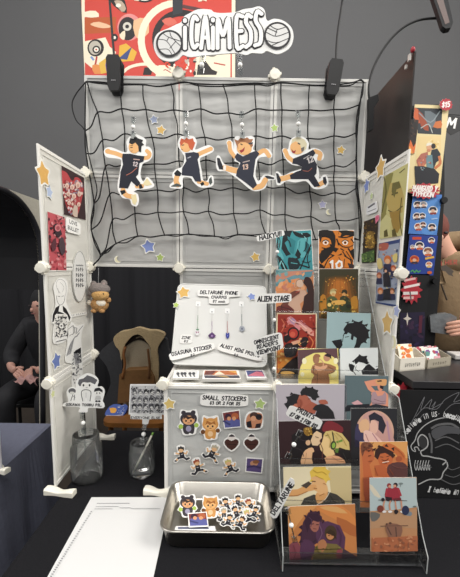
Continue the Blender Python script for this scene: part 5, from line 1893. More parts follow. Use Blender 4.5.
pr('blue bordered group print at the front of the right side panels', R1, (68, 62), (229, 35), group_, '2f4478', (370, 235, 7.7), BL=(42, 527), BR=(203, 552), group=LG, th=.001)
sign('small white two-line tag on the right side panel', R1.off(.002), [(366.4, 207), (376.6, 200.4), (377.4, 211.6), (366.4, 215.4)], [], col='e6e6e8', extra=lambda A: [A.line([(368.4, 207.6), (374.4, 203.6)], 1.6, '55555c'), A.line([(367.6, 212), (376, 208.6)], .8, '8a8a90')])
b = Art(RP.off(.006), (360, 195, 18.4))
b.body([b.F(x, y) for x, y in ((280, 395), (310, 370), (350, 375), (345, 455), (285, 530))], 'e07c98', .001)
b.poly([(295, 410), (325, 395), (330, 440), (300, 470)], 'c8506e')
tag(b.build('tab_sticker'), 'small pink tab at the corner of the dark golden print', 'sticker')

# ------------------------------------------------------------------ jars, card signs, tray, paper
TP = flat(TZ - ZO)


def lathe_open(A, prof, c, n=40):
    vs, fs = [], []
    for r_, h in prof:
        vs += [c + V((r_ * math.cos(2 * math.pi * k / n), r_ * math.sin(2 * math.pi * k / n), h)) for k in range(n)]
    for i in range(len(prof) - 1):
        fs += [(i * n + k, i * n + (k + 1) % n, (i + 1) * n + (k + 1) % n, (i + 1) * n + k) for k in range(n)]
    A.add(vs, fs, GLASS)


def jar(label, px, py, depth_c, R, H, neck):
    c = V(depth_c)
    r = thing('glass_jar', label, 'jar', c, 'clear glass jars')
    t = .003
    out = [(0, 0), (R * .82, 0), (R * .95, .006), (R, .02), (R, H * .66), (R * .97, H * .74), (neck * 1.02, H * .83), (neck, H * .86), (neck, H)]
    inn = [(max(0, a - t), max(h, .006)) for a, h in reversed(out[1:])] + [(0, .006)]
    A = MB()
    lathe_open(A, out, c)
    A.build('vessel', r, sm=True, origin=c)
    A = MB()
    for h in (H * .90, H * .95, H * .855):
        A.tube([c + V(((neck + .001) * math.cos(a), (neck + .001) * math.sin(a), h)) for a in [2 * math.pi * k / 36 for k in range(36)]], .0016, GLASS, 6, closed=True)
    A.tube([c + V(((neck) * math.cos(a), (neck) * math.sin(a), H)) for a in [2 * math.pi * k / 36 for k in range(36)]], .0022, GLASS, 6, closed=True)
    A.build('screw_rim', r, sm=True, origin=c)
    A = MB()
    q = Plane(c + V((0, -R - .0004, H * .3)), (1, 0, 0), (0, 0, 1))
    for k in range(5):
        x = (-.6 + .3 * k) * R * .55
        A.tube(smooth([q.pt(x - .006, -.006 + k % 2 * .003), q.pt(x, .008), q.pt(x + .004, -.006), q.pt(x + .009, .006)], 4), .0011, GLASS, 5)
    A.build('embossing', r, sm=True, origin=c)
    return r


j1 = TP.at(87.5, 478)
jar('larger empty clear jar at the foot of the left side panel', 0, 0, j1, .053, .163, .042)
j2 = TP.at(142, 473)
jar('smaller clear jar holding a white pen', 0, 0, j2, .046, .116, .038)
b = MB()
a0, a1 = j2 + V((-.028, -.012, .009)), j2 + V((.040, .012, .150))
b.tube([a0, a0.lerp(a1, .93)], .0035, M('e8e3d6', .4), 10)
b.tube([a0.lerp(a1, .93), a1], [.0035, .003], M('8cc05a', .4), 10)
b.tube([a0, a0 + (a0 - a1).normalized() * .003], [.003, .001], M('cfc4ae', .5), 8)
p_ = b
r = thing('pen', 'white pen with a green end leaning in the smaller jar', 'pen', a0)
b1 = MB(); b1.tube([a0, a0.lerp(a1, .93)], .0035, M('e8e3d6', .4), 10); b1.build('barrel', r, sm=True, origin=a0)
b1 = MB(); b1.tube([a0.lerp(a1, .93), a1], [.0037, .003], M('8cc05a', .4), 10); b1.build('end_cap', r, sm=True, origin=a0)

JP = Plane((0, j1.y - .005, ZO), EX, EZ)
fr = (60, 360, 9.2)


def kids(A):
    g, k = '66666a', '2c2c30'
    A.poly([(165, 215), (175, 180), (215, 170), (250, 140), (300, 155), (345, 185), (335, 200), (322, 225), (290, 210), (255, 205), (220, 205), (190, 240), (178, 240)], g, 0)
    A.ell(246, 232, 52, 36, 'f2f1ed').poly([(178, 215), (205, 200), (250, 208), (300, 202), (318, 220), (318, 195), (250, 165), (190, 185)], g, 0)
    A.ell(216, 232, 8, 11, k).ell(272, 232, 8, 11, k).line([(238, 252), (254, 252)], 3, g)
    A.poly([(198, 300), (215, 275), (265, 275), (288, 300), (280, 375), (255, 382), (240, 345), (225, 382), (205, 378)], 'ededea', 0).line([(210, 378), (196, 305), (215, 276), (262, 276), (286, 300), (276, 378)], 6, k, sm=3).line([(240, 300), (240, 345)], 3, '9a9a9c')
    A.ell(112, 285, 34, 26, g).ell(114, 300, 22, 16, 'dcdcd8').poly([(80, 290), (95, 262), (140, 268), (144, 300), (120, 290)], g, 0).line([(118, 318), (100, 375)], 5, k).line([(136, 320), (130, 370)], 5, k).line([(120, 330), (140, 345)], 4, g)
    A.poly([(312, 290), (322, 262), (360, 252), (392, 275), (392, 300), (372, 280), (345, 275)], k, 0).ell(350, 300, 34, 24, 'efeeea').poly([(314, 292), (330, 262), (372, 262), (390, 298), (360, 282)], k, 0).ell(340, 304, 5, 7, k).ell(366, 304, 5, 7, k).poly([(330, 330), (372, 328), (382, 362), (322, 365)], 'c8c8c6').ell(336, 378, 12, 8, k).ell(362, 378, 12, 8, k)
    A.text('OIKAWA TOORU PIL.', 222, 411, 330, 22, k, 0)


def stemmed(label, outline, draw, stem, pl, fr, col='f6f6f3'):
    A = Art(pl, fr)
    A.body([A.F(x, y) for x, y in outline], col, .002, 'd8d8d4')
    draw(A)
    o = pl.at(fr[0] + stem[-1][0] / fr[2], fr[1] + stem[-1][1] / fr[2])
    r = thing('card_sign', label, 'sign', o, 'card signs standing in the jars')
    A.build('board', r, origin=o)
    f = lambda q: pl.at(fr[0] + q[0] / fr[2], fr[1] + q[1] / fr[2])
    A = MB()
    A.tube([f(stem[0]) - pl.n * .004, f(stem[-1]) - pl.n * .004], .003, CLIP, 8)
    A.build('stem', r, sm=True, origin=o)
    clip_chain(r, pl, [stem[1], stem[2]], fr, .010)
    return r


ol = [(p.x, p.y) for p in smooth([(28, 425), (42, 395), (78, 385), (60, 300), (80, 262), (115, 245), (150, 255), (150, 190), (185, 155), (250, 122), (320, 145), (355, 190), (345, 245), (385, 245), (412, 290), (392, 375), (405, 400), (398, 442), (265, 440), (250, 480), (170, 478), (178, 435)], 3, True)]
stemmed('white cut-out sign with three drawn children, standing in the larger jar', ol, kids, [(220, 440), (215, 500), (225, 640), (230, 900)], JP, fr)
fr = (120, 370, 7.67)


def crowd(A):
    A.poly([(85, 118), (348, 118), (345, 330), (75, 328)], 'c9c9ca', 0)
    rn = random.Random(11)
    for yy in (180, 240, 290):
        for i in range(6):
            x = 105 + i * 44 + (yy % 7) * 2
            A.poly([(x - 18, yy + 5), (x - 20, yy - 25), (x - 4, yy - 36), (x + 18, yy - 26), (x + 18, yy + 5), (x + 6, yy - 14), (x - 8, yy - 12)], rn.choice(['55555a', '3a3a3e', '8a8a8e', '6a6a6e', '2c2c30']), 0)
            A.ell(x, yy, 13, 15, 'e2e1de', 0, 12).ell(x - 5, yy, 2.4, 3, '3a3a3e', 0, 8).ell(x + 5, yy, 2.4, 3, '3a3a3e', 0, 8)
            A.line([(x - 14, yy + 28), (x, yy + 16), (x + 14, yy + 28)], 5, rn.choice(['3a3a3e', '77777a', '9a9a9c']))
    A.speck((85, 120, 345, 326), 110, 10, ['4a4a4e', '8a8a8e', 'dededc', '2f2f33'], 21)
    A.text('EVERYONE ELSE', 200, 358, 220, 17, '2c2c30', 0)


J2 = Plane((0, j2.y - .004, ZO), EX, EZ)
stemmed('white sign with a grey crowd drawing, standing in the smaller jar', [(78, 110), (356, 110), (352, 340), (322, 345), (322, 376), (225, 378), (215, 415), (170, 412), (172, 378), (80, 376), (80, 342), (66, 340)], crowd, [(195, 380), (192, 430), (178, 540), (176, 740)], J2, fr)

# steel tray
ZT = TZ + .058
tc = V((.5425, -.482, TZ))
A = MB()


def loop(w_, d_, r_, z, n=7):
    return [V((tc.x + x - w_ / 2, tc.y + y - d_ / 2, z)) for x, y in rrect(w_, d_, r_, n)]


STEEL = M('b4b0a8', .28, 1.0, noise=.08, scale=30)
W_, D_ = .306, .214
lp = [loop(W_ - .035, D_ - .035, .03, TZ + .002), loop(W_ - .02, D_ - .02, .035, TZ + .006), loop(W_ - .006, D_ - .006, .036, ZT - .003), loop(W_ + .006, D_ + .006, .04, ZT - .003), loop(W_ + .006, D_ + .006, .04, ZT), loop(W_, D_, .038, ZT + .002), loop(W_ - .010, D_ - .010, .034, ZT), loop(W_ - .026, D_ - .026, .033, TZ + .008), loop(W_ - .042, D_ - .042, .028, TZ + .0045)]
n = len(lp[0])
vs = [p for l in lp for p in l]
fs = [tuple(reversed(range(n)))]
for i in range(len(lp) - 1):
    for k in range(n):
        l = (k + 1) % n
        fs.append((i * n + k, i * n + l, (i + 1) * n + l, (i + 1) * n + k))
fs.append(tuple(range((len(lp) - 1) * n, len(lp) * n)))
A.add(vs, fs, STEEL)
tag(A.build('steel_tray', sm=False), 'stainless steel tray full of loose stickers on the black table', 'tray')
for o_ in (bpy.data.objects['steel_tray'],):
    for pgn in o_.data.polygons:
        pgn.use_smooth = len(pgn.vertices) == 4
TF = Plane((0, 0, TZ + .0065), EX, (0, .94, .34))
# loose stickers lie propped in the tray, facing up and a little forward
TF = Plane((0, tc.y, TZ + .020), EX, (0, .97, .24))
tg = 'loose stickers in the steel tray'
sticker('loose sticker of the child in a dark bear hood, lying in the tray', TF, hood_out(187.5, 505, 8.2), lambda A: hooded(A, 187.5, 505, 8.2, '3b363c', 'e2a878', '9d97b0', 'a9c65a', 'round'), group=tg, lift=.002)
sticker('loose sticker of the child in a tan cat hood, lying in the tray', TF, hood_out(210.5, 506, 8.2), lambda A: hooded(A, 210.5, 506, 8.2, 'd79a55', 'eeb878', 'eec89a', '6f4527', 'cat'), group=tg, lift=.0035)


def dsq3(A):
    A.poly([(188.6, 514), (206, 512.6), (207.6, 525.4), (190, 526)], '7a3a3a').poly([(190, 519), (199, 517), (207, 520), (207.6, 525.4), (190, 526)], '5b5f9a').ell(194, 516.4, 3.2, 2.6, '3a2434').ell(202, 516, 3.8, 3, 'b0603c').ell(195, 518, 2, 1.8, 'd79a70').ell(201, 518, 2, 1.8, 'd79a70').line([(190, 521), (198, 523)], 1.5, '3c3f70')


sticker('loose square sticker of a red and violet couple, lying in the tray', TF, [(187.6, 513), (206.8, 511.6), (208.6, 526.4), (188.8, 527.4)], dsq3, group=tg, sm=0, lift=.006)
rs = random.Random(4)
spots = [(226, 504, 7, '1d1d22', 'at the back left of the pile'), (238, 501, 6.6, '2a2628', 'at the back middle of the pile'), (250, 505, 7.2, '9c4a30', 'with red hair at the back right of the pile'), (224, 514, 6.6, 'b8b09a', 'at the left edge of the pile'), (236, 512, 7, '26262c', 'in the middle of the pile'), (248, 516, 7.2, 'cfc07a', 'with pale hair at the right of the pile'), (229, 520, 6.8, '2a2628', 'at the front left of the pile'), (241, 522, 6.8, '4a3026', 'at the front right of the pile'), (255, 512, 6.4, '1d1d22', 'at the right edge of the pile')]
for i, (x, y, s_, h, ww) in enumerate(spots):
    o_ = runner('loose runner sticker %s in the tray' % ww, TF.off(.0015 + .0014 * i), x, y, s_, h, rs.choice((1, -1)), tg, rs.uniform(-35, 35))
b = Art(TF.off(.001))
b.body([b.F(x, y) for x, y in ((176, 526), (215, 526), (216, 531), (174, 531))], 'e4e4e4', .001)
b.poly([(178, 527), (208, 527), (209, 529), (178, 529)], '5a5f78')
tag(b.build('sticker'), 'flat sticker sheet edge at the front left of the tray', 'sticker', tg)

# sign-up sheet
A = Art(TP.off(.0016))
pq, wq, hq = rect_plane(TP.off(.0016), (90.2, 497.6), (166.2, 496.8), (46, 583), (157, 583))
P2 = card(TP.off(.0016), (90.2, 497.6), (166.2, 496.8), (30, 611), (153, 611), col='d6d6d5', th=.0008)
P2.fr = (40, 480, 3.286)
for y, x0, x1, n_ in ((77, 188, 296, 16), (88, 184, 260, 12), (96, 180, 240, 10), (93, 262, 300, 6), (96, 300, 395, 16)):
    for k in range(n_):
        x = x0 + (x1 - x0) * k / n_
        P2.line([(x, y), (x + (x1 - x0) / n_ * .62, y + (.4 if k % 2 else -.4))], 2.2 if y < 80 else 1.5, '77777c')
for k in range(34):
    t_ = k / 33
    P2.line([(178 - 150 * t_ - 12, 106 + 245 * t_), (183 - 150 * t_ - 12, 106 + 245 * t_)], 1.6 + 1.4 * t_, '66666c')
tag(P2.build('paper_sheet'), 'white printed sign-up sheet lying on the black tablecloth', 'paper')

# ================================================================== BACKGROUND, LEFT
# red artwork banner on the wall
WP = front(2.59)
A = card(WP, (82, -40), (235, -40), (82.6, 90), (235.6, 90), None, 'c8473c', (75, 0, 4.6), .004)
cr, k = 'e9dfc6', '2b2626'
A.poly([(30, -190), (44, -190), (46, 420), (30, 420)], cr).poly([(44, 55), (95, 50), (110, 78), (44, 78)], cr, 2)
A.poly([(44, 82), (190, 78), (185, 150), (44, 156)], 'b4572e', 0).poly([(70, 110), (110, 100), (170, 122), (130, 130), (90, 122)], 'e2b894', 2)
A.poly([(44, 190), (140, 172), (160, 215), (190, 240), (150, 300), (110, 340), (44, 285)], cr, 0)
A.ell(95, 220, 38, 40, k).ell(92, 220, 28, 32, 'b9b2a4').ell(98, 228, 18, 18, k).ell(98, 228, 11, 11, 'e8e2d4').ell(98, 228, 4, 4, 'b03a34')
A.line([(100, 262), (92, 300), (75, 320)], 8, 'b03a34', sm=3).line([(75, 262), (85, 275)], 10, '7a94c4').poly([(80, 300), (120, 300), (150, 330), (90, 340)], 'd98a4c', 2)
A.ell(250, 125, 55, 62, 'd88a86').ell(242, 132, 42, 54, k).ell(240, 122, 20, 20, 'cfcabd').ell(240, 122, 9, 9, k).poly([(205, 160), (230, 140), (228, 182), (212, 178)], 'e4d4b8', 2).poly([(270, 95), (330, 85), (340, 150), (300, 178), (275, 160)], 'e0b48a', 2).ell(182, 173, 16, 18, k).ell(182, 173, 7, 7, 'e8e2d4')
A.poly([(205, 210), (235, 200), (285, 240), (270, 280), (200, 285)], 'd9a93e', 0).poly([(200, 270), (262, 215), (240, 275)], '3d4a7c').poly([(110, 290), (150, 262), (170, 330), (120, 340)], 'd9b04a', 0).poly([(150, 262), (160, 310), (150, 345), (140, 300)], '7b5aa0', 2)
A.line([(210, 345), (250, 310), (320, 295), (380, 310)], 14, cr, sm=4).poly([(320, 310), (360, 310), (350, 345), (312, 345)], k).poly([(385, 300), (460, 300), (470, 420), (350, 420)], cr, 0).line([(400, 345), (415, 320), (460, 350)], 4, 'b03a34', sm=3)
# big cream ring with a dark inner arc
ring = [(470 + 165 * math.cos(math.radians(t)), 185 + 170 * math.sin(math.radians(t))) for t in range(95, 275, 9)]
A.line(ring, 32, cr)
ring2 = [(490 + 120 * math.cos(math.radians(t)), 180 + 120 * math.sin(math.radians(t))) for t in range(110, 330, 9)]
A.line(ring2, 30, k)
A.poly([(445, -190), (500, -190), (495, 60), (450, 70)], '33363a', 0).poly([(400, 95), (440, 80), (470, 105), (430, 120)], 'd06a5a', 2).line([(500, 30), (600, 60), (620, 160)], 16, '5a3a3a', sm=4)
A.poly([(160, -30), (190, -40), (230, 5), (238, 60), (200, 45), (165, 10)], k, 2).poly([(180, 5), (215, 5), (235, 40), (215, 55)], 'b4a08c', 2).ell(200, 25, 12, 9, 'e8e2d4').ell(320, -8, 40, 20, k).ell(320, -8, 26, 12, 'e8e2d4')
A.poly([(560, 250), (640, 210), (715, 215), (715, 420), (540, 420)], cr, 0).ell(630, 235, 30, 28, '8a8478').ell(630, 235, 19, 18, 'e8e2d4').ell(630, 235, 8, 8, 'b03a34').poly([(565, 300), (600, 280), (630, 320), (655, 330), (650, 345), (560, 345)], k, 0).line([(640, 290), (690, 300)], 6, 'b0463c', sm=0)
A.poly([(720, -190), (738, -190), (741, 420), (722, 420)], cr)
A.speck((420, 260, 560, 345), 26, 14, [k, 'b9b2a4', 'e8e2d4', 'd2452c'], 6)
A.speck((250, -150, 720, -10), 40, 40, [cr, k, 'b4572e', 'd98a4c'], 7)
tag(A.build('banner'), 'red and cream artwork banner on the grey wall behind the lettered sign', 'banner')

# arched board on the neighbouring stall
AX = -.46
ap = leftw(AX)
tp_ = [(-40, 168), (0, 186), (39, 200.4), (60, 208), (60, 430)]
arch = [(43, 430), (42.5, 330), (42, 290), (41.6, 258), (39.4, 238), (36, 227), (31.4, 217), (25, 207.4), (17.6, 199.4), (9, 193.4), (0, 189), (-40, 178)]
A = Art(ap)
A.body([A.F(x, y) for x, y in tp_ + arch], M('b9b4a6', .7, noise=.2, scale=90), .02)
LIN = [ap.at(x, y) for x, y in arch[2:]]
r = thing('arched_board', 'pale arched board with a black rim standing beyond the left side panels', 'board', ap.at(43, 420))
A.build('board', r, origin=wloc(r))
A = MB()
A.tube(smooth([ap.at(x, y) for x, y in arch], 4), .014, M('26262a', .5), 10)
A.build('rim', r, sm=True, origin=wloc(r))
A = MB()
for k_ in range(len(LIN) - 1):
    A.prism([LIN[k_], LIN[k_ + 1], LIN[k_ + 1] + V((-.32, 0, 0)), LIN[k_] + V((-.32, 0, 0))], (0, .004, .006), M('17171a', .9))
A.build('lining', r, origin=wloc(r))

# neighbouring table with a blue-grey cloth
tag(cloth('t', -1.5, -.275, -.75, .13, TZ, M('6b6e7e', .9, noise=.12, scale=60, bump=.2, spec=.15), .014).build('tablecloth', sm=False),
    'blue-grey tablecloth on the neighbouring table at the lower left', 'tablecloth')
# pale panel edge and its foot on that table
b = MB()
q = flat(TZ - ZO)
fp_ = q.at(2, 472)
b.box(fp_ + V((-.19, 0, .19)), (.384, .006, .35), M('c3c3c6', .4))
r = thing('pale_screen', 'pale display screen on the blue-grey cloth at the far left edge', 'screen', fp_)
b.build('sheet', r, bevel=.002)
foot(fp_.x - .004, fp_.y, -.3, .06, r)


def figure(name, P, links, rad, m, parent=None, sub=2, root=0, origin=None):
    """one continuous body grown round a jointed skeleton"""
    me = bpy.data.meshes.new(name)
    keys = list(P)
    o = V(origin) if origin else V(P[keys[root]])
    me.from_pydata([V(P[k]) - o for k in keys], [(keys.index(a), keys.index(b_)) for a, b_ in links], [])
    ob = bpy.data.objects.new(name, me)
    COL.objects.link(ob)
    place(ob, o, parent)
    sk = ob.modifiers.new('skin', 'SKIN')
    sk.use_smooth_shade = True
    if not me.skin_vertices:
        bpy.context.view_layer.objects.active = ob
        me.attributes.new
    lay = me.skin_vertices[0].data if len(me.skin_vertices) else None
    for i, k in enumerate(keys):
        rr = rad[k]
        lay[i].radius = rr if isinstance(rr, tuple) else (rr, rr)
        lay[i].use_root = (i == root) or k.endswith('_root')
    s_ = ob.modifiers.new('sub', 'SUBSURF')
    s_.levels = s_.render_levels = sub
    me.materials.append(M(m, .6) if isinstance(m, str) else m)
    return ob


def chain(*ks):
    return [(a, b_) for a, b_ in zip(ks, ks[1:])]


def hand(P, L, R, side, wrist, palm, dirv, up, spread, curl, ln=.075, s=1.0):
    """palm and five bent fingers; dirv = pointing direction, up = back of the hand, spread = towards the thumb"""
    d, u_, sp = V(dirv).normalized(), V(up).normalized(), V(spread).normalized()
    pc = V(palm)
    P[side + 'palm'] = pc
    R[side + 'palm'] = (.030 * s, .016 * s)
    L.append((wrist, side + 'palm'))
    for i, (off, l) in enumerate(((.026, .9), (.009, 1.0), (-.009, .94), (-.025, .74))):
        b0 = pc + d * .012 + sp * off * .8
        p1 = pc + d * .045 + sp * off
        p2 = p1 + (d * math.cos(curl) - u_ * math.sin(curl)) * .034 * l
        p3 = p2 + (d * math.cos(curl * 2) - u_ * math.sin(curl * 2)) * .028 * l
        ks = [side + 'f%d_%d' % (i, j) for j in range(4)]
        ks[0] += '_root'
        for kk, pp, rr in zip(ks, (b0, p1, p2, p3), (.010, .0095, .0088, .0072)):
            P[kk] = pp
            R[kk] = rr * s
        L += chain(*ks)
    t0 = pc - d * .012 + sp * .016
    t1 = pc + d * .012 + sp * .042 - u_ * .006
    t2 = t1 + (d * .8 + sp * .35 - u_ * .3) * .030
    ks = [side + 't0_root', side + 't1', side + 't2']
    for kk, pp, rr in zip(ks, (t0, t1, t2), (.012, .0105, .009)):
        P[kk] = pp
        R[kk] = rr * s
    L += chain(*ks)


# person sitting far left, beyond the arch
o = V((-1.10, 1.32, 0))
at = lambda x, y, z: o + V((x, y, z))
P, L, R = {}, [], {}
P.update(pel=at(.22, .10, .56), sp1=at(.22, .09, .70), che=at(.215, .03, .90), nek=at(.21, -.03, 1.05), hea=at(.20, -.055, 1.15), top=at(.20, -.05, 1.24),
         shl=at(.04, .02, .98), ell=at(-.06, -.06, .76), wrl=at(.04, -.22, .71), shr=at(.39, .02, .98), elr=at(.43, -.08, .76), wrr=at(.33, -.24, .72),
         hil=at(.12, .08, .54), knl=at(.06, -.36, .54), anl=at(.06, -.36, .09), tol=at(.06, -.52, .05), hir=at(.32, .08, .54), knr=at(.36, -.36, .54), anr=at(.36, -.36, .09), tor=at(.36, -.52, .05))
R.update(pel=(.15, .11), sp1=(.13, .10), che=(.15, .11), nek=.05, hea=(.078, .09), top=(.06, .07), shl=.06, ell=.045, wrl=.027, shr=.06, elr=.045, wrr=.027,
         hil=.085, knl=.06, anl=.04, tol=.035, hir=.085, knr=.06, anr=.04, tor=.035)
L += chain('pel', 'sp1', 'che', 'nek', 'hea', 'top') + chain('che', 'shl', 'ell', 'wrl') + chain('che', 'shr', 'elr', 'wrr') + chain('pel', 'hil', 'knl', 'anl', 'tol') + chain('pel', 'hir', 'knr', 'anr', 'tor')
hand(P, L, R, 'l', 'wrl', at(.10, -.27, .705), (.8, -.5, -.2), (0, -.5, .85), (.3, .6, .5), .5, s=1.1)
hand(P, L, R, 'r', 'wrr', at(.25, -.28, .71), (-.8, -.4, -.2), (0, -.5, .85), (-.3, .6, .5), .5, s=1.1)
pr_ = thing('person', 'person in a black hooded jacket sitting at far left, hands in the lap', 'person', at(.22, -.1, 0))
SKIN = M('b98d7e', .55)
figure('body', P, L, R, SKIN, pr_, 2)
cl = {k_: v for k_, v in P.items() if k_ in ('pel', 'sp1', 'che', 'shl', 'ell', 'wrl', 'shr', 'elr', 'wrr', 'hil', 'knl', 'anl', 'hir', 'knr', 'anr', 'nek')}
cl['wrl'] = P['wrl'] + V((0, .03, .01)); cl['wrr'] = P['wrr'] + V((.03, .02, .01))
cr_ = {k_: (tuple(x * 1.16 + .012 for x in R[k_]) if isinstance(R[k_], tuple) else R[k_] * 1.2 + .014) for k_ in cl}
cr_['nek'] = .058
figure('jacket', cl, [e for e in L if e[0] in cl and e[1] in cl], cr_, M('1a1a1e', .75, noise=.2, scale=30, bump=.3), pr_, 2)
A = MB()
hd = P['hea'] + V((.01, .035, .025))
A.ball(hd, (.105, .10, .135), M('17171a', .85), 20)
A.build('hood', pr_, sm=True)
A = MB()
fc = P['hea'] + V((-.02, -.085, .0))
A.ball(fc + V((0, -.012, -.012)), (.011, .016, .018), SKIN, 10)
A.build('nose', pr_, sm=True)
A = MB()
for dx in (-.03, .03):
    A.ball(fc + V((dx, .012, .018)), (.010, .006, .006), '2a2022', 8)
A.ball(fc + V((0, .006, -.042)), (.02, .007, .005), '8a5550', 8)
A.build('face_features', pr_, sm=True)
# dusty pink scarf held in the lap
b = MB()
N = 14
vs, fs = [], []
sc = at(.22, -.30, .685)
for i in range(N + 1):
    for j in range(9):
        u, v = i / N - .5, j / 8 - .5
        vs.append(sc + V((u * .16 + .02 * math.sin(v * 9), v * .10 - .02, .018 * math.sin(u * 16 + v * 8) - .05 * abs(v) - .03 * abs(u) * 2 + .005)))
for i in range(N):
    for j in range(8):
        a = i * 9 + j
        fs.append((a, a + 9, a + 10, a + 1))
b.add(vs, fs, M('a98480', .9))
tag(b.build('scarf', sm=True, sub=1), 'dusty pink cloth bunched in the hands of the seated person', 'cloth')
# seat under the person
r = thing('folding_chair', 'black folding chair under the seated person in the black jacket', 'chair', at(.22, .05, 0))
b = MB(); b.box(at(.22, .02, .40), (.42, .42, .03), BLACK); b.build('seat', r, bevel=.006)
b = MB(); b.box(at(.22, .27, .72), (.42, .02, .22), BLACK); b.build('backrest', r, bevel=.006)
for sx in (-.18, .18):
    for sy in (-.17, .2):
        b = MB(); b.tube([at(.22 + sx, .02 + sy, 0), at(.22 + sx, .02 + sy, .385)], .012, BLACK); b.build('leg', r)
    b = MB(); b.tube([at(.22 + sx, .25, .41), at(.22 + sx, .27, .62)], .012, BLACK); b.build('back_post', r)

# ------------------------------------------------------------------ wooden chair with a jacket
sz = .45
sp = flat(sz - ZO)
f0, f1 = sp.at(104, 423), sp.at(162, 420)
cxm = (f0.x + f1.x) / 2 + .01
fy = f0.y
WOOD = M('8a5a2c', .45, noise=.35, scale=18)
r = thing('wooden_chair', 'wooden chair behind the table with a jacket over its back', 'chair', (cxm, fy + .2, 0))
b = MB()
b.prism([V((cxm + x, fy + .21 + y, sz)) for x, y in rrect2(.44, .42, .07)], (0, 0, -.03), WOOD)
b.build('seat', r, bevel=.006)
for sx in (-.18, .18):
    b = MB(); b.tube([(cxm + sx, fy + .05, 0), (cxm + sx * .95, fy + .06, sz - .032)], .018, WOOD); b.build('leg', r)
    b = MB(); b.tube([(cxm + sx, fy + .37, 0), (cxm + sx * .95, fy + .36, sz - .032)], .018, WOOD); b.build('leg', r)
    b = MB(); b.tube([(cxm + sx * .8, fy + .375, sz - .002), (cxm + sx * .8, fy + .41, .93)], .014, WOOD); b.build('back_post', r)
b = MB(); b.box((cxm, fy + .405, .86), (.32, .018, .10), WOOD); b.build('back_rail', r, bevel=.004)

JY = fy + .35
jp = front(JY)
r = thing('jacket', 'dark grey jacket with a tan fleece collar hung over the wooden chair', 'jacket', jp.at(132, 405))
DG = M('3c3d40', .85, noise=.15, scale=60, bump=.2)
TAN = M('b8a27c', .95, noise=.25, scale=120, bump=.6)
TAN2 = M('a1957f', .95, noise=.2, scale=120, bump=.4)


def puff(name, pts, dy, dep, m, par, fr=(90, 300, 5.11)):
    A = MB()
    q = jp.off(dy)
    A.prism([q.at(fr[0] + x / fr[2], fr[1] + y / fr[2]) for x, y in [(p.x, p.y) for p in smooth([(x, y, 0) for x, y in pts], 3, True)]], q.n * -dep, m)
    return A.build(name, par, bevel=.008, sm=False)


puff('lining', [(175, 250), (215, 190), (262, 185), (305, 240), (320, 330), (335, 430), (330, 540), (170, 540), (180, 350)], .05, .02, TAN2, r)
puff('shell', [(45, 275), (120, 205), (150, 190), (165, 300), (160, 400), (150, 540), (60, 540), (105, 430), (85, 340)], .06, .05, DG, r)
puff('shell', [(340, 245), (385, 195), (400, 250), (420, 310), (425, 430), (430, 540), (330, 540), (345, 420)], .06, .05, DG, r)
puff('collar', [(120, 195), (150, 165), (200, 155), (245, 142), (300, 155), (345, 158), (382, 182), (345, 245), (350, 330), (345, 430), (325, 400), (308, 330), (310, 250), (290, 215), (255, 178), (215, 185), (180, 225), (165, 262), (160, 310), (150, 260), (130, 235)], .085, .055, TAN, r)
puff('shell', [(175, 240), (215, 188), (262, 180), (300, 212), (310, 235), (262, 205), (220, 212)], .056, .02, M('2a211d', .9), r)
A = MB()
A.tube(smooth([jp.off(.062).at(90 + x / 5.11, 300 + y / 5.11) for x, y in ((235, 195), (255, 188), (272, 195))], 4), .004, M('8a7a60', .5), 8)
A.build('hanging_loop', r, sm=True)
b = MB()
q = jp.off(.13)
b.prism([q.at(90 + x / 5.11, 300 + y / 5.11) for x, y in ((150, 380), (185, 360), (300, 355), (325, 400), (335, 500), (140, 530))], q.n * -.10, M('7d5a34', .8, noise=.2, scale=50))
rb = thing('shoulder_bag', 'brown canvas bag standing on the wooden chair inside the jacket', 'bag', q.at(128, 402))
b.build('body', rb, bevel=.02)
b = MB()
b.tube(smooth([q.at(90 + x / 5.11, 300 + y / 5.11) for x, y in ((165, 400), (178, 330), (172, 280), (180, 240))], 5), .010, M('8a5a30', .7), 8)
b.build('strap', rb, sm=True)
b = MB()
b.tube(smooth([q.at(90 + x / 5.11, 300 + y / 5.11) for x, y in ((300, 400), (305, 340), (300, 290), (296, 250))], 5), .009, M('6d4a2a', .7), 8)
b.build('strap', rb, sm=True)
# blue packet on the seat
bp_ = Plane(sp.at(115, 413.5) + V((0, 0, .03)), (1, 0, 0), (0, .75, .66))
A = Art(bp_, (95, 395, 11.5))
uv = [A.F(x, y) for x, y in [(p.x, p.y) for p in smooth([(x, y, 0) for x, y in ((118, 235), (130, 180), (170, 130), (210, 108), (262, 105), (310, 118), (345, 105), (375, 130), (355, 190), (320, 235), (220, 242))], 3, True)]]
A.body(uv, '3c56a0', .03, '2f4486')
A.poly([(170, 150), (240, 150), (245, 185), (225, 205), (185, 205), (175, 180)], 'e0a03c', 2).line([(130, 235), (220, 238), (320, 228)], 8, 'c9c4cc', sm=3).line([(262, 130), (330, 118)], 7, '8fa0cf', sm=2).speck((255, 140, 340, 215), 22, 12, ['6f86c4', 'a9b4dc', '2f4486', 'c9c4cc'], 3)
tag(A.build('snack_packet', bevel=.003), 'blue foil packet with an orange mark on the wooden chair seat', 'packet')

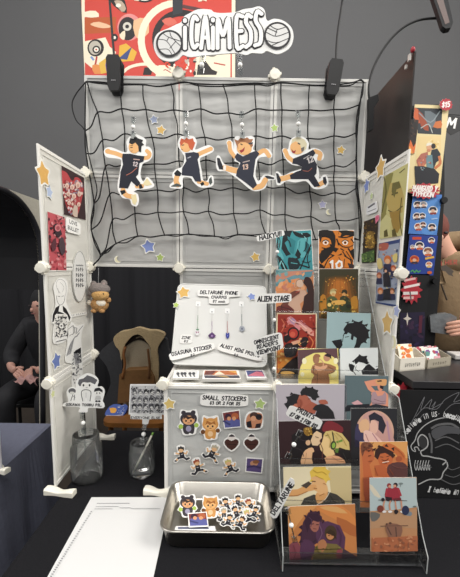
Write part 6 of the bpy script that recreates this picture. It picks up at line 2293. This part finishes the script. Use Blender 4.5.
# plush keyring hanging from the connector
pp = front(-.045)
k0 = (82, 270, 11.55)
f = lambda x, y: pp.at(k0[0] + x / k0[2], k0[1] + y / k0[2])
r = thing('plush_keyring', 'small brown plush animal in a grey hood with ears, hanging from a white connector', 'plush', f(200, 490))
px = (f(300, 250) - f(200, 250)).length / 100
FUR, HOOD, PAW = M('b98d5c', .95, noise=.25, scale=160, bump=.5), M('837a76', .95, noise=.2, scale=160, bump=.5), M('e4dccc', .95)
A = MB(); A.ball(f(205, 395), (105 * px, 75 * px, 88 * px), FUR, 20)
for x, s_ in ((150, 34), (245, 34)):
    A.ball(f(x, 468) + V((0, -.012, 0)), (s_ * px, s_ * px, 26 * px), FUR, 12)
A.build('body', r, sm=True)
A = MB(); A.ball(f(225, 380) + V((0, -.013, 0)), (66 * px, 40 * px, 48 * px), PAW, 16); A.build('belly', r, sm=True)
for x in (92, 318):
    A = MB(); A.ball(f(x, 375 if x < 200 else 345) + V((0, -.006, 0)), (26 * px, 26 * px, 30 * px), PAW if x < 200 else FUR, 12); A.build('paw', r, sm=True)
A = MB(); A.ball(f(225, 285) + V((0, -.012, 0)), (98 * px, 70 * px, 70 * px), M('cfa468', .95, noise=.2, scale=160, bump=.5), 20)
hd_ = A.build('head', r, sm=True)
A = MB()
for x in (205, 278):
    A.ball(f(x, 268) + V((0, -.030, 0)), (9 * px, 6 * px, 11 * px), '241c1a', 10)
A.ball(f(244, 292) + V((0, -.034, 0)), (7 * px, 5 * px, 5 * px), '5a3a2c', 8)
A.build('eyes', hd_, sm=True)
A = MB(); A.ball(f(205, 220) + V((0, -.004, 0)), (125 * px, 80 * px, 72 * px), HOOD, 20)
A.ball(f(110, 265) + V((0, .0, 0)), (42 * px, 60 * px, 52 * px), HOOD, 14)
hh = A.build('hood', r, sm=True)
for x, y in ((138, 170), (258, 160)):
    A = MB(); A.ball(f(x, y) + V((0, -.003, 0)), (40 * px, 18 * px, 46 * px), HOOD, 14); A.ball(f(x, y + 8) + V((0, -.008, 0)), (22 * px, 14 * px, 28 * px), M('9a8a86', .95), 10); A.build('ear', hh, sm=True)
A = MB(); A.tube([f(190, 160), f(190, 80), V((f(190, 80).x - .004, -.03, ZO - .004))], .001, M('8a8a8c', .5), 6); A.build('string', r)

# ================================================================== BACKGROUND, RIGHT
# riser under a black cloth with a white skull drawing, on the neighbouring table
RZ = TZ + .395
tag(cloth('n', 1.57, 2.9, -.80, .10, TZ, M('1a1a1d', .9, noise=.25, scale=200, bump=.15, spec=.15)).build('tablecloth'), 'black tablecloth of the right-hand neighbour, lower right corner', 'tablecloth')
b = MB(); b.box((2.0, -.14, RZ - .012), (1.70, .42, .024), M('29282a', .35, noise=.2, scale=20))
r = thing('display_riser', 'black riser shelf standing behind the skull cloth, carrying two card boxes', 'shelf', (2.0, -.14, TZ))
b.build('top', r, bevel=.002)
for x in (1.17, 2.83):
    b = MB(); b.box((x, -.14, TZ + (RZ - TZ - .024) / 2), (.02, .40, RZ - TZ - .026), BLACK); b.build('side_board', r)
b = MB(); b.box((2.0, .05, TZ + (RZ - TZ - .024) / 2), (1.62, .012, RZ - TZ - .026), BLACK); b.build('back_board', r)
SKP = front(-.358)
A = Art(SKP, (395, 370, 4.12))
z_t, z_b = RZ - ZO - .026, TZ - ZO + .002
A.body([(1.11, z_b), (2.3, z_b), (2.3, z_t), (1.11, z_t)], M('151517', .85), .003)
wv, gv = 'b9b9b8', '6a6a6b'
A.line([(300, 230), (262, 205), (215, 196), (165, 205), (120, 230), (92, 262), (82, 290), (66, 312), (72, 330), (84, 335), (80, 320), (92, 318), (100, 332)], 4, wv, sm=4)
A.poly([(96, 285), (110, 270), (128, 285), (130, 310), (118, 325), (102, 312)], '3a3a3b', 3).line([(98, 312), (94, 285), (110, 266), (132, 282), (134, 312), (118, 328), (106, 335), (112, 352), (135, 355), (165, 362), (190, 366), (210, 375), (196, 390)], 5, wv, sm=4)
A.line([(150, 240), (180, 225), (230, 222), (262, 240)], 9, gv, sm=4).line([(160, 262), (200, 245), (262, 262)], 6, gv, sm=4).line([(140, 262), (150, 300), (150, 340)], 8, gv, sm=4).line([(165, 290), (210, 275), (262, 300)], 5, gv, sm=4).line([(165, 320), (215, 305), (268, 330)], 4, gv, sm=4)
A.poly([(150, 250), (200, 228), (262, 240), (268, 262), (215, 262), (165, 285)], '57575a', 3)
for x in range(6):
    A.line([(84 + x * 11, 372), (80 + x * 11, 392), (86 + x * 11, 412), (92 + x * 10, 390)], 3.4, wv, sm=3)
A.line([(78, 380), (110, 395), (150, 400)], 3, gv, sm=3).line([(96, 470), (140, 450), (185, 448), (198, 420), (215, 398), (213, 380)], 5, wv, sm=4).line([(215, 400), (235, 410), (275, 395)], 3, gv, sm=3).line([(205, 430), (240, 440), (275, 425)], 3, gv, sm=3).line([(190, 450), (235, 470), (275, 462)], 4, gv, sm=3)
for pts in ([(40, 262), (75, 200), (120, 110), (105, 165), (150, 120), (140, 160), (195, 135)], [(85, 190), (120, 155), (170, 160), (205, 120), (262, 92), (240, 130), (275, 120)], [(100, 200), (118, 180), (135, 188)], [(205, 165), (235, 140), (275, 135)], [(150, 165), (165, 130), (150, 150)]):
    A.line(pts, 2.4, '77777a', sm=4)
cxs, cys, rad_ = 182, 345, 166


def arc(sx, a0, step, R_, h, upw=1):
    for i, ch in enumerate(sx):
        if ch == ' ':
            continue
        t = math.radians(a0 - step * i)
        A.text(ch, cxs + R_ * math.cos(t), cys - R_ * math.sin(t), 3.2 if ch in "I'i,l" else 10, h if ch not in "',." else 4, 'dededd', math.degrees(t) - 90, 0)
    A.k += 1


arc("don't believe in us, because", 172, 4.25, rad_, 23)
for i, (ch, x) in enumerate(zip('Ibelievein', (140, 163, 174, 184, 192, 201, 210, 220, 244, 254))):
    A.text(ch, x, 488 + (x - 140) * .12, 4.5 if ch in 'Il' else 9.6, 22, 'dededd', -4, .15)
A.k += 1
tag(A.build('printed_cloth'), 'black cloth with a white skull drawing and lettering, right of the print stand', 'cloth')

# two card boxes on the riser
RP_ = flat(RZ - ZO)
BX_ = 'card boxes on the black riser'


def cbox(label, TLp, fl, frr, hpx, dep, col, txt, cards, seed):
    a, b_ = RP_.at(*fl), RP_.at(*frr)
    ex = (b_ - a).normalized()
    ey = V((-ex.y, ex.x, 0))
    w_ = (b_ - a).length
    h_ = hpx
    r = thing('card_box', label, 'box', (a + b_) / 2 + ey * dep / 2, BX_)
    o_ = wloc(r)
    A = MB()
    t = .003
    Z1 = V((0, 0, 1))
    A.prism([a, b_, b_ + Z1 * h_, a + Z1 * h_], ey * t, M(col, .6))
    A.prism([a + ey * dep, b_ + ey * dep, b_ + ey * dep + Z1 * h_ * 1.5, a + ey * dep + Z1 * h_ * 1.5], ey * t, M(col, .6))
    for q in (a, b_ - ex * t):
        A.prism([q, q + ey * dep, q + ey * dep + Z1 * h_ * 1.5, q + Z1 * h_], ex * t, M(col, .6))
    A.prism([a + Z1 * .001, b_ + Z1 * .001, b_ + ey * dep + Z1 * .001, a + ey * dep + Z1 * .001], Z1 * t, M(col, .6))
    A.build('tray', r, origin=o_)
    q = Plane(a - ey.cross(ex) * 0, ex, Z1)
    A = Art(Plane(a + ex * w_ * .5 - ey * .0006, ex, Z1))
    A.k = 1
    for i in range(txt):
        u = w_ * (-.3 + .6 * (i + .5) / txt)
        for du, v0, v1 in ((-.0016, .3, .62), (.0012, .32 + .1 * (i % 2), .6)):
            A.ink([(u + du - .0005, h_ * v0), (u + du + .0005, h_ * v0), (u + du + .0009, h_ * v1), (u + du - .0001, h_ * v1)], '3a3834')
        A.ink([(u - .0018, h_ * (.44 + .1 * (i % 3 - 1))), (u + .0016, h_ * (.46 + .1 * (i % 3 - 1))), (u + .0016, h_ * (.52 + .1 * (i % 3 - 1))), (u - .0018, h_ * (.5 + .1 * (i % 3 - 1)))], '3a3834')
    A.build('lettering', r, origin=o_)
    rn = random.Random(seed)
    for k in range(cards):
        t_ = .2 + .6 * k / max(1, cards - 1)
        c0 = a.lerp(b_, .12 + .1 * rn.random()) + ey * (dep * (1 - t_)) + Z1 * .006
        ww, hh_ = w_ * rn.uniform(.55, .66), h_ * rn.uniform(1.7, 2.0)
        A = Art(Plane(c0, ex, (Z1 * .94 + ey * .34)))
        A.body([(0, 0), (ww, 0), (ww, hh_), (0, hh_)], ('efe6dc', 'f0ead8', 'dfe9e4')[k % 3], .001)
        pal_ = (['d9783a', 'e8b45c', 'c8503c', 'f0d890'], ['b04a58', '7a4a8a', 'd9a0a8', '5a8a84'])[seed % 2]
        A.rect = (ww, hh_)
        for j in range(26):
            u, v, s_ = rn.uniform(0, ww), rn.uniform(0, hh_), ww * rn.uniform(.05, .2)
            A.ink([(u + s_ * math.cos(q_ * 1.05), v + s_ * .7 * math.sin(q_ * 1.05)) for q_ in range(6)], rn.choice(pal_))
        tag(A.build('photo_card'), ('%s card %s in the %s' % (('orange', 'mauve')[seed % 2], ('at the front', 'in the middle', 'at the back')[2 - k] if cards == 3 else ('at the front', 'at the back')[1 - k], ('white box on the riser', 'grey box on the riser')[seed % 2])), 'card', 'cards in the boxes on the riser')


cbox('white open card box with orange cards, left one on the black riser', 0, (399, 371.5), (424.8, 369.2), .045, .05, 'e8e2d4', 8, 2, 2)
cbox('grey card box with mauve cards, right one on the black riser', 0, (427, 369), (450.6, 365.6), .034, .055, 'aea694', 6, 3, 3)
b = MB()
p0, p1 = RP_.at(449, 356), RP_.at(475, 361)
b.box((p0 + p1) / 2 + V((0, .0, .012)), ((p1 - p0).length, .06, .02), M('c9c6c2', .4))
tag(b.build('white_tray', bevel=.004), 'pale flat tray at the right edge, beside the grey card box', 'tray')

# tall display strip with posters
PS = front(.135)
b = MB()
b.prism([PS.off(-.012).at(x, y) for x, y in ((406, 106), (444, 104), (444.6, 190), (440, 280), (433, 362), (396, 362))], PS.n * -.012, M('0f0f11', .6))
r = thing('display_board', 'tall black display board carrying the posters on the right', 'board', PS.off(-.02).at(415, 372))
b.build('board', r, origin=wloc(r))
b = MB(); q_ = PS.off(-.03).at(425, 300); b.tube([V((q_.x, q_.y, .02)), V((q_.x, q_.y, 2.05))], .012, BLACK); b.lathe([(.0, .002), (.10, .002), (.10, .012), (.02, .02), (0, .02)], V((q_.x, q_.y + .06, 0)), BLACK, 24); b.build('post', r, sm=False, origin=wloc(r))
for x, y in ((443.5, 200.5), (434.5, 281)):
    b = MB()
    b.lathe([(0, -.01), (.013, -.01), (.015, 0), (.013, .01), (0, .01)], PS.off(.004).at(x, y), BLACK, 16, (0, -1, 0))
    b.build('knob', r, origin=wloc(r))
SG = 'posters on the tall black display board'
fr = (400, 90, 5.25)


def po1(A):
    A.poly([(58, 92), (222, 98), (216, 235), (92, 228), (92, 160), (60, 155)], '34393e').poly([(62, 98), (95, 100), (110, 160), (95, 175), (70, 140)], 'c8623a', 2).poly([(95, 105), (140, 160), (150, 215), (110, 190)], '9c4a30', 2).poly([(160, 180), (215, 160), (216, 200), (175, 195)], 'c8703c', 2).poly([(130, 110), (190, 130), (170, 200), (140, 170)], '6a747a', 2).line([(100, 120), (160, 170), (210, 110)], 6, '8a9498', sm=3).line([(110, 200), (150, 180), (170, 225)], 5, 'b0b4b0', sm=3).line([(70, 105), (60, 150)], 5, 'e09a4c')
    A.poly([(95, 245), (215, 240), (218, 520), (70, 520)], 'e8cf96').speck((150, 250, 212, 300), 14, 10, ['f0dca8', 'dcb868', 'e4c47c'], 5)
    A.ell(155, 300, 16, 20, 'd9a480').poly([(138, 295), (142, 280), (165, 278), (175, 295), (160, 290)], 'e8e2d0', 2).ell(175, 295, 12, 14, '2c2828').ell(150, 318, 10, 8, 'c98a68')
    A.poly([(165, 315), (195, 308), (212, 335), (210, 365), (190, 380), (170, 430), (150, 400)], '2b3038', 0).poly([(85, 370), (110, 335), (145, 325), (150, 370), (125, 400), (95, 410)], 'b06a5a', 0).poly([(135, 345), (168, 340), (175, 410), (140, 420)], '6a8a92', 0).line([(205, 350), (210, 385), (185, 410)], 14, 'c8784c', sm=3).line([(100, 380), (110, 420), (125, 390)], 12, 'c97a5a', sm=3)
    A.poly([(75, 400), (120, 400), (180, 415), (205, 440), (200, 490), (80, 500)], '25262c', 0)
    A.speck((100, 340, 165, 420), 12, 8, ['a05a50', 'd98a78', '7f9aa0'], 8)


pr('tall cream poster of a couple above the red burst', PS, (48, 72), (242, 86), po1, 'e6d3a0', fr, BL=(62, 540), BR=(222, 540), group=SG, th=.001, name='poster')


def po2(A):
    A.poly([(30, 150), (90, 155), (85, 260), (25, 270)], '2a2524').speck((26, 160, 88, 250), 24, 12, ['3a302c', '1d1a1a', '4a3428'], 4).poly([(22, 330), (28, 280), (45, 295), (55, 262), (70, 300), (84, 275), (75, 330), (50, 345)], 'd9703a', 0).poly([(30, 330), (50, 295), (66, 335)], 'e8a050', 2)


pr('small dark poster with orange flames beside the tall cream poster', PS.off(.004), (33, 152), (92, 156), po2, '332a28', fr, BL=(18, 330), BR=(82, 335), group=SG, th=.001, name='poster')
fr2 = (400, 165, 5.02)


def chibis(A, spots, cols):
    for x, y, s_, h in spots:
        A.ell(x, y, 22 * s_, 20 * s_, 'e8e4e0' if h != 'x' else 'd9762c', 0, 12)
        A.poly([(x - 16 * s_, y + 2), (x - 12 * s_, y - 14 * s_), (x + 12 * s_, y - 14 * s_), (x + 16 * s_, y + 2), (x, y - 4)], h if h != 'x' else 'b03a2c', 2)
        A.ell(x, y + 2 * s_, 9 * s_, 8 * s_, 'd9b098', 0, 10)
        A.poly([(x - 14 * s_, y + 10 * s_), (x + 14 * s_, y + 8 * s_), (x + 16 * s_, y + 18 * s_), (x - 12 * s_, y + 19 * s_)], cols[int(x) % len(cols)], 0)


def po3(A):
    A.poly([(95, 190), (150, 160), (200, 200), (185, 330), (110, 340)], '5a8fd0', 3)
    chibis(A, [(88, 200, 1, '3a2a2c'), (118, 200, .9, '8a8a90'), (165, 228, 1.1, '2a2a38'), (85, 258, 1, '4a3030'), (112, 255, .8, '2a2430'), (92, 310, 1, '9a4a34'), (115, 300, .8, '5a3030'), (160, 312, 1, '2c2430')], ['8a3a34', '3a3040', 'b8503c'])
    A.line([(158, 272), (186, 268)], 5, 'a9c4e4', sm=0).line([(122, 164), (132, 154), (140, 166), (150, 154), (160, 164), (172, 156), (180, 162)], 5, '23345e', sm=2)


pr('light blue sticker-sheet poster under the red burst', PS, (62, 140), (210, 150), po3, '4d7fc8', fr2, BL=(46, 345), BR=(186, 352), group=SG, th=.001, name='poster')


def po4(A):
    A.line([(66, 368), (104, 368)], 14, 'c84a30')
    chibis(A, [(98, 405, 1.1, '2a2a34'), (158, 378, .8, '2a2430'), (140, 435, 1.2, '8a5a40'), (72, 475, 1.1, 'x'), (145, 500, .8, 'c87a50'), (62, 412, .6, '8a8a90')], ['3a3040', 'd9b060', 'c8603a'])
    A.line([(128, 470), (168, 462)], 10, 'd9a94c').line([(54, 536), (64, 528), (72, 540), (82, 528), (90, 538), (102, 530)], 6, '4c9a5c', sm=2).ell(148, 540, 12, 8, 'c8602c')


pr('dark blue sticker-sheet poster, lower of the two blue ones', PS, (46, 350), (186, 354), po4, '27408f', fr2, BL=(30, 548), BR=(172, 556), group=SG, th=.001, name='poster')


def po5(A):
    A.poly([(0, 225), (130, 220), (130, 420), (0, 420)], '262038').speck((5, 235, 125, 400), 26, 16, ['332a4c', '3f2a44', '1d1a2a'], 3).poly([(100, 240), (118, 238), (112, 330), (96, 330)], '5a2638', 0)
    s_ = [(38, 222), (43, 246), (60, 255), (43, 264), (38, 292), (33, 264), (16, 255), (33, 246)]
    A.poly(s_, 'd8cfc4')


pr('black and violet poster with a pale four-pointed star, below the blue ones', PS.off(-.0), (2, 20), (150, 22), po5, '18181a', (400, 270, 5.25), BL=(-10, 440), BR=(128, 440), group=SG, th=.001, name='poster')


def burst(label, pl, pts, lines, red='b3303c', extra=None):
    return sign(label, pl, pts, lines, col=red, th=.002, name='burst_sign', extra=extra)


def burstpts(cx, cy, rx, ry, n, amp=.2, seed=1):
    rn = random.Random(seed)
    return [(cx + rx * math.cos(math.pi * k / n) * (1 if k % 2 == 0 else 1 - amp * rn.uniform(.7, 1.3)), cy + ry * math.sin(math.pi * k / n) * (1 if k % 2 == 0 else 1 - amp * rn.uniform(.7, 1.3))) for k in range(2 * n)]


B5 = PS.off(.010)
burst('red spiky title sign with white lettering between the cream and light blue posters', B5, burstpts(425, 191, 16.5, 8.6, 15, .28, 2), [('MANGUID Y', 425, 188.4, 24, 4.8, 'f2e9e4', -3), ('TYPHOON', 423, 194, 21, 4.6, 'f2e9e4', -3)])
burst('round red price badge at the top corner of the cream poster', B5, burstpts(446, 104.6, 7, 6.6, 12, .2, 4), [('$15', 446, 104.6, 7.4, 4.6, 'f2e9e4', 6)], extra=None)
burst('red spiky sign on the black poster beside the front right panel edge', B5, burstpts(411.5, 290, 11.5, 15, 12, .3, 6),
      [], extra=lambda A: [A.line([(404.6, 280.6), (415, 278.4)], 2.2, 'e8b8b4'), A.line([(404.6, 287.4), (419, 284.4)], 2.4, 'f0e4e0'), A.line([(404, 293.4), (417, 293)], 3, 'e6dcd8'), A.line([(404, 298), (413, 297.6)], 2.6, 'e8b8b4'), A.line([(410, 292), (411, 300)], 1.4, '6a5a5c')])
b = Art(front(-.30))
b.body([b.F(x, y) for x, y in burstpts(402, 393, 8, 11, 9, .3, 8)], 'b3323e', .002)
tag(b.build('burst_sign'), 'red burst shape just behind the lowest connector on the right', 'sign')

# black pennant with a white letter
A = Art(front(.6))
A.body([A.F(x, y) for x, y in ((447, 115), (470, 118), (470, 138), (460, 131), (451, 135.4), (445, 130))], '141417', .002)
A.text('M', 451.6, 123, 8, 8.4, 'e8e6e2', -5)
tag(A.build('pennant'), 'black pennant with a white letter at the right edge', 'pennant')
b = MB()
b.tube([front(.6).at(446, 114.5), front(.6).at(520, 118)], .002, BLACK, 6)
tag(b.build('bunting_string'), 'thin string carrying the black pennant', 'string')

# person in the tan hoodie behind the riser
o = V((1.745, .42, 0))
at = lambda x, y, z: o + V((x, y, z))
P, L, R = {}, [], {}
P.update(pel=at(.03, .03, .96), sp1=at(.03, .02, 1.14), che=at(.01, 0, 1.38), nek=at(-.07, -.02, 1.55), hea=at(-.19, -.06, 1.645), top=at(-.195, -.055, 1.75),
         shl=at(-.16, .0, 1.50), ell=at(-.22, -.03, 1.22), wrl=at(-.265, -.19, 1.215), shr=at(.20, .0, 1.50), elr=at(.26, -.08, 1.24), wrr=at(-.04, -.275, 1.245),
         hil=at(-.06, .03, .90), knl=at(-.07, .02, .48), anl=at(-.07, .05, .09), tol=at(-.08, -.10, .04), hir=at(.12, .03, .90), knr=at(.13, .02, .48), anr=at(.13, .05, .09), tor=at(.14, -.10, .04))
R.update(pel=(.15, .11), sp1=(.14, .105), che=(.165, .115), nek=.055, hea=(.078, .095), top=(.062, .075), shl=.065, ell=.047, wrl=.029, shr=.065, elr=.047, wrr=.029,
         hil=.09, knl=.062, anl=.042, tol=.036, hir=.09, knr=.062, anr=.042, tor=.036)
L += chain('pel', 'sp1', 'che', 'nek', 'hea', 'top') + chain('che', 'shl', 'ell', 'wrl') + chain('che', 'shr', 'elr', 'wrr') + chain('pel', 'hil', 'knl', 'anl', 'tol') + chain('pel', 'hir', 'knr', 'anr', 'tor')
hand(P, L, R, 'r', 'wrr', at(-.115, -.312, 1.245), (-.95, -.12, -.1), (.1, -.9, .35), (0, .25, 1), .4, s=1.15)
hand(P, L, R, 'l', 'wrl', at(-.225, -.225, 1.235), (1, 0, 0), (0, 1, .1), (0, 0, 1), .3, s=1.05)
pr_ = thing('person', 'person in a tan hoodie with red lettering holding a silver grey pouch', 'person', at(.03, 0, 0))
SKIN2 = M('d6a38c', .55)
figure('body', P, L, R, SKIN2, pr_, 2)
tops = ('pel', 'sp1', 'che', 'shl', 'ell', 'wrl', 'shr', 'elr', 'wrr', 'nek')
cl = {k_: V(P[k_]) for k_ in tops}
cl['nek'] = P['nek'] - V((0, 0, .05))
cl['wrl'] = P['wrl'] + V((0, .04, .01)); cl['wrr'] = P['wrr'] + V((.04, .03, .01))
cr_ = {k_: (tuple(x * 1.18 + .015 for x in R[k_]) if isinstance(R[k_], tuple) else R[k_] * 1.3 + .018) for k_ in cl}
cr_['nek'] = .085
HOODY = M('8a7458', .95, noise=.1, scale=40, bump=.3)
figure('hoodie', cl, [e for e in L if e[0] in cl and e[1] in cl], cr_, HOODY, pr_, 2)
tr = {k_: V(P[k_]) for k_ in ('pel', 'hil', 'knl', 'anl', 'hir', 'knr', 'anr')}
figure('trousers', tr, [e for e in L if e[0] in tr and e[1] in tr], {k_: (tuple(x * 1.06 for x in R[k_]) if isinstance(R[k_], tuple) else R[k_] * 1.15) for k_ in tr}, M('222226', .9), pr_, 2)
A = MB()
N = 20
ringp = []
for kx in range(N):
    t = 2 * math.pi * kx / N
    ringp.append(at(-.0, .04, 1.585) + V((.135 * math.cos(t), .105 * math.sin(t), .05 * math.sin(t) + .035 * math.cos(t))))
A.tube(ringp, .058, HOODY, 10, closed=True)
A.build('hood', pr_, sm=True)
A = MB()
A.ball(P['hea'] + V((.005, .02, .045)), (.086, .10, .10), M('6d3a30', .8, noise=.3, scale=50), 18)
A.build('hair', pr_, sm=True)
A = MB()
fc = P['hea'] + V((-.005, -.097, 0))
A.ball(fc + V((0, -.008, -.004)), (.012, .016, .018), SKIN2, 10)
for dx in (-.032, .032):
    A.ball(fc + V((dx, .006, .022)), (.012, .006, .007), '2c2424', 8)
A.ball(fc + V((0, .0, -.042)), (.024, .008, .006), '9a5a54', 8)
A.build('face_features', pr_, sm=True)
# lettering and emblem on the chest
CHP = front(o.y - .172, 4, 0)
A = Art(Plane(CHP.at(450, 255), EX, (0, .1, 1)), (400, 190, 5.77))
for pts in ([(238, 412), (240, 435)], [(262, 408), (262, 432)], [(262, 420), (278, 418)], [(278, 406), (278, 430)], [(300, 404), (288, 406), (288, 428), (302, 426)], [(288, 416), (299, 415)], [(312, 430), (311, 405), (326, 404), (326, 416), (313, 418), (330, 430)]):
    A.line(pts, 5, 'a8483c')
A.k += 1
A.poly([(235, 440), (262, 432), (290, 450), (310, 470), (300, 485), (310, 500), (280, 490), (262, 470), (240, 465)], '4a4038', 0)
A.build('chest_print', pr_)
A = MB()
for (x0, y0), (x1, y1) in (((436, 262), (437, 288)), ((441, 284), (447, 300))):
    A.tube([front(o.y - .165).at(x0, y0), front(o.y - .165).at(x1, y1)], .004, M('4a3f34', .8), 6)
A.build('drawstring', pr_)
# pouch in the hand
q = front(P['rpalm'].y + .022)
c_ = [(430, 316), (436, 314.4), (450, 313.4), (457, 317), (455, 332), (447, 334.6), (431, 332)]
A = MB()
A.prism([q.at(x, y) for x, y in c_], (0, .035, 0), M('8f9294', .35, .6, noise=.4, scale=25, bump=.5))
tag(A.build('pouch', bevel=.01), 'silver grey pouch held in front of the tan hoodie', 'pouch')
